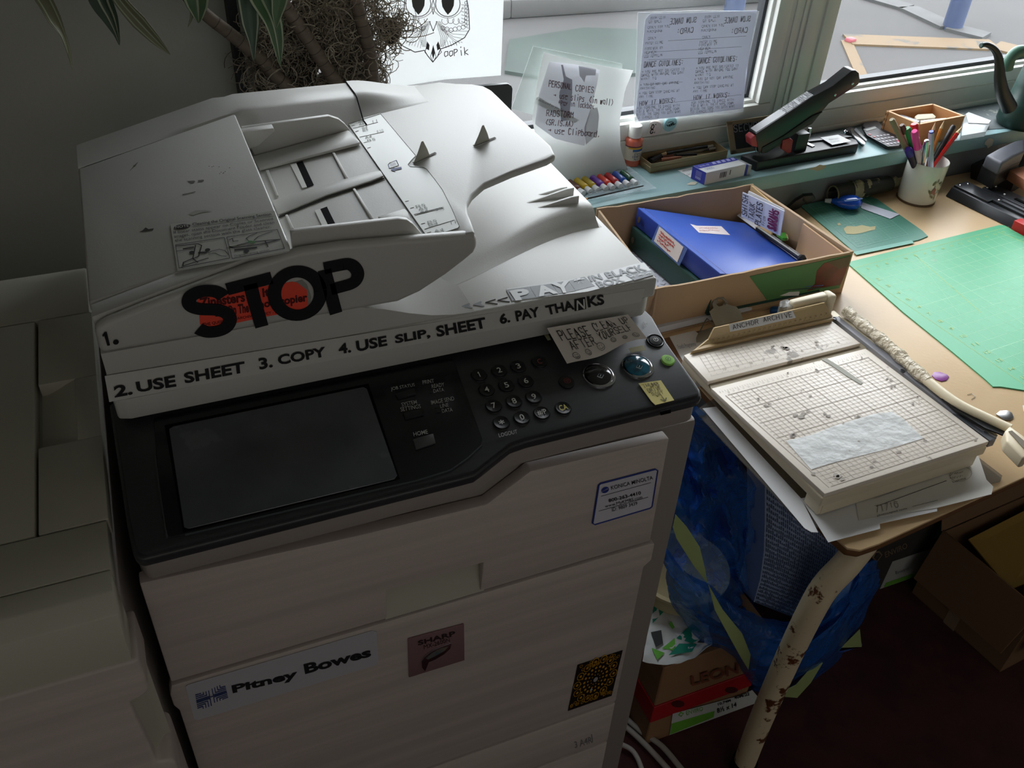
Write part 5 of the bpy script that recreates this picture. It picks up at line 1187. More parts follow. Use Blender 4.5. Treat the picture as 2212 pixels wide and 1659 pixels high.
# clipboard with its big steel clip
cbd = root('clipboard', (.86, .27, TZ), 'clipboard with large steel clip lying behind the paper trimmer', 'clipboard')
link('board', MB().slab([(.82, .16, TZ + .0008), (1.15, .16, TZ + .0008), (1.15, .285, TZ + .0008), (.81, .285, TZ + .0008)], (0, 0, .003)), mat('brown_board', (120, 84, 56), .5), cbd)
link('paper', MB().slab(tps(TZ + .0042, 1446, 728, 1500, 715, 1560, 760, 1480, 790), (0, 0, .001)), PAPER, cbd)
tm = MB(); f4 = quad(tps(TZ + .0056, 1462, 745, 1500, 738, 1506, 750, 1468, 757)); text(tm, f4, "Food's Programme"); line(tm, f4, [(0, -.7), (1, -.7)], .05, 6); line(tm, f4, [(0, -1.6), (.9, -1.6)], .05, 6); link('print', tm, mat('lilac_ink', (150, 150, 170), .7), cbd)
c4b = lambda x, y: (1440 + x / 5.267, 600 + y / 5.267)
pn = V((-.05, -.85, .52)); pc_ = tpt(*c4b(600, 560), TZ + .01)
hole = [(575, 265), (562, 285), (570, 310), (600, 328), (635, 318), (652, 292)]
cl_ = [(870, 475), (840, 385), (795, 330), (745, 318), (690, 300), (690, 270), (652, 292), (635, 318), (600, 328), (570, 310), (562, 285), (575, 265), (580, 235), (545, 235), (520, 295), (535, 345), (490, 385), (520, 470), (560, 555)]
link('clip_plate', MB().slab([PL(*c4b(x, y), pc_, pn) for x, y in cl_], pn.normalized() * -.0016), mat('dull_steel', (150, 146, 136), .38, metal=.25, var=.15), cbd, smooth=0)
link('clip_loop', MB().tube([PL(*c4b(x, y), pc_, pn) for x, y in ((575, 290), (560, 250), (580, 228), (640, 232), (690, 285), (660, 300))], .0022, 8), MATS['dull_steel'], cbd)
link('clip_curl', MB().slab([tpt(*c4b(x, y), TZ + .012) for x, y in ((340, 745), (335, 690), (365, 620), (540, 560), (520, 620), (470, 690), (400, 740))], (0, 0, .0015)), MATS['dull_steel'], cbd, .0005)
link('clip_spring', MB().tube([tpt(*c4b(x, y), TZ + .02) for x, y in ((380, 610), (420, 520), (460, 465), (500, 500), (540, 560))], .0012, 6), STEEL, cbd)
o = link('plastic_clip', MB().slab([tpt(*c4b(x, y), TZ + .004) for x, y in ((1165, 375), (1200, 360), (1290, 365), (1280, 400), (1175, 415))], (0, 0, .008)), mat('blue_clip', (30, 80, 140), .4), None, .002); tag(o, 'small blue plastic clip beside the trimmer motor housing', 'clip')

# ---------------------------------------------------------------- guillotine paper trimmer
GT = root('paper_trimmer', (.96, .02, TZ), 'cream guillotine paper trimmer with centimetre grid and ANCHOR ARCHIVE label', 'paper trimmer')
CREAM = mat('cream_plastic', (224, 212, 186), .45, var=.06, vscale=6, spots=.3, sscale=14, spotc=(196, 178, 146))
GRIDP = mat('trimmer_bed', (232, 222, 208), .42, spots=.365, sscale=15, spotc=(160, 150, 138), var=.04, vscale=3)
BZ = TZ + .052
def bz(x, y, z=BZ): return tpt(*p5(x, y), z)
bedL0 = bz(210, 455); bedF0 = bz(1040, 1275); bedF1 = bz(2010, 965); bedR1 = bz(1080, 210)
link('rear_bed', MB().slab([bz(*q) for q in ((210, 455), (250, 440), (1085, 255), (1250, 385), (352, 610))], (0, 0, -.008)), GRIDP, GT, .001)
link('main_bed', MB().slab([bz(*q) for q in ((372, 650), (1280, 415), (2008, 962), (1040, 1272))], (0, 0, -.008)), GRIDP, GT, .0015)
link('bed_groove', MB().slab([bz(x, y, BZ - .006) for x, y in ((350, 600), (1255, 375), (1290, 420), (372, 655))], (0, 0, -.004)), mat('groove_cream', (150, 138, 114), .6), GT)
link('base', MB().slab([V((p.x, p.y, BZ - .024)) + V(k_) for p, k_ in ((bz(205, 450), (0, 0, 0)), (bz(1038, 1278), (0, 0, 0)), (bz(2012, 968), (0, 0, 0)), (bz(1090, 215), (.02, .02, 0)))], (0, 0, .0165)), CREAM, GT, .003, 3)
link('front_foot', MB().slab([V((p.x, p.y, TZ + .008)) for p in (bz(1050, 1240), bz(1060, 1262), bz(1975, 975), bz(1950, 950))], (0, 0, .022)), CREAM, GT, .002)
link('rear_foot', MB().slab([V((p.x, p.y, TZ + .0075)) for p in (bz(240, 430), bz(300, 500), bz(1200, 300), bz(1100, 230))], (0, 0, .022)), CREAM, GT, .002)
link('corner_leg', MB().slab([V((p.x, p.y, TZ + .008)) for p in (bz(960, 1180), bz(1040, 1262), bz(1120, 1235), bz(1040, 1160))], (0, 0, .02)), CREAM, GT, .002)
link('corner_leg', MB().slab([V((p.x, p.y, TZ + .0075)) for p in (bz(240, 450), bz(300, 520), bz(380, 500), bz(320, 430))], (0, 0, .02)), CREAM, GT, .002)
fm = quad([bz(400, 660, BZ + .0004), bz(1262, 432, BZ + .0004), bz(1965, 952, BZ + .0004), bz(1062, 1248, BZ + .0004)])
tm = MB()
for i in range(0, 31): line(tm, fm, [((i + .5) / 31, .02), ((i + .5) / 31, .93)], .0028 if i % 5 else .005, 1.05, .0002)
for j in range(0, 31): line(tm, fm, [(.03, .02 + j * .0303), (.99, .02 + j * .0303)], .0028 if j % 5 else .005, 1.05, .0002)
for i in range(0, 62): line(tm, fm, [((i + .5) / 62, .965), ((i + .5) / 62, .98)], .002, 1.05, .0002)
for i in range(1, 30): text(tm, sub(fm, (i + .3) / 31, (i + .7) / 31, .945, .96), str(31 - i))
fr2 = quad([bz(300, 460, BZ + .0004), bz(1070, 290, BZ + .0004), bz(1215, 385, BZ + .0004), bz(378, 585, BZ + .0004)])
for i in range(0, 27): line(tm, fr2, [(i / 26, .22), (i / 26, 1)], .008, 4, .0002)
for j in range(0, 6): line(tm, fr2, [(0, .25 + .15 * j), (1, .25 + .15 * j)], .008, 4, .0002)
for i in range(0, 104): line(tm, fr2, [(i / 104, .03), (i / 104, .12 if i % 4 == 0 else .08)], .006, 4, .0002)
for i in range(1, 11): text(tm, sub(fr2, i / 11 + .0, i / 11 + .02, .16, .26), str(11 - i))
link('grid_print', tm, mat('grid_ink', (176, 165, 153), .6), GT, smooth=0, kind='stuff')
# worn tape and scratches
tq = [(810, 960), (960, 925), (1100, 870), (1330, 800), (1440, 790), (1500, 830), (1620, 945), (1420, 1005), (1200, 1060), (1010, 1110), (960, 1130)]
link('worn_tape', MB().slab([bz(x, y, BZ + .0006) for x, y in tq], (0, 0, .0003)), film('worn_clear_tape', (224, 226, 224), .5, .3, .12, 50), GT)
for q, c_ in (([(1020, 482), (1045, 472), (1140, 530), (1265, 618), (1250, 628), (1170, 580), (1070, 510)], (150, 146, 130)),): link('glue_streak', MB().slab([bz(x, y, BZ + .0006) for x, y in q], (0, 0, .0004)), mat('glue_grey', (148, 146, 128), .5, var=.2, vscale=30), GT)
rr = random.Random(21)
tm = MB()
for (cx, cy, r_, n__) in ((700, 745, 26, 4), (770, 705, 12, 2), (905, 660, 12, 2), (820, 560, 14, 3), (880, 810, 40, 3), (930, 800, 36, 3), (1050, 808, 24, 3), (1235, 820, 24, 3), (1140, 855, 14, 2), (840, 930, 44, 3), (1265, 470, 16, 3), (1255, 540, 14, 2), (1420, 600, 20, 2), (1440, 640, 22, 3), (1560, 735, 22, 2), (1600, 735, 14, 2), (970, 1150, 26, 2), (1130, 1170, 40, 5), (1310, 1110, 22, 2), (1480, 1030, 20, 3), (1330, 1080, 16, 2), (1240, 965, 14, 2), (1185, 1012, 12, 1), (640, 715, 16, 2), (1590, 700, 12, 2), (950, 700, 20, 2), (1210, 1100, 12, 1), (1935, 950, 18, 2), (1000, 545, 24, 3), (730, 405, 20, 3), (800, 400, 36, 3), (620, 315, 14, 2), (990, 385, 24, 2)):
    for k in range(n__):
        x, y = cx + rr.uniform(-r_, r_) * .7, cy + rr.uniform(-r_, r_) * .4; n2 = 7; rx, ry = r_ * rr.uniform(.25, .6), r_ * rr.uniform(.12, .35); ro = rr.uniform(-.6, .6)
        tm.face([bz(x + math.cos(6.283 * i / n2) * rx * rr.uniform(.6, 1.2) + math.sin(6.283 * i / n2) * ro * ry, y + math.sin(6.283 * i / n2) * ry * rr.uniform(.5, 1.3), BZ + .0011) for i in range(n2)])
link('glue_mark', tm, mat('dried_glue', (150, 141, 130), .6), GT, kind='stuff')
# steel edge strip, screws, blade arm, motor box
link('steel_strip', MB().slab([bz(*q) for q in ((1082, 228), (1120, 228), (1560, 560), (2050, 930), (2046, 952), (2012, 962))], (0, 0, -.012)), mat('grey_strip', (142, 142, 148), .4), GT, .0006)
link('strip_end', MB().slab([bz(x, y, BZ + .0004) for x, y in ((1840, 810), (1960, 900), (2050, 945), (2010, 960), (1790, 800))], (0, 0, .0006)), mat('dark_strip', (48, 50, 54), .5), GT)
for x, y in ((1096, 242), (1497, 549), (1985, 914)):
    c = bz(x, y, BZ); link('screw', MB().lathe([(.0042, 0), (.0042, .0008), (.003, .0012), (.0028, .0004), (0, .0006)], c, seg=14), mat('screw_grey', (84, 86, 90), .3, metal=.6), GT)
link('outer_edge', MB().slab([bz(*q) for q in ((1120, 222), (1170, 240), (1640, 600), (2060, 925), (2050, 935), (1560, 560))], (0, 0, -.01)), CREAM, GT, .001)
arm = [tpt(*p5(x, y), BZ + .008) for x, y in ((1165, 195), (1290, 300), (1450, 432), (1600, 570), (1800, 728), (2000, 830), (2130, 890))]
ab = bend(arm, 4)
link('blade_arm', MB().tube(ab, .0085, 12, flat=.8), mat('arm_cream', (232, 216, 184), .4), GT, smooth=60)
link('crinkled_wrap', MB().tube(ab[:14], .01, 12, taper=[.0098 + .0016 * math.sin(i * 2.3) for i in range(14)]), film('arm_wrap', (240, 228, 206), .6, .12, 1.0, 70), GT, smooth=70)
ar2 = [tpt(*p5(x, y), BZ + .004) for x, y in ((1260, 300), (1620, 590), (1850, 740), (2090, 900), (2120, 945), (1980, 890), (1800, 780))]
link('blade', MB().slab(ar2, (0, 0, .002)), mat('blade_dark', (30, 31, 33), .4, metal=.4), GT)
hn = [tpt(*p5(x, y), BZ + .02) for x, y in ((2130, 870), (2240, 950), (2240, 1050), (2210, 1060), (2110, 960), (2100, 900))]
link('handle', MB().slab(hn, (0, 0, -.02)), MATS['arm_cream'], GT, .003, 3)
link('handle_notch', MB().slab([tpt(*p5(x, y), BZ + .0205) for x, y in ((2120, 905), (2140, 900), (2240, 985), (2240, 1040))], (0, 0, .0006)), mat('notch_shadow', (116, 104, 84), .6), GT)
mbx = [tpt(*c4b(x, y), BZ + .036) for x, y in ((1385, 240), (1790, 140), (1855, 200), (1448, 292))]
link('motor_housing', MB().slab(mbx, (0, 0, -.05)), CREAM, GT, .005, 3)
link('housing_end', MB().slab([tpt(*c4b(x, y), BZ + .038) for x, y in ((1780, 138), (1850, 130), (1935, 185), (1940, 215), (1862, 205))], (0, 0, -.062)), CREAM, GT, .006, 3)
link('housing_guard', MB().slab([tpt(*c4b(x, y), BZ + .03) for x, y in ((1290, 260), (1380, 235), (1448, 290), (1440, 340), (1290, 330))], (0, 0, -.035)), film('smoky_guard', (150, 150, 146), .45, .1), GT, .002)
link('housing_screw', MB().tube([tpt(*c4b(1310, 365), BZ + .01), tpt(*c4b(1400, 340), BZ + .012)], .005, 12), STEEL, GT)
# ruler fence: sloping face from its foot line to its top edge
fo = [tpt(*c4b(270, 870), BZ + .0008), tpt(*c4b(1885, 500), BZ + .0008), tpt(*c4b(1885, 452), BZ + .006)]
rtop = [tpt(*c4b(x, y), BZ + .026) for x, y in ((1800, 283), (545, 570), (530, 610), (480, 690))]
face_ = [fo[0], fo[1], fo[2], rtop[0], rtop[1], rtop[2]]
RF = link('ruler_fence', MB().slab([tpt(*c4b(270, 870), BZ + .0008), tpt(*c4b(1885, 497), BZ + .0008), tpt(*c4b(1882, 430), BZ + .010), tpt(*c4b(1800, 283), BZ + .030), tpt(*c4b(545, 572), BZ + .030), tpt(*c4b(480, 700), BZ + .012)], (0, .003, -.0012)), mat('ruler_tan', (196, 172, 130), .42, var=.06), GT, smooth=0)
link('fence_foot', MB().slab([tpt(*c4b(270, 871), BZ + .001), tpt(*c4b(1885, 500), BZ + .001), tpt(*c4b(1884, 455), BZ + .001), tpt(*c4b(420, 800), BZ + .001)], (0, 0, .006)), mat('ruler_tan_dark', (172, 146, 104), .45), GT, .001)
def rf(x, y, l=.0014):
    k0 = tpt(*c4b(545, 572), BZ + .030); k1 = tpt(*c4b(1800, 283), BZ + .030); k2 = tpt(*c4b(1885, 497), BZ + .0008)
    n0 = (k1 - k0).cross(k2 - k0).normalized(); n0 = n0 if n0.z > 0 else -n0
    return PL(*c4b(x, y), k0 + n0 * l, n0)
link('name_label', MB().slab([rf(*q, .0016) for q in ((708, 528), (1430, 372), (1468, 455), (1180, 520), (1085, 545), (722, 615))], (0, -.0003, .0003)), mat('white_tape', (228, 228, 230), .5), RF)
tm = MB(); hand(tm, quad([rf(*q, .0024) for q in ((740, 538), (1045, 470), (1055, 522), (752, 592))]), 'ANCHOR', .1, aspect=4.6, jit=.1); hand(tm, quad([rf(*q, .0024) for q in ((1090, 455), (1425, 385), (1438, 445), (1100, 505))]), 'ARCHIVE', .1, aspect=5, jit=.1); link('handwriting', tm, mat('pencil_dark', (66, 66, 68), .6), RF)
tm = MB()
for k in range(26, 2, -1):
    x = 470 + (26 - k) / 23 * (1810 - 470); y = 722 + (26 - k) / 23 * (408 - 722)
    text(tm, quad([rf(x - 12, y - 8, .0022), rf(x + 12, y - 14, .0022), rf(x + 14, y + 6, .0022), rf(x - 10, y + 12, .0022)]), str(k))
    a_, b_ = rf(x - 14, y + 34, .0022), rf(x - 10, y + 14, .0022); tm.tube([a_, b_], .0002, 4)
    for h in range(1, 4): c_ = rf(x - 14 + h * 14.5, y + 34 - h * 3.4, .0022); tm.tube([c_, rf(x - 12 + h * 14.5, y + 26 - h * 3.4, .0022)], .00015, 4)
link('ruler_scale', tm, mat('ruler_ink', (120, 98, 66), .6), RF, smooth=0)
# plastic-wrapped roll beside the arm, guitar pick, bits on the table
pk = [(1668, 578), (1680, 558), (1715, 556), (1758, 572), (1770, 585), (1755, 605), (1725, 612), (1690, 600)]
o = link('guitar_pick', MB().slab([tpt(*p5(*q), TZ + .0004) for q in pk], (0, 0, .0012)), mat('purple_plastic', (142, 66, 148), .35), None, .0004); tag(o, 'purple guitar pick lying on the brown table', 'guitar pick')
o = link('staple', MB().tube([tpt(*p5(x, y), TZ + .001) for x, y in ((1878, 688), (1905, 682), (1926, 700), (1902, 715))], .0004, 5), STEEL); tag(o, 'bent staple lying on the table between the pick and the mat', 'staple')
o = link('steel_disc', MB().slab([tpt(*p5(x, y), TZ + .0008) for x, y in ((2045, 805), (2070, 785), (2110, 782), (2140, 798), (2150, 825), (2130, 840), (2090, 838))], (0, 0, .0015)), STEEL, None, .0005); tag(o, 'small steel disc on the table by the trimmer handle', 'disc')
o = link('paper_slip', MB().slab([tpt(*p5(x, y), TZ + .0004) for x, y in ((2203, 752), (2240, 745), (2240, 790), (2210, 788))], (0, 0, .0004)), PAPER); tag(o, 'scrap of white paper at the right edge of the table', 'paper')
o = link('scrap', MB().slab([tpt(*p5(x, y), TZ + .0004) for x, y in ((2118, 1015), (2140, 1000), (2150, 1012), (2132, 1030))], (0, 0, .003)), mat('brown_scrap', (150, 90, 70), .6)); tag(o, 'tiny brown scrap under the trimmer handle', 'scrap')
# ---------------------------------------------------------------- things on the window and the sill
SZ = .80
def vq(v, *c): return ons('v', v, *c)
def sp_(x, y, z=SZ): return on(x, y, 'z', z)
# owl drawing
ow = root('owl_drawing', UV(.6, .676, 1.0), 'white paper with black line drawing of an ornate owl hanging in the window', 'drawing')
SHEET = mat('backlit_paper', (232, 233, 232), .8)
translucent(SHEET, .56)
link('sheet', MB().slab(vq(.684, 740, -190, 1092, -190, 1088, 0, 1082, 163, 960, 172, 806, 196), VX * .0006), SHEET, ow)
f0 = quad(vq(.6832, 835, 0, 1025, 0, 1025, 140, 835, 140)); LIFT = -.0005
O = lambda x, y: ((x - 835) / 190, 1 - y / 140)
tm = MB()
def ol(pts, w=.012): line(tm, f0, [O(*p) for p in pts], w * .72, 1.36, LIFT)
def orr(x, y, r, w=.012, **k): ring(tm, f0, *O(x, y), r / 140, w * .75, 1.36, lift=LIFT, **k)
def od(pts): put(tm, f0, [O(*p) for p in pts], [tuple(range(len(pts)))], LIFT)
ol([(873, 0), (872, 20), (866, 40), (858, 60), (854, 78), (860, 92), (872, 100), (895, 112), (915, 108), (922, 120), (933, 134), (943, 122), (950, 105), (975, 96), (1003, 80), (1014, 62), (1013, 40), (1012, 20), (1008, 0)], .02)
for cx_, s_ in ((902, 1), (966, -1)):
    orr(cx_, 8, 27, .016); orr(cx_, 2, 36, .01, a0=200, a1=340)
    od([(cx_ - 14, 2), (cx_ - 12, 14), (cx_ - 6, 24), (cx_, 31), (cx_ + 7, 24), (cx_ + 13, 12), (cx_ + 14, 0), (cx_ + 12, -8), (cx_ - 12, -8)])
    for k in range(6): orr(cx_ + s_ * (-34 + k * 9), 55 + (4 - abs(k - 3)) * 2.2, 4.6, .01)
    for k in range(4): orr(cx_ + s_ * (-30 + 12 * k), 42 + 2 * (k % 2), 7.5, .01, a0=150, a1=390)
    for k in range(5): ol([(934 - s_ * (10 + 2 * k), 50 + 3 * k), (934 - s_ * (40 + k * 2), 66 + k * 6), (934 - s_ * (76 - k * 6), 66 + k * 8)], .008)
    for k in range(7): ol([(934 - s_ * (24 + 6 * k), 86 + .5 * k), (934 - s_ * (28 + 6 * k), 103 - k * 2.0)], .008)
    for k in range(5): ol([(934 - s_ * (6 + 2.2 * k), 45), (934 - s_ * (17 + 4 * k), 80 - k), (934 - s_ * (14 + 2 * k), 100)], .009)
    for k in range(7): ol([(934 - s_ * 62, 10 + 7 * k), (934 - s_ * 78, 12 + 8 * k)], .01)
    for k in range(7): orr(934 - s_ * 72, 6 + 8 * k, 3, .01)
od([(934, 96), (930, 112), (934, 128), (938, 112)]); od([(921, 88), (918, 104), (925, 108), (926, 96)]); od([(945, 88), (950, 104), (943, 108), (941, 96)])
ol([(926, 45), (934, 66), (942, 45)], .016); ol([(934, 100), (928, 122), (934, 134), (940, 122), (934, 100)], .012); ol([(920, 100), (916, 112), (924, 122)], .014); ol([(947, 100), (952, 112), (944, 120)], .014); ol([(934, 0), (930, 14), (934, 30), (938, 14), (934, 0)], .014)
hand(tm, quad(vq(.6832, 958, 106, 1012, 100, 1013, 118, 959, 124)), 'oopik', .1, aspect=3.2, lift=LIFT)
link('ink_drawing', tm, mat('drawing_grey', (92, 92, 92), .6), ow)
link('eye_highlight', (lambda m_: (ring(m_, f0, *O(903, 8), 9 / 140, .025, 1.36, 12, 60, 300, lift=-.0009), ring(m_, f0, *O(967, 6), 9 / 140, .025, 1.36, 12, 60, 300, lift=-.0009), m_)[-1])(MB()), SHEET, ow)

# personal copies sheet, leaning on the window, with a plastic sleeve behind it
p1_, p2_, p3_ = on(1175, 115, 'v', .678), on(1368, 150, 'v', .678), on(1250, 380, 'v', .650)
nA = (p2_ - p1_).cross(p3_ - p1_).normalized(); nA = -nA if nA.y > 0 else nA
def pa(x, y, l=0): return PL(x, y, p1_ + nA * l, nA)
pcs = root('paper_sign', (p3_.x, p3_.y, SZ), 'long curled paper sign with PERSONAL COPIES note leaning on the left window', 'sign')
L_e = [(1175, 113), (1160, 180), (1150, 260), (1165, 330), (1205, 400)]; R_e = [(1368, 152), (1350, 195), (1339, 260), (1340, 320), (1362, 384)]
def interp(E, t): i = min(3, int(t * 4)); f = t * 4 - i; return (E[i][0] * (1 - f) + E[i + 1][0] * f, E[i][1] * (1 - f) + E[i + 1][1] * f)
def pfn(s, t):
    a, b = interp(L_e, 1 - t), interp(R_e, 1 - t); x = a[0] + (b[0] - a[0]) * s; y = a[1] + (b[1] - a[1]) * s + 4 * math.sin(s * 3.14)
    return pa(x, y, .006 * math.sin(s * 5 + t * 3) * (.3 + abs(s - .4)) - .0065)
link('sheet', MB().grid(pfn, 18, 18, .0004), SHEET, pcs)
def pad(l, *c): return quad([pa(c[i], c[i + 1], l) for i in (0, 2, 4, 6)])
link('photo_print', MB().slab([pa(x, y, .0022) for x, y in ((1187, 133), (1240, 139), (1296, 151), (1285, 200), (1272, 250), (1266, 275), (1263, 315), (1200, 300), (1155, 268), (1165, 200))], nA * .0003), translucent(mat('grey_photo', (244, 244, 248), .7), .68), pcs)
link('photo_shape', MB().slab([pa(x, y, .0028) for x, y in ((1212, 140), (1216, 140), (1222, 165), (1236, 172), (1236, 200), (1228, 260), (1212, 262), (1208, 200), (1218, 172))], nA * .0003), translucent(mat('grey_photo_dark', (214, 214, 220), .7), .66), pcs)
link('photo_shape', MB().slab([pa(x, y, .0028) for x, y in ((1250, 142), (1288, 148), (1286, 163), (1266, 163), (1262, 178), (1256, 168), (1252, 164))], nA * .0003), translucent(mat('grey_photo_mid', (226, 226, 228), .7), .66), pcs)
link('photo_shape', MB().slab([pa(x, y, .0028) for x, y in ((1276, 235), (1290, 232), (1294, 250), (1290, 290), (1266, 312), (1262, 276))], nA * .0003), MATS['grey_photo_mid'], pcs)
link('white_strip', MB().slab([pa(x, y, .0034) for x, y in ((1157, 212), (1162, 209), (1252, 260), (1240, 266), (1165, 228), (1156, 224))], nA * .0003), SHEET, pcs)
tm = MB(); text(tm, pad(.0042, 1160, 211, 1235, 243, 1232, 250, 1158, 217), 'I dedicated to you from the'); link('strip_print', tm, mat('strip_ink', (130, 130, 134), .6), pcs)
tm = MB()
for s_, q, a_ in (('PERSONAL', (1186, 173, 1236, 181, 1235, 194, 1184, 188), 3.6), ('COPIES', (1243, 183, 1284, 187, 1283, 201, 1242, 197), 3), ('-> use slips', (1196, 199, 1264, 207, 1262, 221, 1195, 211), 5.4), ('(in wall)', (1274, 208, 1326, 214, 1324, 229, 1272, 222), 3.8),
                  ('+pay in lockbox', (1206, 214, 1284, 223, 1283, 236, 1205, 227), 7), ('RADSTORM', (1180, 237, 1240, 241, 1239, 255, 1179, 251), 4.6), ('(SR.IS.AA)', (1180, 257, 1240, 262, 1238, 275, 1178, 270), 4.6), ('-> use Clipboard.', (1184, 274, 1298, 282, 1296, 297, 1183, 288), 8)):
    hand(tm, pad(.0046, *q), s_.replace('->', '>'), .1, aspect=a_, jit=.2)
link('handwriting', tm, mat('brown_pen', (104, 66, 70), .6), pcs)
slv = root('plastic_sleeve', on(1150, 250, 'v', .672), 'clear plastic sleeve taped to the window behind the curled sign', 'sleeve')
link('sleeve', MB().slab(vq(.691, 1152, 100, 1345, 138, 1330, 300, 1105, 235), VX * .0008), film('sleeve_film', (222, 232, 228), .38, .15), slv)
# dance guidelines on the window
dg_ = root('laminated_sign', UV(1.1, .68, .89), 'laminated DANCE GUIDELINES handwritten sheet stuck on the left window', 'sign')
link('laminate', MB().slab(vq(.6865, 1378, 27, 1508, 23, 1640, 24, 1610, 160, 1606, 242, 1500, 250, 1372, 265, 1369, 240, 1374, 150), VX * .0008), film('laminate', (232, 236, 240), .5, .12), dg_)
link('sheet', MB().slab(vq(.6855, 1405, 30, 1500, 28, 1636, 22, 1618, 120, 1604, 235, 1500, 248, 1380, 262, 1373, 245, 1384, 150, 1394, 42), VX * .0005), translucent(mat('bluish_sheet', (226, 228, 236), .8), .4), dg_)
def dqd(*c): return quad(vq(.6848, *c))
tm = MB(); tl = MB()
def mirror(fn): return lambda s, t: fn(1 - s, t)
for dx, dy in ((0, 0), (117, -8)):
    hand(tm, mirror(dqd(1448 + dx, 40 + dy * .3, 1506 + dx, 36 + dy * .3, 1504 + dx, 48 + dy * .3, 1446 + dx, 54 + dy * .3)), 'SLOW DANCE', .12, aspect=5, lift=.0005); hand(tm, mirror(dqd(1462 + dx, 62, 1500 + dx, 58, 1498 + dx, 70, 1460 + dx, 74)), 'CARD:', .12, aspect=3, lift=.0005)
    hand(tm, dqd(1392 + dx, 133 + dy, 1478 + dx, 128 + dy, 1476 + dx, 140 + dy, 1390 + dx, 146 + dy), 'DANCE GUIDLINES:', .12, aspect=7, lift=LIFT)
    hand(tm, dqd(1381 + dx, 219 + dy * 1.6, 1462 + dx, 210 + dy * 1.4, 1460 + dx, 221 + dy * 1.4, 1380 + dx, 229 + dy * 1.6), 'HOW IT WORKS:', .12, aspect=7, lift=LIFT)
    y = 0
    for s_, yy, w_ in (('"DOOM LEIR"', 40, 40), ('GO BALL', 48, 30), ('CRAZY FOR YOU', 60, 48), ('MADONNA', 69, 34), ('"CRAZY"', 84, 26), ('PATSY CLINE', 94, 38), ('FOREVER BY', 106, 40), ('HEAVEN', 114, 26), ('LED ZEPPELIN', 122, 40), ('* YOU ARE NOT OBLIGATED TO', 156, 92), ('DANCE WITH ANYONE YOU DONT', 163, 92), ('WANT TO', 171, 34), ('* YOU DO NOT OWE ANYONE', 184, 84), ('ANYTHING', 192, 34), ('* YOU CAN STOP DANCING AT', 202, 88), ('ANY TIME', 210, 32), ('ASK SOMEONE TO DANCE WITH', 234, 92), ('YOU & WRITE THEIR NAME DOWN', 241, 92), ('BESIDE THE SONG YOU BOTH WANT', 248, 96), ('TO DANCE TO', 255, 50)):
        x0 = 1403 - (yy - 30) * .13 + dx; yy2 = yy + dy * (1 if yy > 100 else .3) * (1.5 if yy > 180 else 1); yy2 = min(yy2, 256)
        hand(tl, dqd(x0, yy2 - 3, x0 + w_, yy2 - 3 - w_ * .07, x0 + w_, yy2 + 2.5 - w_ * .07, x0, yy2 + 2.5), s_, .12, aspect=w_ / 5.5, lift=LIFT)
for a_, b_ in (((1400, 108), (1600, 96)), ((1440, 84), (1610, 74)), ((1400, 124), (1560, 118)), ((1395, 178), (1470, 172)), ((1392, 225), (1600, 200))): line(tl, dqd(1370, 20, 1640, 20, 1640, 270, 1370, 270), [((a_[0] - 1370) / 270, 1 - (a_[1] - 20) / 250), ((b_[0] - 1370) / 270, 1 - (b_[1] - 20) / 250)], .003, 1, LIFT)
link('heading', tm, mat('pen_grey', (150, 150, 156), .6), dg_, smooth=0); link('handwriting', tl, mat('pen_grey_light', (160, 160, 168), .6), dg_, smooth=0)
# two button badges on the frame
for x, y, r_, m_, s_, lab in ((1413, 276, .0165, mat('badge_white', (216, 206, 200), .4), ('OY', 'GA'), 'small off-white button badge with black letters on the window frame'), (1447, 267, .0165, mat('badge_aqua', (160, 206, 212), .35), ('~B',), 'pale blue button badge with scribble on the window frame')):
    c = on(x, y, 'v', .6935); b_ = root('button_badge', c, lab, 'badge')
    nrm = (UX * -.45 - VX).normalized() if r_ < .0165 or x < 1430 else -VX
    link('disc', MB().lathe([(r_, 0), (r_, .001), (r_ * .9, .003), (0, .004)], c, nrm, 24), m_, b_)
    fq = quad([c + nrm * .0045 + UX * a * r_ + ZX * b * r_ for a, b in ((-.6, .6), (.6, .6), (.6, -.6), (-.6, -.6))]); tm = MB()
    if len(s_) == 2: hand(tm, sub(fq, 0, 1, .5, 1), s_[0], .2, aspect=2, lift=0); hand(tm, sub(fq, 0, 1, 0, .45), s_[1], .2, aspect=2, lift=0)
    else: line(tm, fq, [(0, .5), (.2, .35), (.3, .5), (.4, .3), (.5, .6), (.6, .35), (.7, .7), (.8, .4), (1, .5)], .1, 1, 0); line(tm, fq, [(.1, .75), (.6, .8)], .05, 1, 0)
    link('lettering', tm, INK, b_)
# dark panel behind the feeder
lp = root('tablet_panel', UV(.62, .62, SZ), 'dark grey flat panel standing on the sill behind the copier tray', 'panel')
tl_ = vq(.625, 1040, 178, 1098, 181, 1105, 185, 1108, 192, 1117, 290, 1125, 400)
link('panel', MB().slab([UV(.52, .625, tl_[0].z)] + tl_[1:4] + [UV(.715, .625, SZ), UV(.52, .625, SZ)], VX * .008), mat('slate_panel', (76, 82, 84), .4), lp, .002)

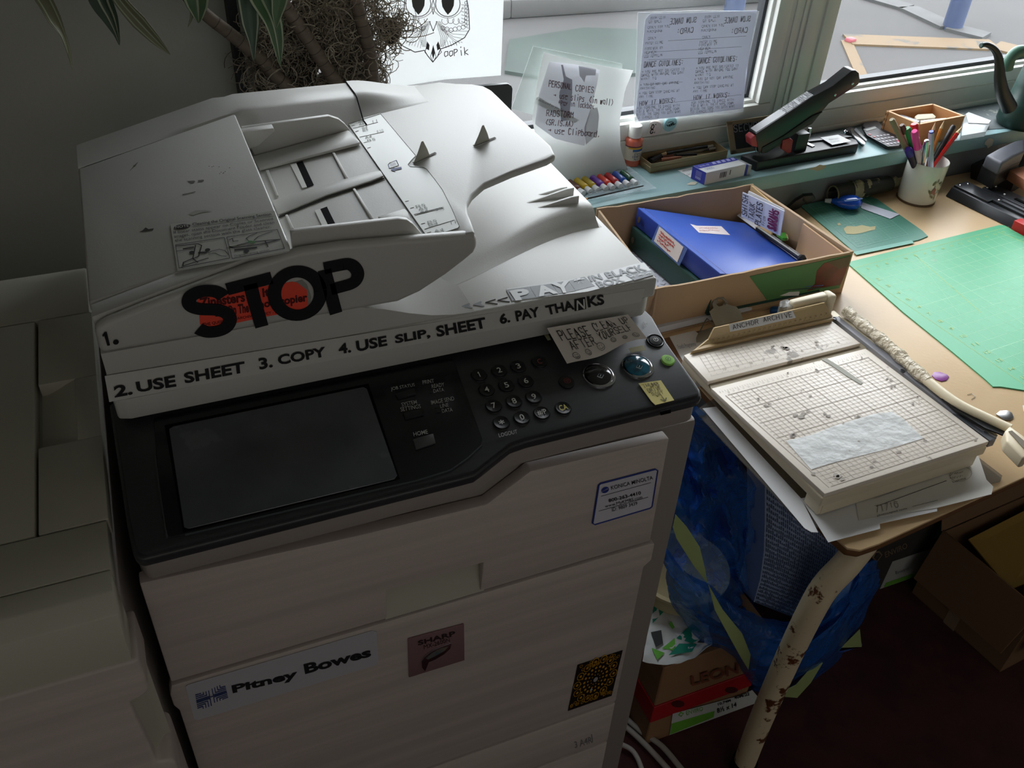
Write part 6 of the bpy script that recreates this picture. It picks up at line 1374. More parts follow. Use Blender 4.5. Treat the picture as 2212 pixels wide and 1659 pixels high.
# paint bottle
bc = sp_(1363, 353); bt = root('paint_bottle', bc, 'small orange acrylic paint bottle with white cap on the sill', 'bottle')
top = on(1364, 270, 'y', bc.y + .003).z; H = top - SZ
link('bottle', MB().lathe([(0, 0), (.0165, 0), (.0175, .003), (.0178, H * .62), (.0165, H * .68), (.012, H * .70), (.011, H * .74)], bc, seg=28), mat('orange_paint', (214, 108, 84), .2, coat=.4), bt, smooth=60)
link('cap', MB().lathe([(.0125, H * .71), (.0135, H * .72), (.0135, H * .97), (.012, H), (0, H)], bc, seg=28), mat('white_cap', (230, 228, 222), .4), bt)
def lab_(z0, z1, a0, a1, m_, nm, r=.018): 
    return link(nm, MB().grid(lambda s, t: bc + V((math.cos(math.radians(a0 + (a1 - a0) * s)) * r, math.sin(math.radians(a0 + (a1 - a0) * s)) * r, z0 + (z1 - z0) * t)), 14, 1), m_, bt)
lab_(H * .16, H * .52, -190, 10, mat('label_cream', (220, 206, 188), .5), 'label'); lab_(H * .50, H * .53, -190, 10, mat('label_purple', (92, 42, 58), .5), 'label_band', .0182)
lab_(H * .46, H * .50, -150, -10, mat('label_yellow', (226, 176, 50), .5), 'label_rainbow', .0182); lab_(H * .40, H * .46, -120, -30, mat('label_blue', (50, 96, 150), .5), 'label_rainbow', .0184)
bf = lambda s, t: bc + V((math.cos(math.radians(-140 + 110 * s)) * .0185, math.sin(math.radians(-140 + 110 * s)) * .0185, H * (.18 + .22 * t)))
tm = MB(); hand(tm, sub(bf, .3, 1, .6, .9), 'Deco', .1, aspect=2.4); hand(tm, sub(bf, .2, 1, .3, .55), 'CRAFTERS', .1, aspect=3.6); hand(tm, sub(bf, .3, 1, .02, .25), 'Acrylic', .1, aspect=3); link('label_text', tm, mat('label_ink', (70, 92, 120), .5), bt)

# paint tube set in clear packaging with a brush
cT = lambda x, y: (1050 + x / 3.403, y / 3.403)
ptk = root('paint_tray', sp_(*cT(900, 1400)), 'clear blister tray that holds the row of small paint tubes', 'tray')
CLR = film('clear_blister', (214, 228, 236), .32, .08, .5, 40)
link('tray_front', MB().slab([sp_(*cT(x, y), SZ + .001) for x, y in ((640, 1400), (1100, 1330), (1130, 1362), (690, 1440))], (0, 0, .006)), CLR, ptk, .001)
link('sleeve', MB().grid(lambda s, t: sp_(*cT(*[(1 - s) * ((1 - t) * a + t * b) + s * ((1 - t) * c + t * d) for a, b, c, d in ((690, 1000, 1255, 1000), (1480, 1180, 1385, 1180))]), SZ + .002 + .004 * abs(math.sin(s * 5 + t * 4))), 14, 10), CLR, ptk, smooth=60)
cols = [('brown', (110, 62, 44)), ('yellow', (226, 190, 36)), ('ochre', (196, 170, 44)), ('purple', (116, 60, 176)), ('orange-red', (236, 70, 48)), ('crimson', (190, 44, 50)), ('blue', (38, 84, 180)), ('dark green', (32, 84, 54))]
caps = [(690, 1402), (742, 1388), (797, 1378), (858, 1370), (908, 1362), (965, 1350), (1022, 1340), (1078, 1332)]
for (cn, cc), (x, y) in zip(cols, caps):
    a = sp_(*cT(x, y), SZ + .0075); b = sp_(*cT(x - 78, y - 62), SZ + .009); d = (a - b).normalized()
    t_ = root('paint_tube', (a.x, a.y, SZ), cn + ' paint tube with white cap in the row by the curled sign', 'paint tube', 'paint tubes in the blister tray')
    link('tube_body', MB().tube([b, b.lerp(a, .5), a - d * .004, a - d * .001], .0068, 12, taper=[.0066, .0072, .0072, .004]), mat('tube_' + cn.replace(' ', '_').replace('-', '_'), cc, .25, coat=.3), t_, smooth=60)
    link('cap', MB().tube([a - d * .002, a + d * .012], .0052, 12, taper=.0058), mat('tube_cap', (226, 226, 228), .4), t_)
br = root('paintbrush', sp_(*cT(900, 1420)), 'thin dark paintbrush lying in front of the paint tubes', 'paintbrush')
link('handle', MB().tube([sp_(*cT(745, 1460), SZ + .011), sp_(*cT(1155, 1366), SZ + .011)], .0018, 8, taper=.0012), INK, br); link('ferrule', MB().tube([sp_(*cT(700, 1470), SZ + .011), sp_(*cT(745, 1460), SZ + .011)], .002, 8), mat('orange_wood', (214, 150, 84), .5), br)

# tin of charcoal
c6b = lambda x, y: (1340 + x / 6.144, 240 + y / 6.144)
def obox_px(mb, top, zt, zb, inset=0):
    pts = [sp_(*c6b(x, y), zt) for x, y in top]; c = sum(pts, V((0, 0, 0))) / 4
    pts = [p + (c - p).normalized() * inset for p in pts]
    return mb.slab([V((p.x, p.y, zb)) for p in pts], (0, 0, zt - zb)), pts
tn = root('pencil_tin', sp_(1470, 350), 'open brass tin of charcoal sticks and pencils on the sill', 'tin')
GOLD = mat('dull_brass', (160, 142, 108), .4, metal=.5, var=.1)
ZT = SZ + .020
tp4 = [sp_(*c6b(x, y), ZT) for x, y in ((230, 570), (1240, 390), (1430, 520), (410, 705))]
link('tin_base', MB().slab([V((p.x, p.y, SZ + .0005)) for p in tp4], (0, 0, .002)), GOLD, tn)
for i in range(4):
    a, b = tp4[i], tp4[(i + 1) % 4]; c = sum(tp4, V((0, 0, 0))) / 4; nn = V((-(b - a).y, (b - a).x, 0)).normalized(); nn = nn if nn.dot(c - a) > 0 else -nn
    link('tin_side', MB().slab([V((a.x, a.y, SZ + .001)), V((b.x, b.y, SZ + .001)), b, a], nn * .0012), GOLD, tn)
    link('tin_ridge', MB().tube([V((a.x, a.y, SZ + .012)), V((b.x, b.y, SZ + .012))], .0009, 5), GOLD, tn)
def stick(nm, a, b, r, m_, lab, zz=.009, tipm=None, grp='sticks and pencils in the brass tin', cat='stick'):
    a, b = sp_(*c6b(*a), SZ + zz), sp_(*c6b(*b), SZ + zz); s_ = root(nm, (a + b) / 2, lab, cat, grp)
    link('stick', MB().tube([a, b], r, 8), m_, s_)
    if tipm: link('tip', MB().tube([a + (a - b).normalized() * .012, a], .001, 8, taper=r), tipm, s_)
CH = mat('charcoal', (26, 26, 28), .8); TER = mat('terracotta_chalk', (166, 112, 92), .8)
stick('pencil', (605, 560), (1150, 470), .0035, MATS['black_lacquer'], 'black pencil with bare wooden tip lying across the brass tin', .013, WD, cat='pencil')
stick('charcoal_stick', (740, 585), (1010, 572), .0028, CH, 'short black charcoal stick right of centre in the tin', .010, cat='charcoal')
stick('charcoal_stick', (410, 665), (535, 590), .0045, CH, 'thick charcoal stub at the front left in the tin', .011, cat='charcoal')
stick('charcoal_stick', (350, 600), (480, 560), .004, CH, 'charcoal stub at the back left in the tin', .009, cat='charcoal')
stick('charcoal_stick', (380, 640), (500, 580), .004, CH, 'middle charcoal stub in the left pile of the tin', .006, cat='charcoal')
stick('chalk_stick', (540, 645), (800, 610), .0034, TER, 'terracotta chalk stick at the front of the tin', .006, cat='chalk')
stick('chalk_stick', (560, 612), (700, 590), .003, TER, 'shorter terracotta chalk behind the long one in the tin', .005, cat='chalk')
stick('crayon', (1170, 510), (1290, 485), .0025, mat('grey_crayon', (130, 126, 118), .5), 'grey crayon at the right end of the tin', .008, CH, cat='crayon')

# staples box, card under it, chalkboard
zb_ = SZ; bA = sp_(*c6b(935, 890)); bB = sp_(*c6b(1112, 982)); bC = sp_(*c6b(1640, 862)); bh = on(*c6b(1135, 820), 'y', bB.y).z - SZ
sbx = root('staples_box', (bA + bC) / 2, 'white and blue box of 5000 staples lying on the sill', 'box')
SW = mat('box_white', (216, 218, 220), .6); SB = mat('box_blue', (52, 56, 160), .5)
dB = bC - bB; bD = bA + dB
link('carton', MB().slab([bA, bB, bC, bD], (0, 0, bh)), SW, sbx, .0006, 1)
ftop = quad([bA + ZX * bh, bD + ZX * bh, bC + ZX * bh, bB + ZX * bh]); fend = quad([bA + ZX * bh, bB + ZX * bh, bB, bA]); fsid = quad([bB + ZX * bh, bC + ZX * bh, bC, bB])
mb = MB(); put(mb, fend, [(0, 0), (1, 0), (1, 1), (0, 1)], [(0, 1, 2, 3)]); put(mb, ftop, [(0, .58), (1, .58), (1, 1), (0, 1)], [(0, 1, 2, 3)]); link('blue_print', mb, SB, sbx, kind='stuff')
mb = MB()
for i in range(5): put(mb, ftop, [(.40 + i * .12, .68), (.48 + i * .12, .68), (.50 + i * .12, .93), (.43 + i * .12, .93)], [(0, 1, 2, 3)], .0007)
hand(mb, sub(ftop, .08, .32, .68, .9), 'Swingline', .14, aspect=5, lift=.0007); text(mb, sub(fend, .3, .7, .2, .42), '5000', .03, .0008)
for t_ in (.5, .6, .7, .8): line(mb, fend, [(.3, t_), (.7, t_)], .03, 1, .0008)
link('white_print', mb, mat('pale_violet', (176, 176, 224), .5), sbx, kind='stuff')
mb = MB(); text(mb, sub(ftop, .1, .3, .25, .5), '5000', .01); link('faint_print', mb, mat('faint_lilac', (176, 178, 206), .6), sbx)
mb = MB()
for i, w_ in enumerate((.02, .012, .02, .012, .03, .012, .02, .012)): put(mb, fsid, [(.36 + i * .022, .3), (.36 + i * .022 + w_ * .6, .3), (.36 + i * .022 + w_ * .6, .75), (.36 + i * .022, .75)], [(0, 1, 2, 3)])
put(mb, fsid, [(.6, .4), (.62, .4), (.62, .8), (.6, .8)], [(0, 1, 2, 3)]); link('barcode', mb, INK, sbx, kind='stuff')
eb = bC + dB.normalized() * .002
link('inner_sleeve', MB().slab([bC - dB * .0 + ZX * .001, eb + dB * .045, eb + dB * .045 + (bD - bC) * .9, bD + ZX * .001], (0, 0, bh * .86)), SB, sbx)
link('inner_tray', MB().slab([eb + dB * .045 + ZX * .001, eb + dB * .13, eb + dB * .13 + (bD - bC) * .85, eb + dB * .045 + (bD - bC) * .85 + ZX * .001], (0, 0, bh * .8)), mat('grey_card', (168, 172, 172), .6), sbx)
cd_ = root('card', sp_(*c6b(860, 800)), 'small white printed card sticking out beside the staples box', 'card')
cq_ = [sp_(*c6b(x, y), SZ + .0004) for x, y in ((765, 790), (955, 745), (935, 885))]
link('card', MB().slab(cq_, (0, 0, .0005)), PAPER, cd_)
tm = MB(); text(tm, quad([sp_(*c6b(x, y), SZ + .0012) for x, y in ((825, 790), (945, 765), (948, 782), (828, 808))]), 'MERCHANDISE'); text(tm, quad([sp_(*c6b(x, y), SZ + .0012) for x, y in ((880, 835), (935, 820), (937, 850), (884, 862))]), 'CAT'); link('print', tm, GREYINK, cd_)
bb = root('chalkboard', UV(1.25, .65, SZ), 'small wood-framed chalkboard leaning at the window post', 'chalkboard')
pb1, pb2, pb3 = on(*c6b(1460, 575), 'v', .645), on(*c6b(1400, 140), 'v', .662), on(*c6b(2150, 30), 'v', .662)
nB = (pb2 - pb1).cross(pb3 - pb1).normalized(); nB = -nB if nB.y > 0 else nB
pbx = lambda x, y, l=0: PL(*c6b(x, y), pb1 + nB * l, nB)
link('board', MB().slab([pbx(1440, 170), pbx(2140, 70), pbx(2190, 430), pbx(1490, 545)], -nB * .004), mat('chalk_black', (34, 38, 42), .7, var=.2), bb)
for q in ((1400, 140, 2150, 30, 2158, 90, 1408, 190), (1400, 140, 1475, 130, 1535, 560, 1460, 575), (1452, 520, 2180, 400, 2190, 460, 1460, 575), (2080, 40, 2150, 30, 2195, 455, 2125, 470)): link('frame_rail', MB().slab([pbx(q[i], q[i + 1], .0005) for i in (0, 2, 4, 6)], nB * .003), mat('weathered_wood', (140, 124, 98), .7, var=.15, vscale=30), bb, .0006)
tm = MB(); hand(tm, quad([pbx(1495, 190, .001), pbx(1890, 120, .001), pbx(1895, 220, .001), pbx(1505, 290, .001)]), 'SECWPN', .09, aspect=4); link('chalk_writing', tm, mat('chalk_grey', (150, 152, 156), .8), bb)

# heavy-duty stapler
cS = lambda x, y: (1600 + x / 3.614, y / 3.614)
hs = root('stapler', sp_(1740, 330), 'large black heavy-duty stapler with red nose and labelled raised arm', 'stapler')
zt = SZ + .022
bl = [sp_(*cS(x, y), zt) for x, y in ((0, 1205), (135, 1262), (925, 1122), (905, 1090), (780, 1040))]
link('base', MB().slab([V((p.x, p.y, SZ)) for p in bl], (0, 0, zt - SZ)), BLK, hs, .003, 3)
link('base_plate', MB().slab([sp_(*cS(x, y), zt + .0004) for x, y in ((420, 1125), (870, 1075), (760, 1048), (430, 1100))], (0, 0, .003)), mat('plate_grey', (58, 60, 62), .3), hs, .001)
link('base_label', MB().slab([sp_(*cS(x, y), zt + .0036) for x, y in ((620, 1075), (760, 1052), (865, 1103), (715, 1132))], (0, 0, .0004)), mat('label_grey_white', (196, 198, 198), .5), hs)
tm = MB(); text(tm, quad([sp_(*cS(x, y), zt + .0044) for x, y in ((680, 1085), (760, 1075), (775, 1085), (695, 1098))]), 'HEAVY DUTY'); text(tm, quad([sp_(*cS(x, y), zt + .0044) for x, y in ((700, 1105), (770, 1095), (775, 1102), (705, 1112))]), 'STAPLER'); link('label_print', tm, GREYINK, hs)
link('anvil', MB().slab([sp_(*cS(x, y), zt + .0006) for x, y in ((480, 1115), (560, 1150), (580, 1140), (500, 1105))], (0, 0, .0015)), STEEL, hs)
ys = .640
def sy(*pts, y=ys): return [on(*cS(*p), 'y', y) for p in pts]
arm = sy((120, 1045), (570, 750), (720, 670), (870, 550), (900, 548), (925, 570), (932, 620), (920, 662), (690, 810), (640, 870), (560, 970), (330, 1090), (230, 1150), (165, 1195), (140, 1190), (120, 1080))
link('arm', MB().slab(arm, (0, .026, 0)), mat('satin_black', (34, 35, 37), .3), hs, .002, 2)
mg_ = sy((165, 1150), (330, 1060), (560, 900), (640, 870), (330, 1110), (200, 1190), (160, 1195)); link('magazine', MB().slab([p + V((0, -.002, 0)) for p in mg_], (0, .020, 0)), BLK, hs, .001)
def tops(a, b, y0, y1): 
    p, q = on(*cS(*a), 'y', ys), on(*cS(*b), 'y', ys); u_ = (q - p); n0 = V((-u_.z, 0, u_.x)).normalized(); n0 = n0 if n0.z > 0 else -n0
    return [p + n0 * .0006 + V((0, y0, 0)), q + n0 * .0006 + V((0, y0, 0)), q + n0 * .0006 + V((0, y1, 0)), p + n0 * .0006 + V((0, y1, 0))], n0
tq, n0 = tops((130, 1040), (575, 750), .003, .024); link('arm_label', MB().slab(tq, n0 * .0006), mat('label_silver', (196, 198, 200), .35), hs)
tm = MB(); hand(tm, quad([tq[1] + n0 * .001, tq[1].lerp(tq[0], .5) + n0 * .001, tq[2].lerp(tq[3], .5) + n0 * .001, tq[2] + n0 * .001]), 'ANCHOR ARCHIVE', .1, aspect=5, lift=0); link('label_writing', tm, GREYINK, hs)
link('red_nose', MB().slab(sy((78, 1085), (110, 1058), (165, 1072), (160, 1130), (135, 1155), (85, 1140), y=ys + .001), (0, .022, 0)), mat('red_rubber', (176, 62, 66), .45), hs, .0025, 3)
link('red_tab', MB().slab(sy((330, 1095), (385, 1078), (410, 1095), (395, 1190), (370, 1200), (320, 1165), y=ys - .004), (0, .006, 0)), mat('dark_red_tab', (140, 30, 38), .4), hs, .001)
link('staple_guide', MB().tube(sy((118, 1150), (120, 1195), (152, 1205), (152, 1160), y=ys + .004), .0009, 6), STEEL, hs)
for x, y in ((872, 652), (737, 740), (398, 1028)): c = on(*cS(x, y), 'y', ys); link('rivet', MB().lathe([(.0032, 0), (.0028, .0012), (0, .0018)], c, (0, -1, 0), 12), CHROME, hs)
link('rear_post', MB().tube([on(*cS(540, 1000), 'y', ys + .02), on(*cS(525, 1080), 'y', ys + .02)], .004, 8), STEEL, hs)
link('rear_hinge', MB().box(on(*cS(470, 1000), 'y', ys).x, on(*cS(560, 1000), 'y', ys).x, ys + .002, ys + .024, SZ + .022, SZ + .06), BLK, hs, .001)

# bottle opener and clipper next to it, calculator
nc = root('nail_clipper', sp_(*c3(420, 640)), 'chrome and black clipper lying between stapler and calculator', 'clipper')
link('lever', MB().slab([sp_(*c3(x, y), SZ + .012) for x, y in ((350, 520), (400, 510), (570, 700), (555, 730), (520, 720), (400, 610))], (0, 0, .003)), CHROME, nc, .0008)
link('lever', MB().slab([sp_(*c3(x, y), SZ + .013) for x, y in ((405, 530), (435, 505), (590, 670), (575, 695))], (0, 0, .004)), mat('grey_lever', (84, 86, 88), .3), nc, .001)
link('body', MB().slab([sp_(*c3(x, y), SZ + .001) for x, y in ((280, 560), (330, 510), (420, 560), (560, 720), (520, 745), (440, 690), (350, 620))], (0, 0, .010)), BLK, nc, .002)
link('ball_end', MB().lathe([(0, -.005), (.0045, -.002), (.0045, .002), (0, .005)], sp_(*c3(292, 540), SZ + .012), seg=12), CHROME, nc)
ca = root('calculator', sp_(*c3(800, 620)), 'small dark pocket calculator with pale round keys on the sill', 'calculator')
co_ = [(515, 490), (545, 462), (700, 435), (738, 450), (775, 505), (880, 560), (1000, 610), (1075, 690), (1085, 740), (1060, 770), (900, 790), (840, 782), (700, 690), (570, 600)]
cz_ = SZ + .010
link('body', MB().slab([sp_(*c3(x, y), SZ + .001) for x, y in co_], (0, 0, .010)), mat('calculator_black', (40, 41, 44), .4), ca, .003, 3)
link('face', MB().slab([sp_(*c3(x, y), cz_ + .0016) for x, y in ((540, 505), (700, 462), (745, 500), (880, 580), (1000, 640), (1050, 700), (1030, 735), (880, 745), (720, 660), (590, 590))], (0, 0, .0006)), mat('face_grey', (96, 96, 100), .4), ca)
link('display', MB().slab([sp_(*c3(x, y), cz_ + .0024) for x, y in ((555, 515), (700, 474), (732, 492), (590, 532))], (0, 0, .0006)), mat('lcd', (170, 174, 172), .25), ca)
k0, k1, k2 = sp_(*c3(630, 580), cz_ + .0024), sp_(*c3(820, 550), cz_ + .0024), sp_(*c3(880, 715), cz_ + .0024)
KP = mat('pale_key', (186, 184, 190), .4); KR = mat('pinkish_key', (190, 120, 130), .4)
for r_ in range(5):
    for q in range(5):
        c = k0 + (k1 - k0) * (q / 4.0) + (k2 - k0) * (r_ / 4.0)
        if r_ == 0 and q > 0: continue
        link('key', MB().lathe([(.0034, 0), (.003, .0012), (0, .0014)], c, seg=10), KR if (r_ == 0 or (r_ == 1 and q == 0)) else KP, ca)
link('pink_corner', MB().slab([sp_(*c3(x, y), cz_ + .0024) for x, y in ((990, 645), (1015, 642), (1045, 680), (1030, 690))], (0, 0, .0008)), mat('hot_pink_key', (220, 90, 120), .4), ca)

# wooden box with odds and ends
wx = root('wooden_box', sp_(2000, 285), 'small open finger-jointed wooden box behind the mug', 'box')
PINE = mat('pine', (196, 146, 98), .55, var=.12, vscale=12, stretch=(1, 1, 6)); 
WT = SZ + .052
wt = [sp_(*c3(x, y), WT) for x, y in ((860, 248), (1500, 148), (1948, 318), (1318, 440))]
link('base', MB().slab([V((p.x, p.y, SZ + .001)) for p in wt], (0, 0, .004)), PINE, wx)
cW = sum(wt, V((0, 0, 0))) / 4
for i in range(4):
    a, b = wt[i], wt[(i + 1) % 4]; nn = V((-(b - a).y, (b - a).x, 0)).normalized(); nn = nn if nn.dot(cW - a) > 0 else -nn
    link('side_board', MB().slab([V((a.x, a.y, SZ)), V((b.x, b.y, SZ)), b, a], nn * .006), PINE, wx, .0008, 1)
for k in range(4):
    a = wt[0]; e = (wt[3] - wt[0]).normalized(); link('joint', MB().slab([V((a.x, a.y, SZ + .006 + k * .012)) - nn * .0, V((a.x, a.y, SZ + .006 + k * .012)) + e * .007, V((a.x, a.y, SZ + .012 + k * .012)) + e * .007, V((a.x, a.y, SZ + .012 + k * .012))], (-.0006, -.0004, 0)), mat('joint_brown', (120, 84, 52), .6), wx)
o = link('eraser', MB().slab([sp_(*c3(x, y), SZ + .040) for x, y in ((1255, 320), (1290, 295), (1500, 285), (1545, 325), (1530, 350), (1270, 370))], (0, 0, -.012)), mat('grey_eraser', (176, 168, 148), .7), None, .002); tag(o, 'worn greyish eraser lying in the wooden box', 'eraser')
o = link('metal_sharpener', MB().slab([sp_(*c3(x, y), SZ + .044) for x, y in ((1005, 318), (1060, 300), (1110, 312), (1325, 385), (1300, 410), (1180, 400))], (0, 0, -.012)), mat('sharpener_grey', (96, 96, 104), .3, metal=.5, var=.5, vscale=80), None, .001); tag(o, 'grey and black metal gadget in the wooden box', 'gadget')
o = link('white_card', MB().slab([sp_(*c3(x, y), SZ + .045) for x, y in ((1330, 385), (1560, 360), (1680, 350), (1690, 356), (1350, 408))], (0, 0, -.010)), mat('white_red_card', (226, 222, 216), .5), None); tag(o, 'white card edge with red end in the wooden box', 'card')
pcx = root('plastic_case', sp_(2105, 265), 'clear plastic case lying on the worn dark sill behind the wooden box', 'case')
pc4 = [sp_(x, y, SZ + .012) for x, y in ((2083, 248), (2092, 242), (2141, 262), (2130, 285), (2076, 294))]
link('case', MB().slab([V((p.x, p.y, SZ + .001)) for p in pc4], (0, 0, .012)), film('clear_case', (200, 204, 204), .5, .15), pcx, .001)
link('lid', MB().slab([sp_(x, y, SZ + .0135) for x, y in ((2086, 247), (2092, 243), (2140, 261), (2135, 268), (2092, 266))], (0, 0, .001)), mat('cloudy_lid', (196, 200, 200), .3), pcx)

# watering can
wc = root('watering_can', (2.02, .655, SZ), 'dark green plastic watering can with curved spout on the sill', 'watering can')
GC = mat('dark_green_plastic', (30, 56, 50), .4)
WC = V((2.025, .66, SZ))
def can(s, t):
    a = s * 6.2832; prof = [(.098, 0), (.104, .01), (.102, .05), (.092, .066), (.087, .12), (.078, .18), (.062, .225), (.045, .245)]
    i = min(6, int(t * 7)); f = t * 7 - i; r_ = prof[i][0] * (1 - f) + prof[i + 1][0] * f; h = prof[i][1] * (1 - f) + prof[i + 1][1] * f
    return WC + V((math.cos(a) * r_ * 1.05, math.sin(a) * r_ * .62, h))
link('body', MB().grid(can, 32, 14), GC, wc, smooth=60)
link('top', MB().lathe([(.03, .24), (.045, .245), (0, .246)], WC, seg=20), GC, wc)
yw = .636
link('spout', MB().tube(bend([on(x, y, 'y', yw) for x, y in ((2119.6, 98), (2132, 96.5), (2147, 105.5), (2156, 121.5), (2159, 146), (2160, 171), (2166, 201), (2180, 232))], 4), .006, 14, taper=[.0045 + .0125 * (i / 28) ** 1.4 for i in range(29)]), mat('black_green_plastic', (20, 28, 26), .4), wc, smooth=60)
link('spout_rim', MB().lathe([(.0045, -.002), (.006, 0), (.0045, .003)], on(2120, 98, 'y', yw), (1, 0, -.1), 12), GC, wc)
link('handle', MB().tube(bend([on(x, y, 'y', .66) for x, y in ((2175, 150), (2183, 125), (2200, 112), (2225, 116), (2245, 150))], 4), .011, 12, flat=1.3), mat('sage_green_plastic', (84, 120, 104), .4), wc, smooth=60)

# ---------------------------------------------------------------- plant with leaning canes, striped leaves and curly moss
PLC = UV(.50, .605, SZ)
pt_ = root('potted_plant', PLC, 'dracaena with ringed canes and striped leaves in front of the window', 'plant')
link('pot', MB().lathe([(0, 0), (.05, 0), (.065, .11), (.07, .112), (.07, .125), (.062, .125), (.06, .11), (0, .105)], PLC, seg=28), mat('dark_pot', (52, 44, 38), .6), pt_)
CANE = mat('ringed_cane', (112, 98, 84), .7, var=.25, vscale=30, stretch=(1, 1, 4), bump=.3)
def cane(pts, v, r0, r1, z_end=None):
    P = [on(x, y, 'v', v) for x, y in pts] + [PLC + V((R.uniform(-.02, .02), 0, .11))]
    P = bend(P, 5); n = len(P)
    c = link('cane', MB().tube(P, r0, 14, taper=[r0 + (r1 - r0) * i / (n - 1) for i in range(n)]), CANE, pt_, smooth=60)
    rg = MB()
    for i in range(1, n - 1, 1):
        for f in ((.4,) if i % 2 else ()):
            p = P[i].lerp(P[i + 1], f); d = (P[i + 1] - P[i]).normalized(); r_ = (r0 + (r1 - r0) * i / (n - 1)) * 1.03; rg.lathe([(r_, -.0006), (r_ * 1.02, 0), (r_, .0006)], p, d, 12)
    link('cane_rings', rg, mat('cane_ring', (72, 62, 54), .7), c, kind='stuff')
cane([(330, -90), (432, 20), (500, 75), (565, 128), (620, 185)], .585, .0085, .010)
cane([(570, -60), (615, 12), (655, 70), (695, 130), (740, 200)], .58, .0095, .0105)
cane([(745, -70), (768, 0), (785, 60), (800, 120), (812, 195)], .59, .0098, .0105)
LEAF = mat('dark_leaf', (52, 74, 54), .4, var=.3, vscale=20, stretch=(1, 1, .3)); LEAFB = mat('bright_leaf', (66, 96, 58), .35, var=.2, vscale=20); LEAFG = mat('grey_leaf', (112, 112, 84), .45, var=.2, vscale=30); STR = mat('pale_leaf_stripe', (150, 158, 132), .5)
def leaf(pts, widths, v, m_, stripes=(-.75, .75), twist=0):
    P = bend([on(x, y, 'v', v) for x, y in pts], 6); n = len(P); W = []
    for i in range(n):
        k = i / (n - 1) * (len(widths) - 1); j = min(len(widths) - 2, int(k)); f = k - j; W.append((widths[j] * (1 - f) + widths[j + 1] * f) * .00037)
    def fn(s, t, l=0):
        k = t * (n - 1); j = min(n - 2, int(k)); f = k - j; p = P[j].lerp(P[j + 1], f); w_ = W[j] * (1 - f) + W[j + 1] * f; d = (P[j + 1] - P[j]).normalized()
        sd = d.cross(VX).normalized(); a = twist * t
        q = sd * math.cos(a) + VX * math.sin(a); e = (s - .5) * 2
        return p + q * e * w_ - VX * ((1 - abs(e)) * w_ * .35 * -1 + l)
    lf = link('leaf', MB().grid(lambda s, t: fn(s, t), 6, n - 1, .0005), m_, pt_, smooth=60)
    mb = MB()
    for e in stripes:
        mb.grid(lambda s, t: fn(.5 + e / 2 + (s - .5) * .09, t, .0012), 1, n - 1)
    link('leaf_stripes', mb, STR, lf, kind='stuff')
leaf([(40, -70), (92, -5), (118, 42), (136, 75), (148, 110), (156, 150)], [20, 26, 24, 12, 12, 2], .50, LEAFG, (-.6, .6), 1.2)
leaf([(190, -80), (218, 0), (238, 40), (252, 75), (258, 98)], [40, 38, 26, 10, 1], .50, LEAF, (-.2, .5))
leaf([(215, -60), (262, 5), (300, 48), (335, 85), (368, 118)], [14, 22, 26, 18, 1], .50, LEAFG, (-.7, 0, .7))
leaf([(405, -70), (420, -20), (426, 15), (429, 50)], [60, 52, 36, 1], .52, LEAFB, (-.85, .1, .9))
leaf([(395, -30), (412, 10), (414, 35), (406, 58)], [6, 7, 6, 1], .53, LEAFG, (0,))
leaf([(530, -70), (537, 0), (542, 50), (546, 90), (548, 132)], [42, 40, 34, 16, 1], .53, LEAF, (-.85, .75))
leaf([(540, -60), (570, 0), (590, 45), (600, 90), (605, 142)], [52, 46, 34, 24, 1], .52, LEAFB, (-.9, -.1, .8))
leaf([(600, -80), (603, -10), (598, 30), (596, 60)], [50, 34, 20, 1], .51, LEAFB, (-.8, .9))
def in_moss(x, y):
    if x < 540 + y * .03 or y > 200: return 0
    if (x - 835) ** 2 / 40 ** 2 + (y - 62) ** 2 / 36 ** 2 < 1: return 2.2
    if 540 < x < 830 - max(0, (60 - y)) * .2 and y < 200 and not (x < 560 + 0 and y < 70 - (x - 520) * .5):
        if 640 < x < 700 and y > 118: return .35
        return 1.0 if x < 770 else .8
    return 0
mr = random.Random(11)
LM = MB(); n_c = 0; tries = 0; DM = MB()
while n_c < 2600 and tries < 20000:
    tries += 1
    x, y = mr.uniform(512, 880), mr.uniform(-60, 205); k = in_moss(x, max(0, y))
    if mr.random() > k: continue
    v = mr.uniform(.595, .66) if mr.random() < .7 else mr.uniform(.575, .62)
    p = on(x, y, 'v', v); L_ = mr.uniform(.02, .062); a = mr.uniform(0, 6.28); cv = mr.uniform(12, 110) * mr.choice((-1, 1)); zz = mr.uniform(-.6, .6)
    pts = [p]; m_ = 8
    for i in range(m_):
        st_ = L_ / m_; pts.append(pts[-1] + (UX * math.cos(a) + ZX * math.sin(a) + VX * zz * .6) * st_); a += cv * st_; cv *= mr.uniform(.8, 1.3)
    (LM if n_c % 2 else DM).tube(pts, mr.uniform(.0005, .0009), 3, cap=False); n_c += 1
link('moss', LM, mat('grey_moss', (160, 150, 134), .85), pt_, kind='stuff', smooth=60)
link('moss', DM, mat('brown_moss', (112, 102, 88), .9), pt_, kind='stuff', smooth=60)
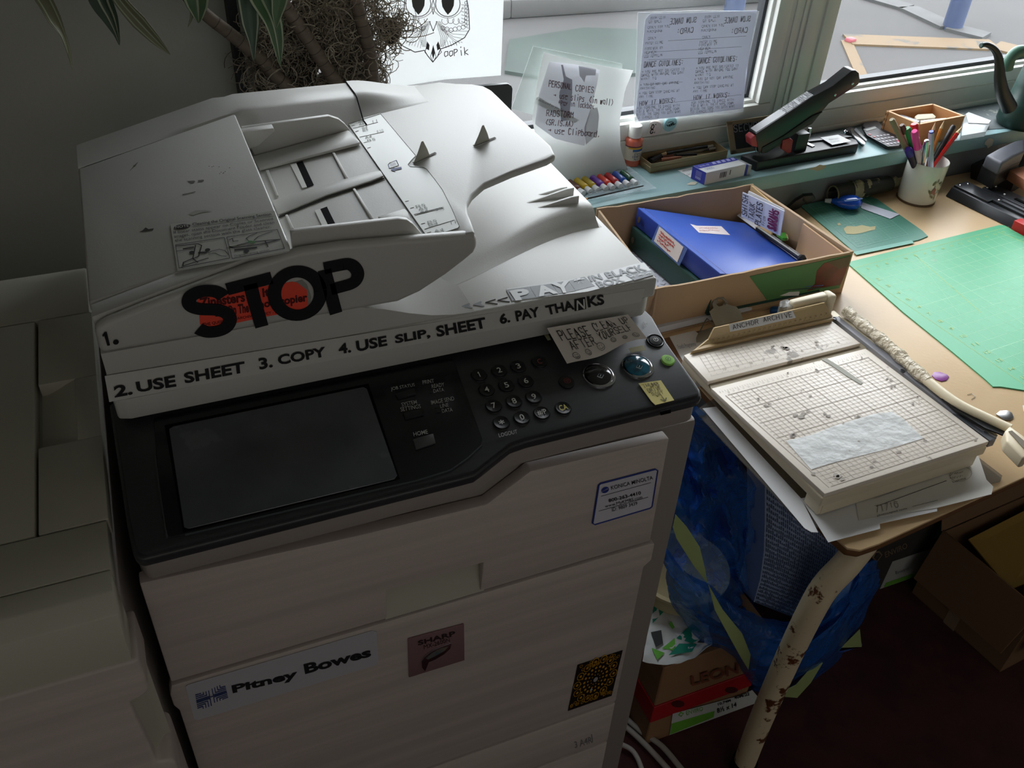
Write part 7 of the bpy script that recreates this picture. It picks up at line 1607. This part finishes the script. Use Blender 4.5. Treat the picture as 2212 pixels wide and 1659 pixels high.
for (x, y, rx, rz, v) in ((628, 150, .04, .06, .63), (592, 190, .028, .045, .64), (735, 110, .034, .07, .645), (690, 50, .055, .05, .65), (740, 185, .04, .05, .645), (840, 66, .017, .018, .635)):  # dark lumps added inside the moss to block the window light
    c = on(x, y, 'v', v)
    def lump(s, t):
        a, b = s * 6.2832, (t - .5) * 3.14; k = 1 + .18 * math.sin(a * 3 + x) * math.cos(b * 4) + .1 * math.sin(a * 7 + b * 5)
        return c + UX * (math.cos(a) * math.cos(b) * rx * k) + VX * (math.sin(a) * math.cos(b) * .018 * k) + ZX * (math.sin(b) * rz * k)
    link('moss_light_block', MB().grid(lump, 18, 12), mat('light_block_brown', (62, 56, 48), .95, bump=1.0, bscale=200), pt_, kind='stuff', smooth=60)

# unseen leaves added above the frame to shade the left of the copier
cr = MB(); mr = random.Random(5)
for i in range(300):
    b_ = UV(mr.choice((.02, .12, .25, .36, .2)) + mr.uniform(-.05, .05), .58 + mr.uniform(-.1, .04), mr.uniform(1.36, 1.95)); a = mr.uniform(0, 6.28); L_ = mr.uniform(.25, .45); w_ = mr.uniform(.014, .024)
    h = V((math.cos(a), math.sin(a) * .55 - .1, 0)); sd = V((-h.y, h.x, 0)).normalized() * w_; P_ = []
    for k in range(6):
        t = k / 5; P_.append(b_ + h * L_ * t * .8 + ZX * (.12 * math.sin(t * 2.4) - .10 * t * t))
    P_ = [V((p.x, min(p.y, .66 + p.x * .047), max(p.z, 1.33))) for p in P_]
    for k in range(5):
        wa, wb2 = math.sin(.3 + k / 5 * 2.8), math.sin(.3 + (k + 1) / 5 * 2.8); cr.face([P_[k] - sd * wa, P_[k] + sd * wa, P_[k + 1] + sd * wb2, P_[k + 1] - sd * wb2])
link('added_shade_leaves', cr, LEAF, pt_, kind='stuff', smooth=0)
# ---------------------------------------------------------------- under the table
from mathutils import noise
def qy(y, *c): return ons('y', y, *c)
KR2 = mat('brown_carton', (150, 112, 78), .85, var=.1, vscale=5)
c6k = lambda x, y: (1300 + x / 2.34, 950 + y / 2.34)
yb_ = -.035
def carton(nm, lab, z0, z1, m_):
    r_ = root(nm, (.86, .1, z0), lab, 'box'); link('carton', MB().box(.722, .94, yb_, .26, z0, z1), m_, r_, .002, 1); return r_
b1 = carton('paper_carton', 'lowest brown paper carton with red band and 8½ x 14 label under the table', .0, .128, KR2)
link('red_band', MB().box(.7205, .9415, yb_ - .0014, .2615, .078, .1285), mat('red_band', (176, 26, 34), .5), b1, .0008, 1)
def q6(*c, y=yb_): return [on(*c6k(c[i], c[i + 1]), 'y', y) for i in range(0, len(c), 2)]
link('oval_mark', MB().slab([on(*c6k(385 + math.cos(a / 10 * 6.28) * 34, 1335 + math.sin(a / 10 * 6.28) * 18), 'y', yb_ - .0017) for a in range(10)], (0, -.0003, 0)), mat('dark_maroon', (84, 24, 26), .5), b1)
link('oval_mark', MB().slab([on(*c6k(655 + math.cos(a / 10 * 6.28) * 34, 1265 + math.sin(a / 10 * 6.28) * 16), 'y', yb_ - .0017) for a in range(10)], (0, -.0003, 0)), MATS['dark_maroon'], b1)
link('size_label', MB().slab(q6(358, 1385, 690, 1295, 760, 1265, 790, 1300, 780, 1330, 342, 1492, y=yb_ - .002), (0, -.0004, 0)), mat('carton_label', (206, 208, 206), .6), b1)
link('green_stripe', MB().slab(q6(352, 1435, 570, 1370, 565, 1402, 345, 1490, y=yb_ - .0026), (0, -.0003, 0)), mat('label_green', (110, 180, 60), .6), b1)
tm = MB()
for s_, q in (('8½ x 14', (580, 1358, 680, 1325, 682, 1348, 584, 1382)), ('10.74M', (585, 1330, 650, 1310, 652, 1322, 588, 1343)), ('40M/22', (668, 1296, 745, 1274, 747, 1290, 670, 1312))): text(tm, quad(q6(*q, y=yb_ - .0028)), s_, .02)
link('label_print', tm, INK, b1)
tm = MB(); text(tm, quad(q6(425, 1370, 510, 1348, 512, 1368, 428, 1392, y=yb_ - .0028)), 'ENVIRO', .0); line(tm, quad(q6(388, 1380, 412, 1374, 414, 1395, 390, 1402, y=yb_ - .0028)), [(0, .5), (.5, 1), (1, .5), (.5, 0), (0, .5)], .2); link('green_print', tm, MATS['label_green'], b1)
b2 = carton('paper_carton', 'upper brown carton with faint LEON lettering stacked under the table', .1295, .250, KR2)
link('lid', MB().box(.719, .943, yb_ - .003, .263, .196, .252), KR2, b2, .002, 1)
tm = MB(); text(tm, quad(q6(450, 1195, 690, 1130, 692, 1180, 455, 1245, y=yb_ - .004)), 'LEON', .02); link('lettering', tm, mat('faded_red_ink', (124, 64, 44), .7), b2)
# green and white ream wrapper
rw = root('ream_wrapper', (.8, .02, .253), 'crumpled green and white patterned paper wrapper on top of the cartons', 'wrapper')
wz = .262
def wf(s, t):
    a = [(262, 850), (205, 1120)][0]; x = (255 + (530 - 255) * s) * (1 - t) + (205 + (560 - 205) * s) * t; y = (845 + (960 - 845) * s) * (1 - t) + (1120 + (1035 - 1120) * s + 55 * math.sin(s * 3.14)) * t
    p = on(*c6k(x, y), 'z', wz); return V((p.x, p.y, wz + .006 * noise.noise(V((s * 6, t * 6, 0))) + .012 * (1 - t)))
link('wrapper', MB().grid(wf, 20, 16, .001), mat('wrapper_white', (214, 216, 214), .45), rw, smooth=60)
for nm, m_, tris in (('teal_print', mat('teal_print', (30, 138, 112), .5), (((.0, .0), (.25, .0), (.05, .35)), ((.45, .5), (.7, .15), (.95, .55), (.7, .62)), ((.35, .85), (.5, .62), (.78, .66), (.7, .85)))), ('lime_print', mat('lime_print', (110, 190, 70), .5), (((.25, .72), (.42, .5), (.45, .72)), ((.1, .78), (.3, .8), (.2, .95)), ((.3, .28), (.36, .2), (.42, .28), (.36, .36)))), ('charcoal_print', mat('charcoal_print', (58, 60, 60), .5), (((.05, .5), (.2, .42), (.25, .62), (.15, .74)), ((.78, .62), (.9, .6), (.88, .75))))):
    mb = MB()
    for tr_ in tris:
        pts = []; n_ = len(tr_)
        put(mb, wf, list(tr_), [tuple(range(n_))], -.004)
    link(nm, mb, m_, rw, kind='stuff')
# cream tub
cbn = root('cream_tub', (.96, .14, .253), 'round cream tub behind the blue bag on the cartons', 'tub')
link('tub', MB().lathe([(.05, .0), (.068, .01), (.082, .035), (.084, .06), (.088, .062), (.088, .068), (.08, .068), (.076, .04), (.06, .02), (0, .01)], (.822, .10, .255), seg=40), mat('cream_tub', (206, 190, 146), .5), cbn, smooth=60)
# printout leaning inside the bag
pr = root('printout_stack', (.98, .05, .27), 'tall curved stack of blue-grey printed sheets sticking out of the blue bag', 'papers')
Lp = [(1652, 1040), (1652, 1120), (1650, 1190), (1642, 1250), (1628, 1300)]; Rp = [(1812, 1160), (1808, 1210), (1795, 1255), (1772, 1300), (1742, 1345)]
def prf(s, t):
    a, b = interp(Lp, 1 - t), interp(Rp, 1 - t); x = a[0] + (b[0] - a[0]) * s; y = a[1] + (b[1] - a[1]) * s; return on(x, y, 'y', .07 - .05 * (1 - t) + .015 * math.sin(s * 3.1))
link('sheets', MB().grid(prf, 12, 16, (0, .05, -.01)), mat('blue_grey_paper', (146, 160, 190), .8), pr, smooth=60)
tm = MB()
for i in range(34):
    s = .03 + i * .028; 
    for j in range(26): line(tm, prf, [(s, j / 26 + .004), (s, min(1, (j + R.uniform(.4, .9)) / 26))], .008, .6, .0012); line(tm, prf, [(s, j / 26 + .004), (s, min(1, (j + .6) / 26))], .008, .6, -.0012)
link('print_columns', tm, mat('print_blue', (70, 84, 116), .8), pr, kind='stuff', smooth=0)
wsh = root('flyer', (1.1, 0, .36), 'white flyer with black scribbled print between the table leg and the bag', 'flyer')
fl_ = qy(-.02, 1826, 1205, 1850, 1222, 1836, 1275, 1800, 1310, 1752, 1342, 1750, 1310, 1790, 1240)
link('sheet', MB().slab(fl_, (0, .001, 0)), PAPER, wsh)
tm = MB(); scribble(tm, quad(qy(-.022, 1770, 1255, 1822, 1240, 1808, 1290, 1765, 1318)), 6, .07, 1, 30, 4); link('print', tm, INK, wsh)
# blue translucent bag
BAG = film('blue_bag', (44, 112, 206), .55, .16, 1.0, 16)
MATS['blue_bag'].node_tree.nodes['Transparent BSDF'].inputs[0].default_value = (.55, .74, .96, 1)
bg_ = root('recycling_bag', (.95, .03, .12), 'crumpled translucent blue recycling bag with pale green drawstrings behind the table leg', 'bag')
topE = [(1428, 1170), (1480, 1235), (1530, 1268), (1585, 1300), (1640, 1332), (1700, 1345), (1760, 1325), (1815, 1265), (1850, 1205), (1893, 1212)]
botE = [(1445, 1290), (1475, 1340), (1520, 1395), (1590, 1436), (1625, 1492), (1680, 1505), (1745, 1492), (1800, 1440), (1862, 1345), (1902, 1262)]
def ev(E, s): k = s * (len(E) - 1); j = min(len(E) - 2, int(k)); f = k - j; return (E[j][0] * (1 - f) + E[j + 1][0] * f, E[j][1] * (1 - f) + E[j + 1][1] * f)
def wr(s, t, k, seed): return k * (noise.noise(V((s * 7, t * 5, seed))) + .5 * noise.noise(V((s * 16, t * 12, seed + 3))))
def bagf(sgn, y0, b):
    def fn(s, t):
        a, c = ev(topE, s), ev(botE, s); e = math.sin(math.pi * min(1, max(0, s))) ** .5 * math.sin(math.pi * (1 - t * .97 - .015)) ** .6
        x = a[0] * t + c[0] * (1 - t); y = a[1] * t + c[1] * (1 - t)
        x += wr(s, t, 9, 1); y += wr(s, t, 9, 5)
        return on(x, y, 'y', y0 + sgn * b * e + wr(s, t, .018, 2) * e)
    return fn
link('bag_front', MB().grid(bagf(-1, -.0, .08), 46, 26), BAG, bg_, smooth=70)
link('bag_back', MB().grid(bagf(1, -.0, .10), 30, 16), BAG, bg_, smooth=70)
tE = [(1498, 870), (1560, 930), (1612, 1010), (1650, 1120), (1640, 1240), (1632, 1300)]; bE = [(1432, 1165), (1450, 1215), (1480, 1240), (1530, 1280), (1590, 1325), (1640, 1345)]
def flap(s, t):
    a, c = ev(tE, s), ev(bE, s); x = a[0] * t + c[0] * (1 - t) + wr(s, t, 10, 7); y = a[1] * t + c[1] * (1 - t) + wr(s, t, 8, 8)
    return on(x, y, 'y', .10 - .10 * (1 - t) + wr(s, t, .04, 9))
link('bag_flap', MB().grid(flap, 36, 36), BAG, bg_, smooth=70)
DS = mat('drawstring', (176, 194, 130), .35, var=.1)
for q, y_ in (([(1460, 1112), (1485, 1140), (1512, 1182), (1524, 1232), (1529, 1262), (1500, 1225), (1462, 1165), (1454, 1140)], -.035), ([(1530, 1262), (1562, 1318), (1604, 1370), (1622, 1415), (1617, 1448), (1600, 1420), (1575, 1375), (1545, 1320)], -.095), ([(1672, 1504), (1722, 1508), (1752, 1475), (1778, 1432), (1755, 1440), (1720, 1480)], -.06), ([(1812, 1405), (1858, 1360), (1862, 1398), (1815, 1400)], -.03)):
    link('drawstring', MB().slab(qy(y_, *[v for p in q for v in p]), (0, .002, 0)), DS, bg_, .0006, 1)
o = link('folder_corner', MB().slab(qy(.0, 1812, 1400, 1862, 1390, 1864, 1404, 1815, 1410), (0, .002, 0)), mat('blue_folder', (70, 100, 180), .5)); tag(o, 'corner of a blue plastic folder poking out low behind the bag', 'folder')
# ENVIRO carton further back
ev_ = root('paper_carton', (1.5, .2, 0), 'dark grey and white carton marked ENVIRO further back under the table', 'box')
link('carton', MB().box(1.34, 1.66, .108, .40, 0, .2), mat('dark_carton', (60, 58, 54), .7), ev_, .002, 1)
link('white_label', MB().slab([(1.40, .1075, .002), (1.62, .1075, .002), (1.62, .1075, .095), (1.40, .1075, .095)], (0, -.0006, 0)), mat('carton_white', (186, 188, 184), .6), ev_)
link('green_stripe', MB().slab([(1.41, .1065, .004), (1.62, .1065, .004), (1.62, .1065, .02), (1.41, .1065, .02)], (0, -.0004, 0)), MATS['label_green'], ev_)
link('teal_patch', MB().slab([(1.50, .1072, .13), (1.55, .1072, .13), (1.53, .1072, .199), (1.50, .1072, .199)], (0, -.0004, 0)), MATS['teal_print'], ev_)
E7 = lambda x, y: (1700 + x / 2.517, 1000 + y / 2.517)
tm = MB(); text(tm, quad(qy(.107, *E7(530, 485), *E7(650, 432), *E7(655, 462), *E7(535, 515))), 'ENVIRO', .01); line(tm, quad(qy(.107, *E7(465, 490), *E7(515, 480), *E7(518, 530), *E7(470, 540))), [(.4, 0), (0, .5), (.3, 1), (.7, 1), (1, .6), (.4, 0)], .14); link('lettering', tm, mat('tan_ink', (130, 110, 86), .6), ev_)
tm = MB(); text(tm, quad(qy(.1062, *E7(590, 590), *E7(660, 565), *E7(662, 580), *E7(592, 606))), 'Enviro'); link('label_print', tm, GREYINK, ev_)
# open cardboard box at the right
ob = root('cardboard_box', (1.7, -.03, 0), 'open brown cardboard box with folded flap on the floor at the right', 'box')
KB = mat('dull_carton', (128, 96, 66), .85, var=.1, vscale=5)
G0, G1, G2 = V((1.463, .075, 0)), V((1.492, -.155, 0)), V((1.95, -.118, 0)); G3 = G0 + (G2 - G1)
for a, b, h in ((G0, G1, .2), (G1, G2, .2), (G2, G3, .2), (G3, G0, .2)):
    nn = V((-(b - a).y, (b - a).x, 0)).normalized() * -.004
    link('side_wall', MB().slab([a, b, b + ZX * h, a + ZX * h], -nn), KB, ob, .001, 1)
link('floor_panel', MB().slab([G0 + ZX * .001, G1 + ZX * .001, G2 + ZX * .001, G3 + ZX * .001], (0, 0, .003)), KB, ob)
out = V((-1, -.12, 0)).normalized()
link('flap', MB().slab([G0 + ZX * .205 - out * .004, G1 + ZX * .205 - out * .004, G1 + ZX * .068 + out * .022 + V((0, .01, 0)), G0 + ZX * .062 + out * .02], out * .003), KB, ob, .001, 1)
link('flap', MB().slab([G0 + ZX * .2, G3 + ZX * .2, G3 + ZX * .36 + V((.02, .08, 0)), G0 + ZX * .34 + V((.0, .06, 0))], (0, .003, 0)), KB, ob, .001, 1)
link('flap', MB().slab([G1 + ZX * .2, G2 + ZX * .2, G2 + ZX * .12 + V((.0, -.05, 0)), G1 + ZX * .075 + V((.01, -.035, 0))], (0, .003, 0)), KB, ob, .001, 1)
link('tape', MB().slab([G0.lerp(G1, .38) + out * .0005, G0.lerp(G1, .5) + out * .0005, G0.lerp(G1, .5) + ZX * .07 + out * .001, G0.lerp(G1, .38) + ZX * .07 + out * .001], out * .0006), mat('tan_tape', (156, 130, 104), .5), ob)
yp = root('yellow_panel', (1.7, 0, .1), 'yellowish card inside the open cardboard box on the right', 'card')
link('panel', MB().slab([V((1.53, .055, .17)), V((1.53, -.07, .15)), V((1.85, -.06, .15)), V((1.85, .08, .2))], (0, 0, .003)), mat('yellow_board', (172, 138, 60), .7), yp)
# white cables
for i, pts in enumerate(([(1340, 1560), (1375, 1590), (1410, 1625), (1455, 1675)], [(1345, 1545), (1385, 1580), (1430, 1612), (1475, 1665)], [(1335, 1605), (1362, 1618), (1378, 1640), (1392, 1680)])):
    o = link('cable', MB().tube(bend([on(x, y, 'z', .012) for x, y in pts], 5), .0055 - .0008 * (i == 2), 10), mat('white_cable', (186, 182, 176), .5), smooth=70)
    tag(o, ('white cable crossing the floor nearest the carton', 'second white cable curving behind the first beside the carton', 'short white cable nearest the copier side')[[1, 0, 2][i]], 'cable', 'white cables on the floor beside the copier')
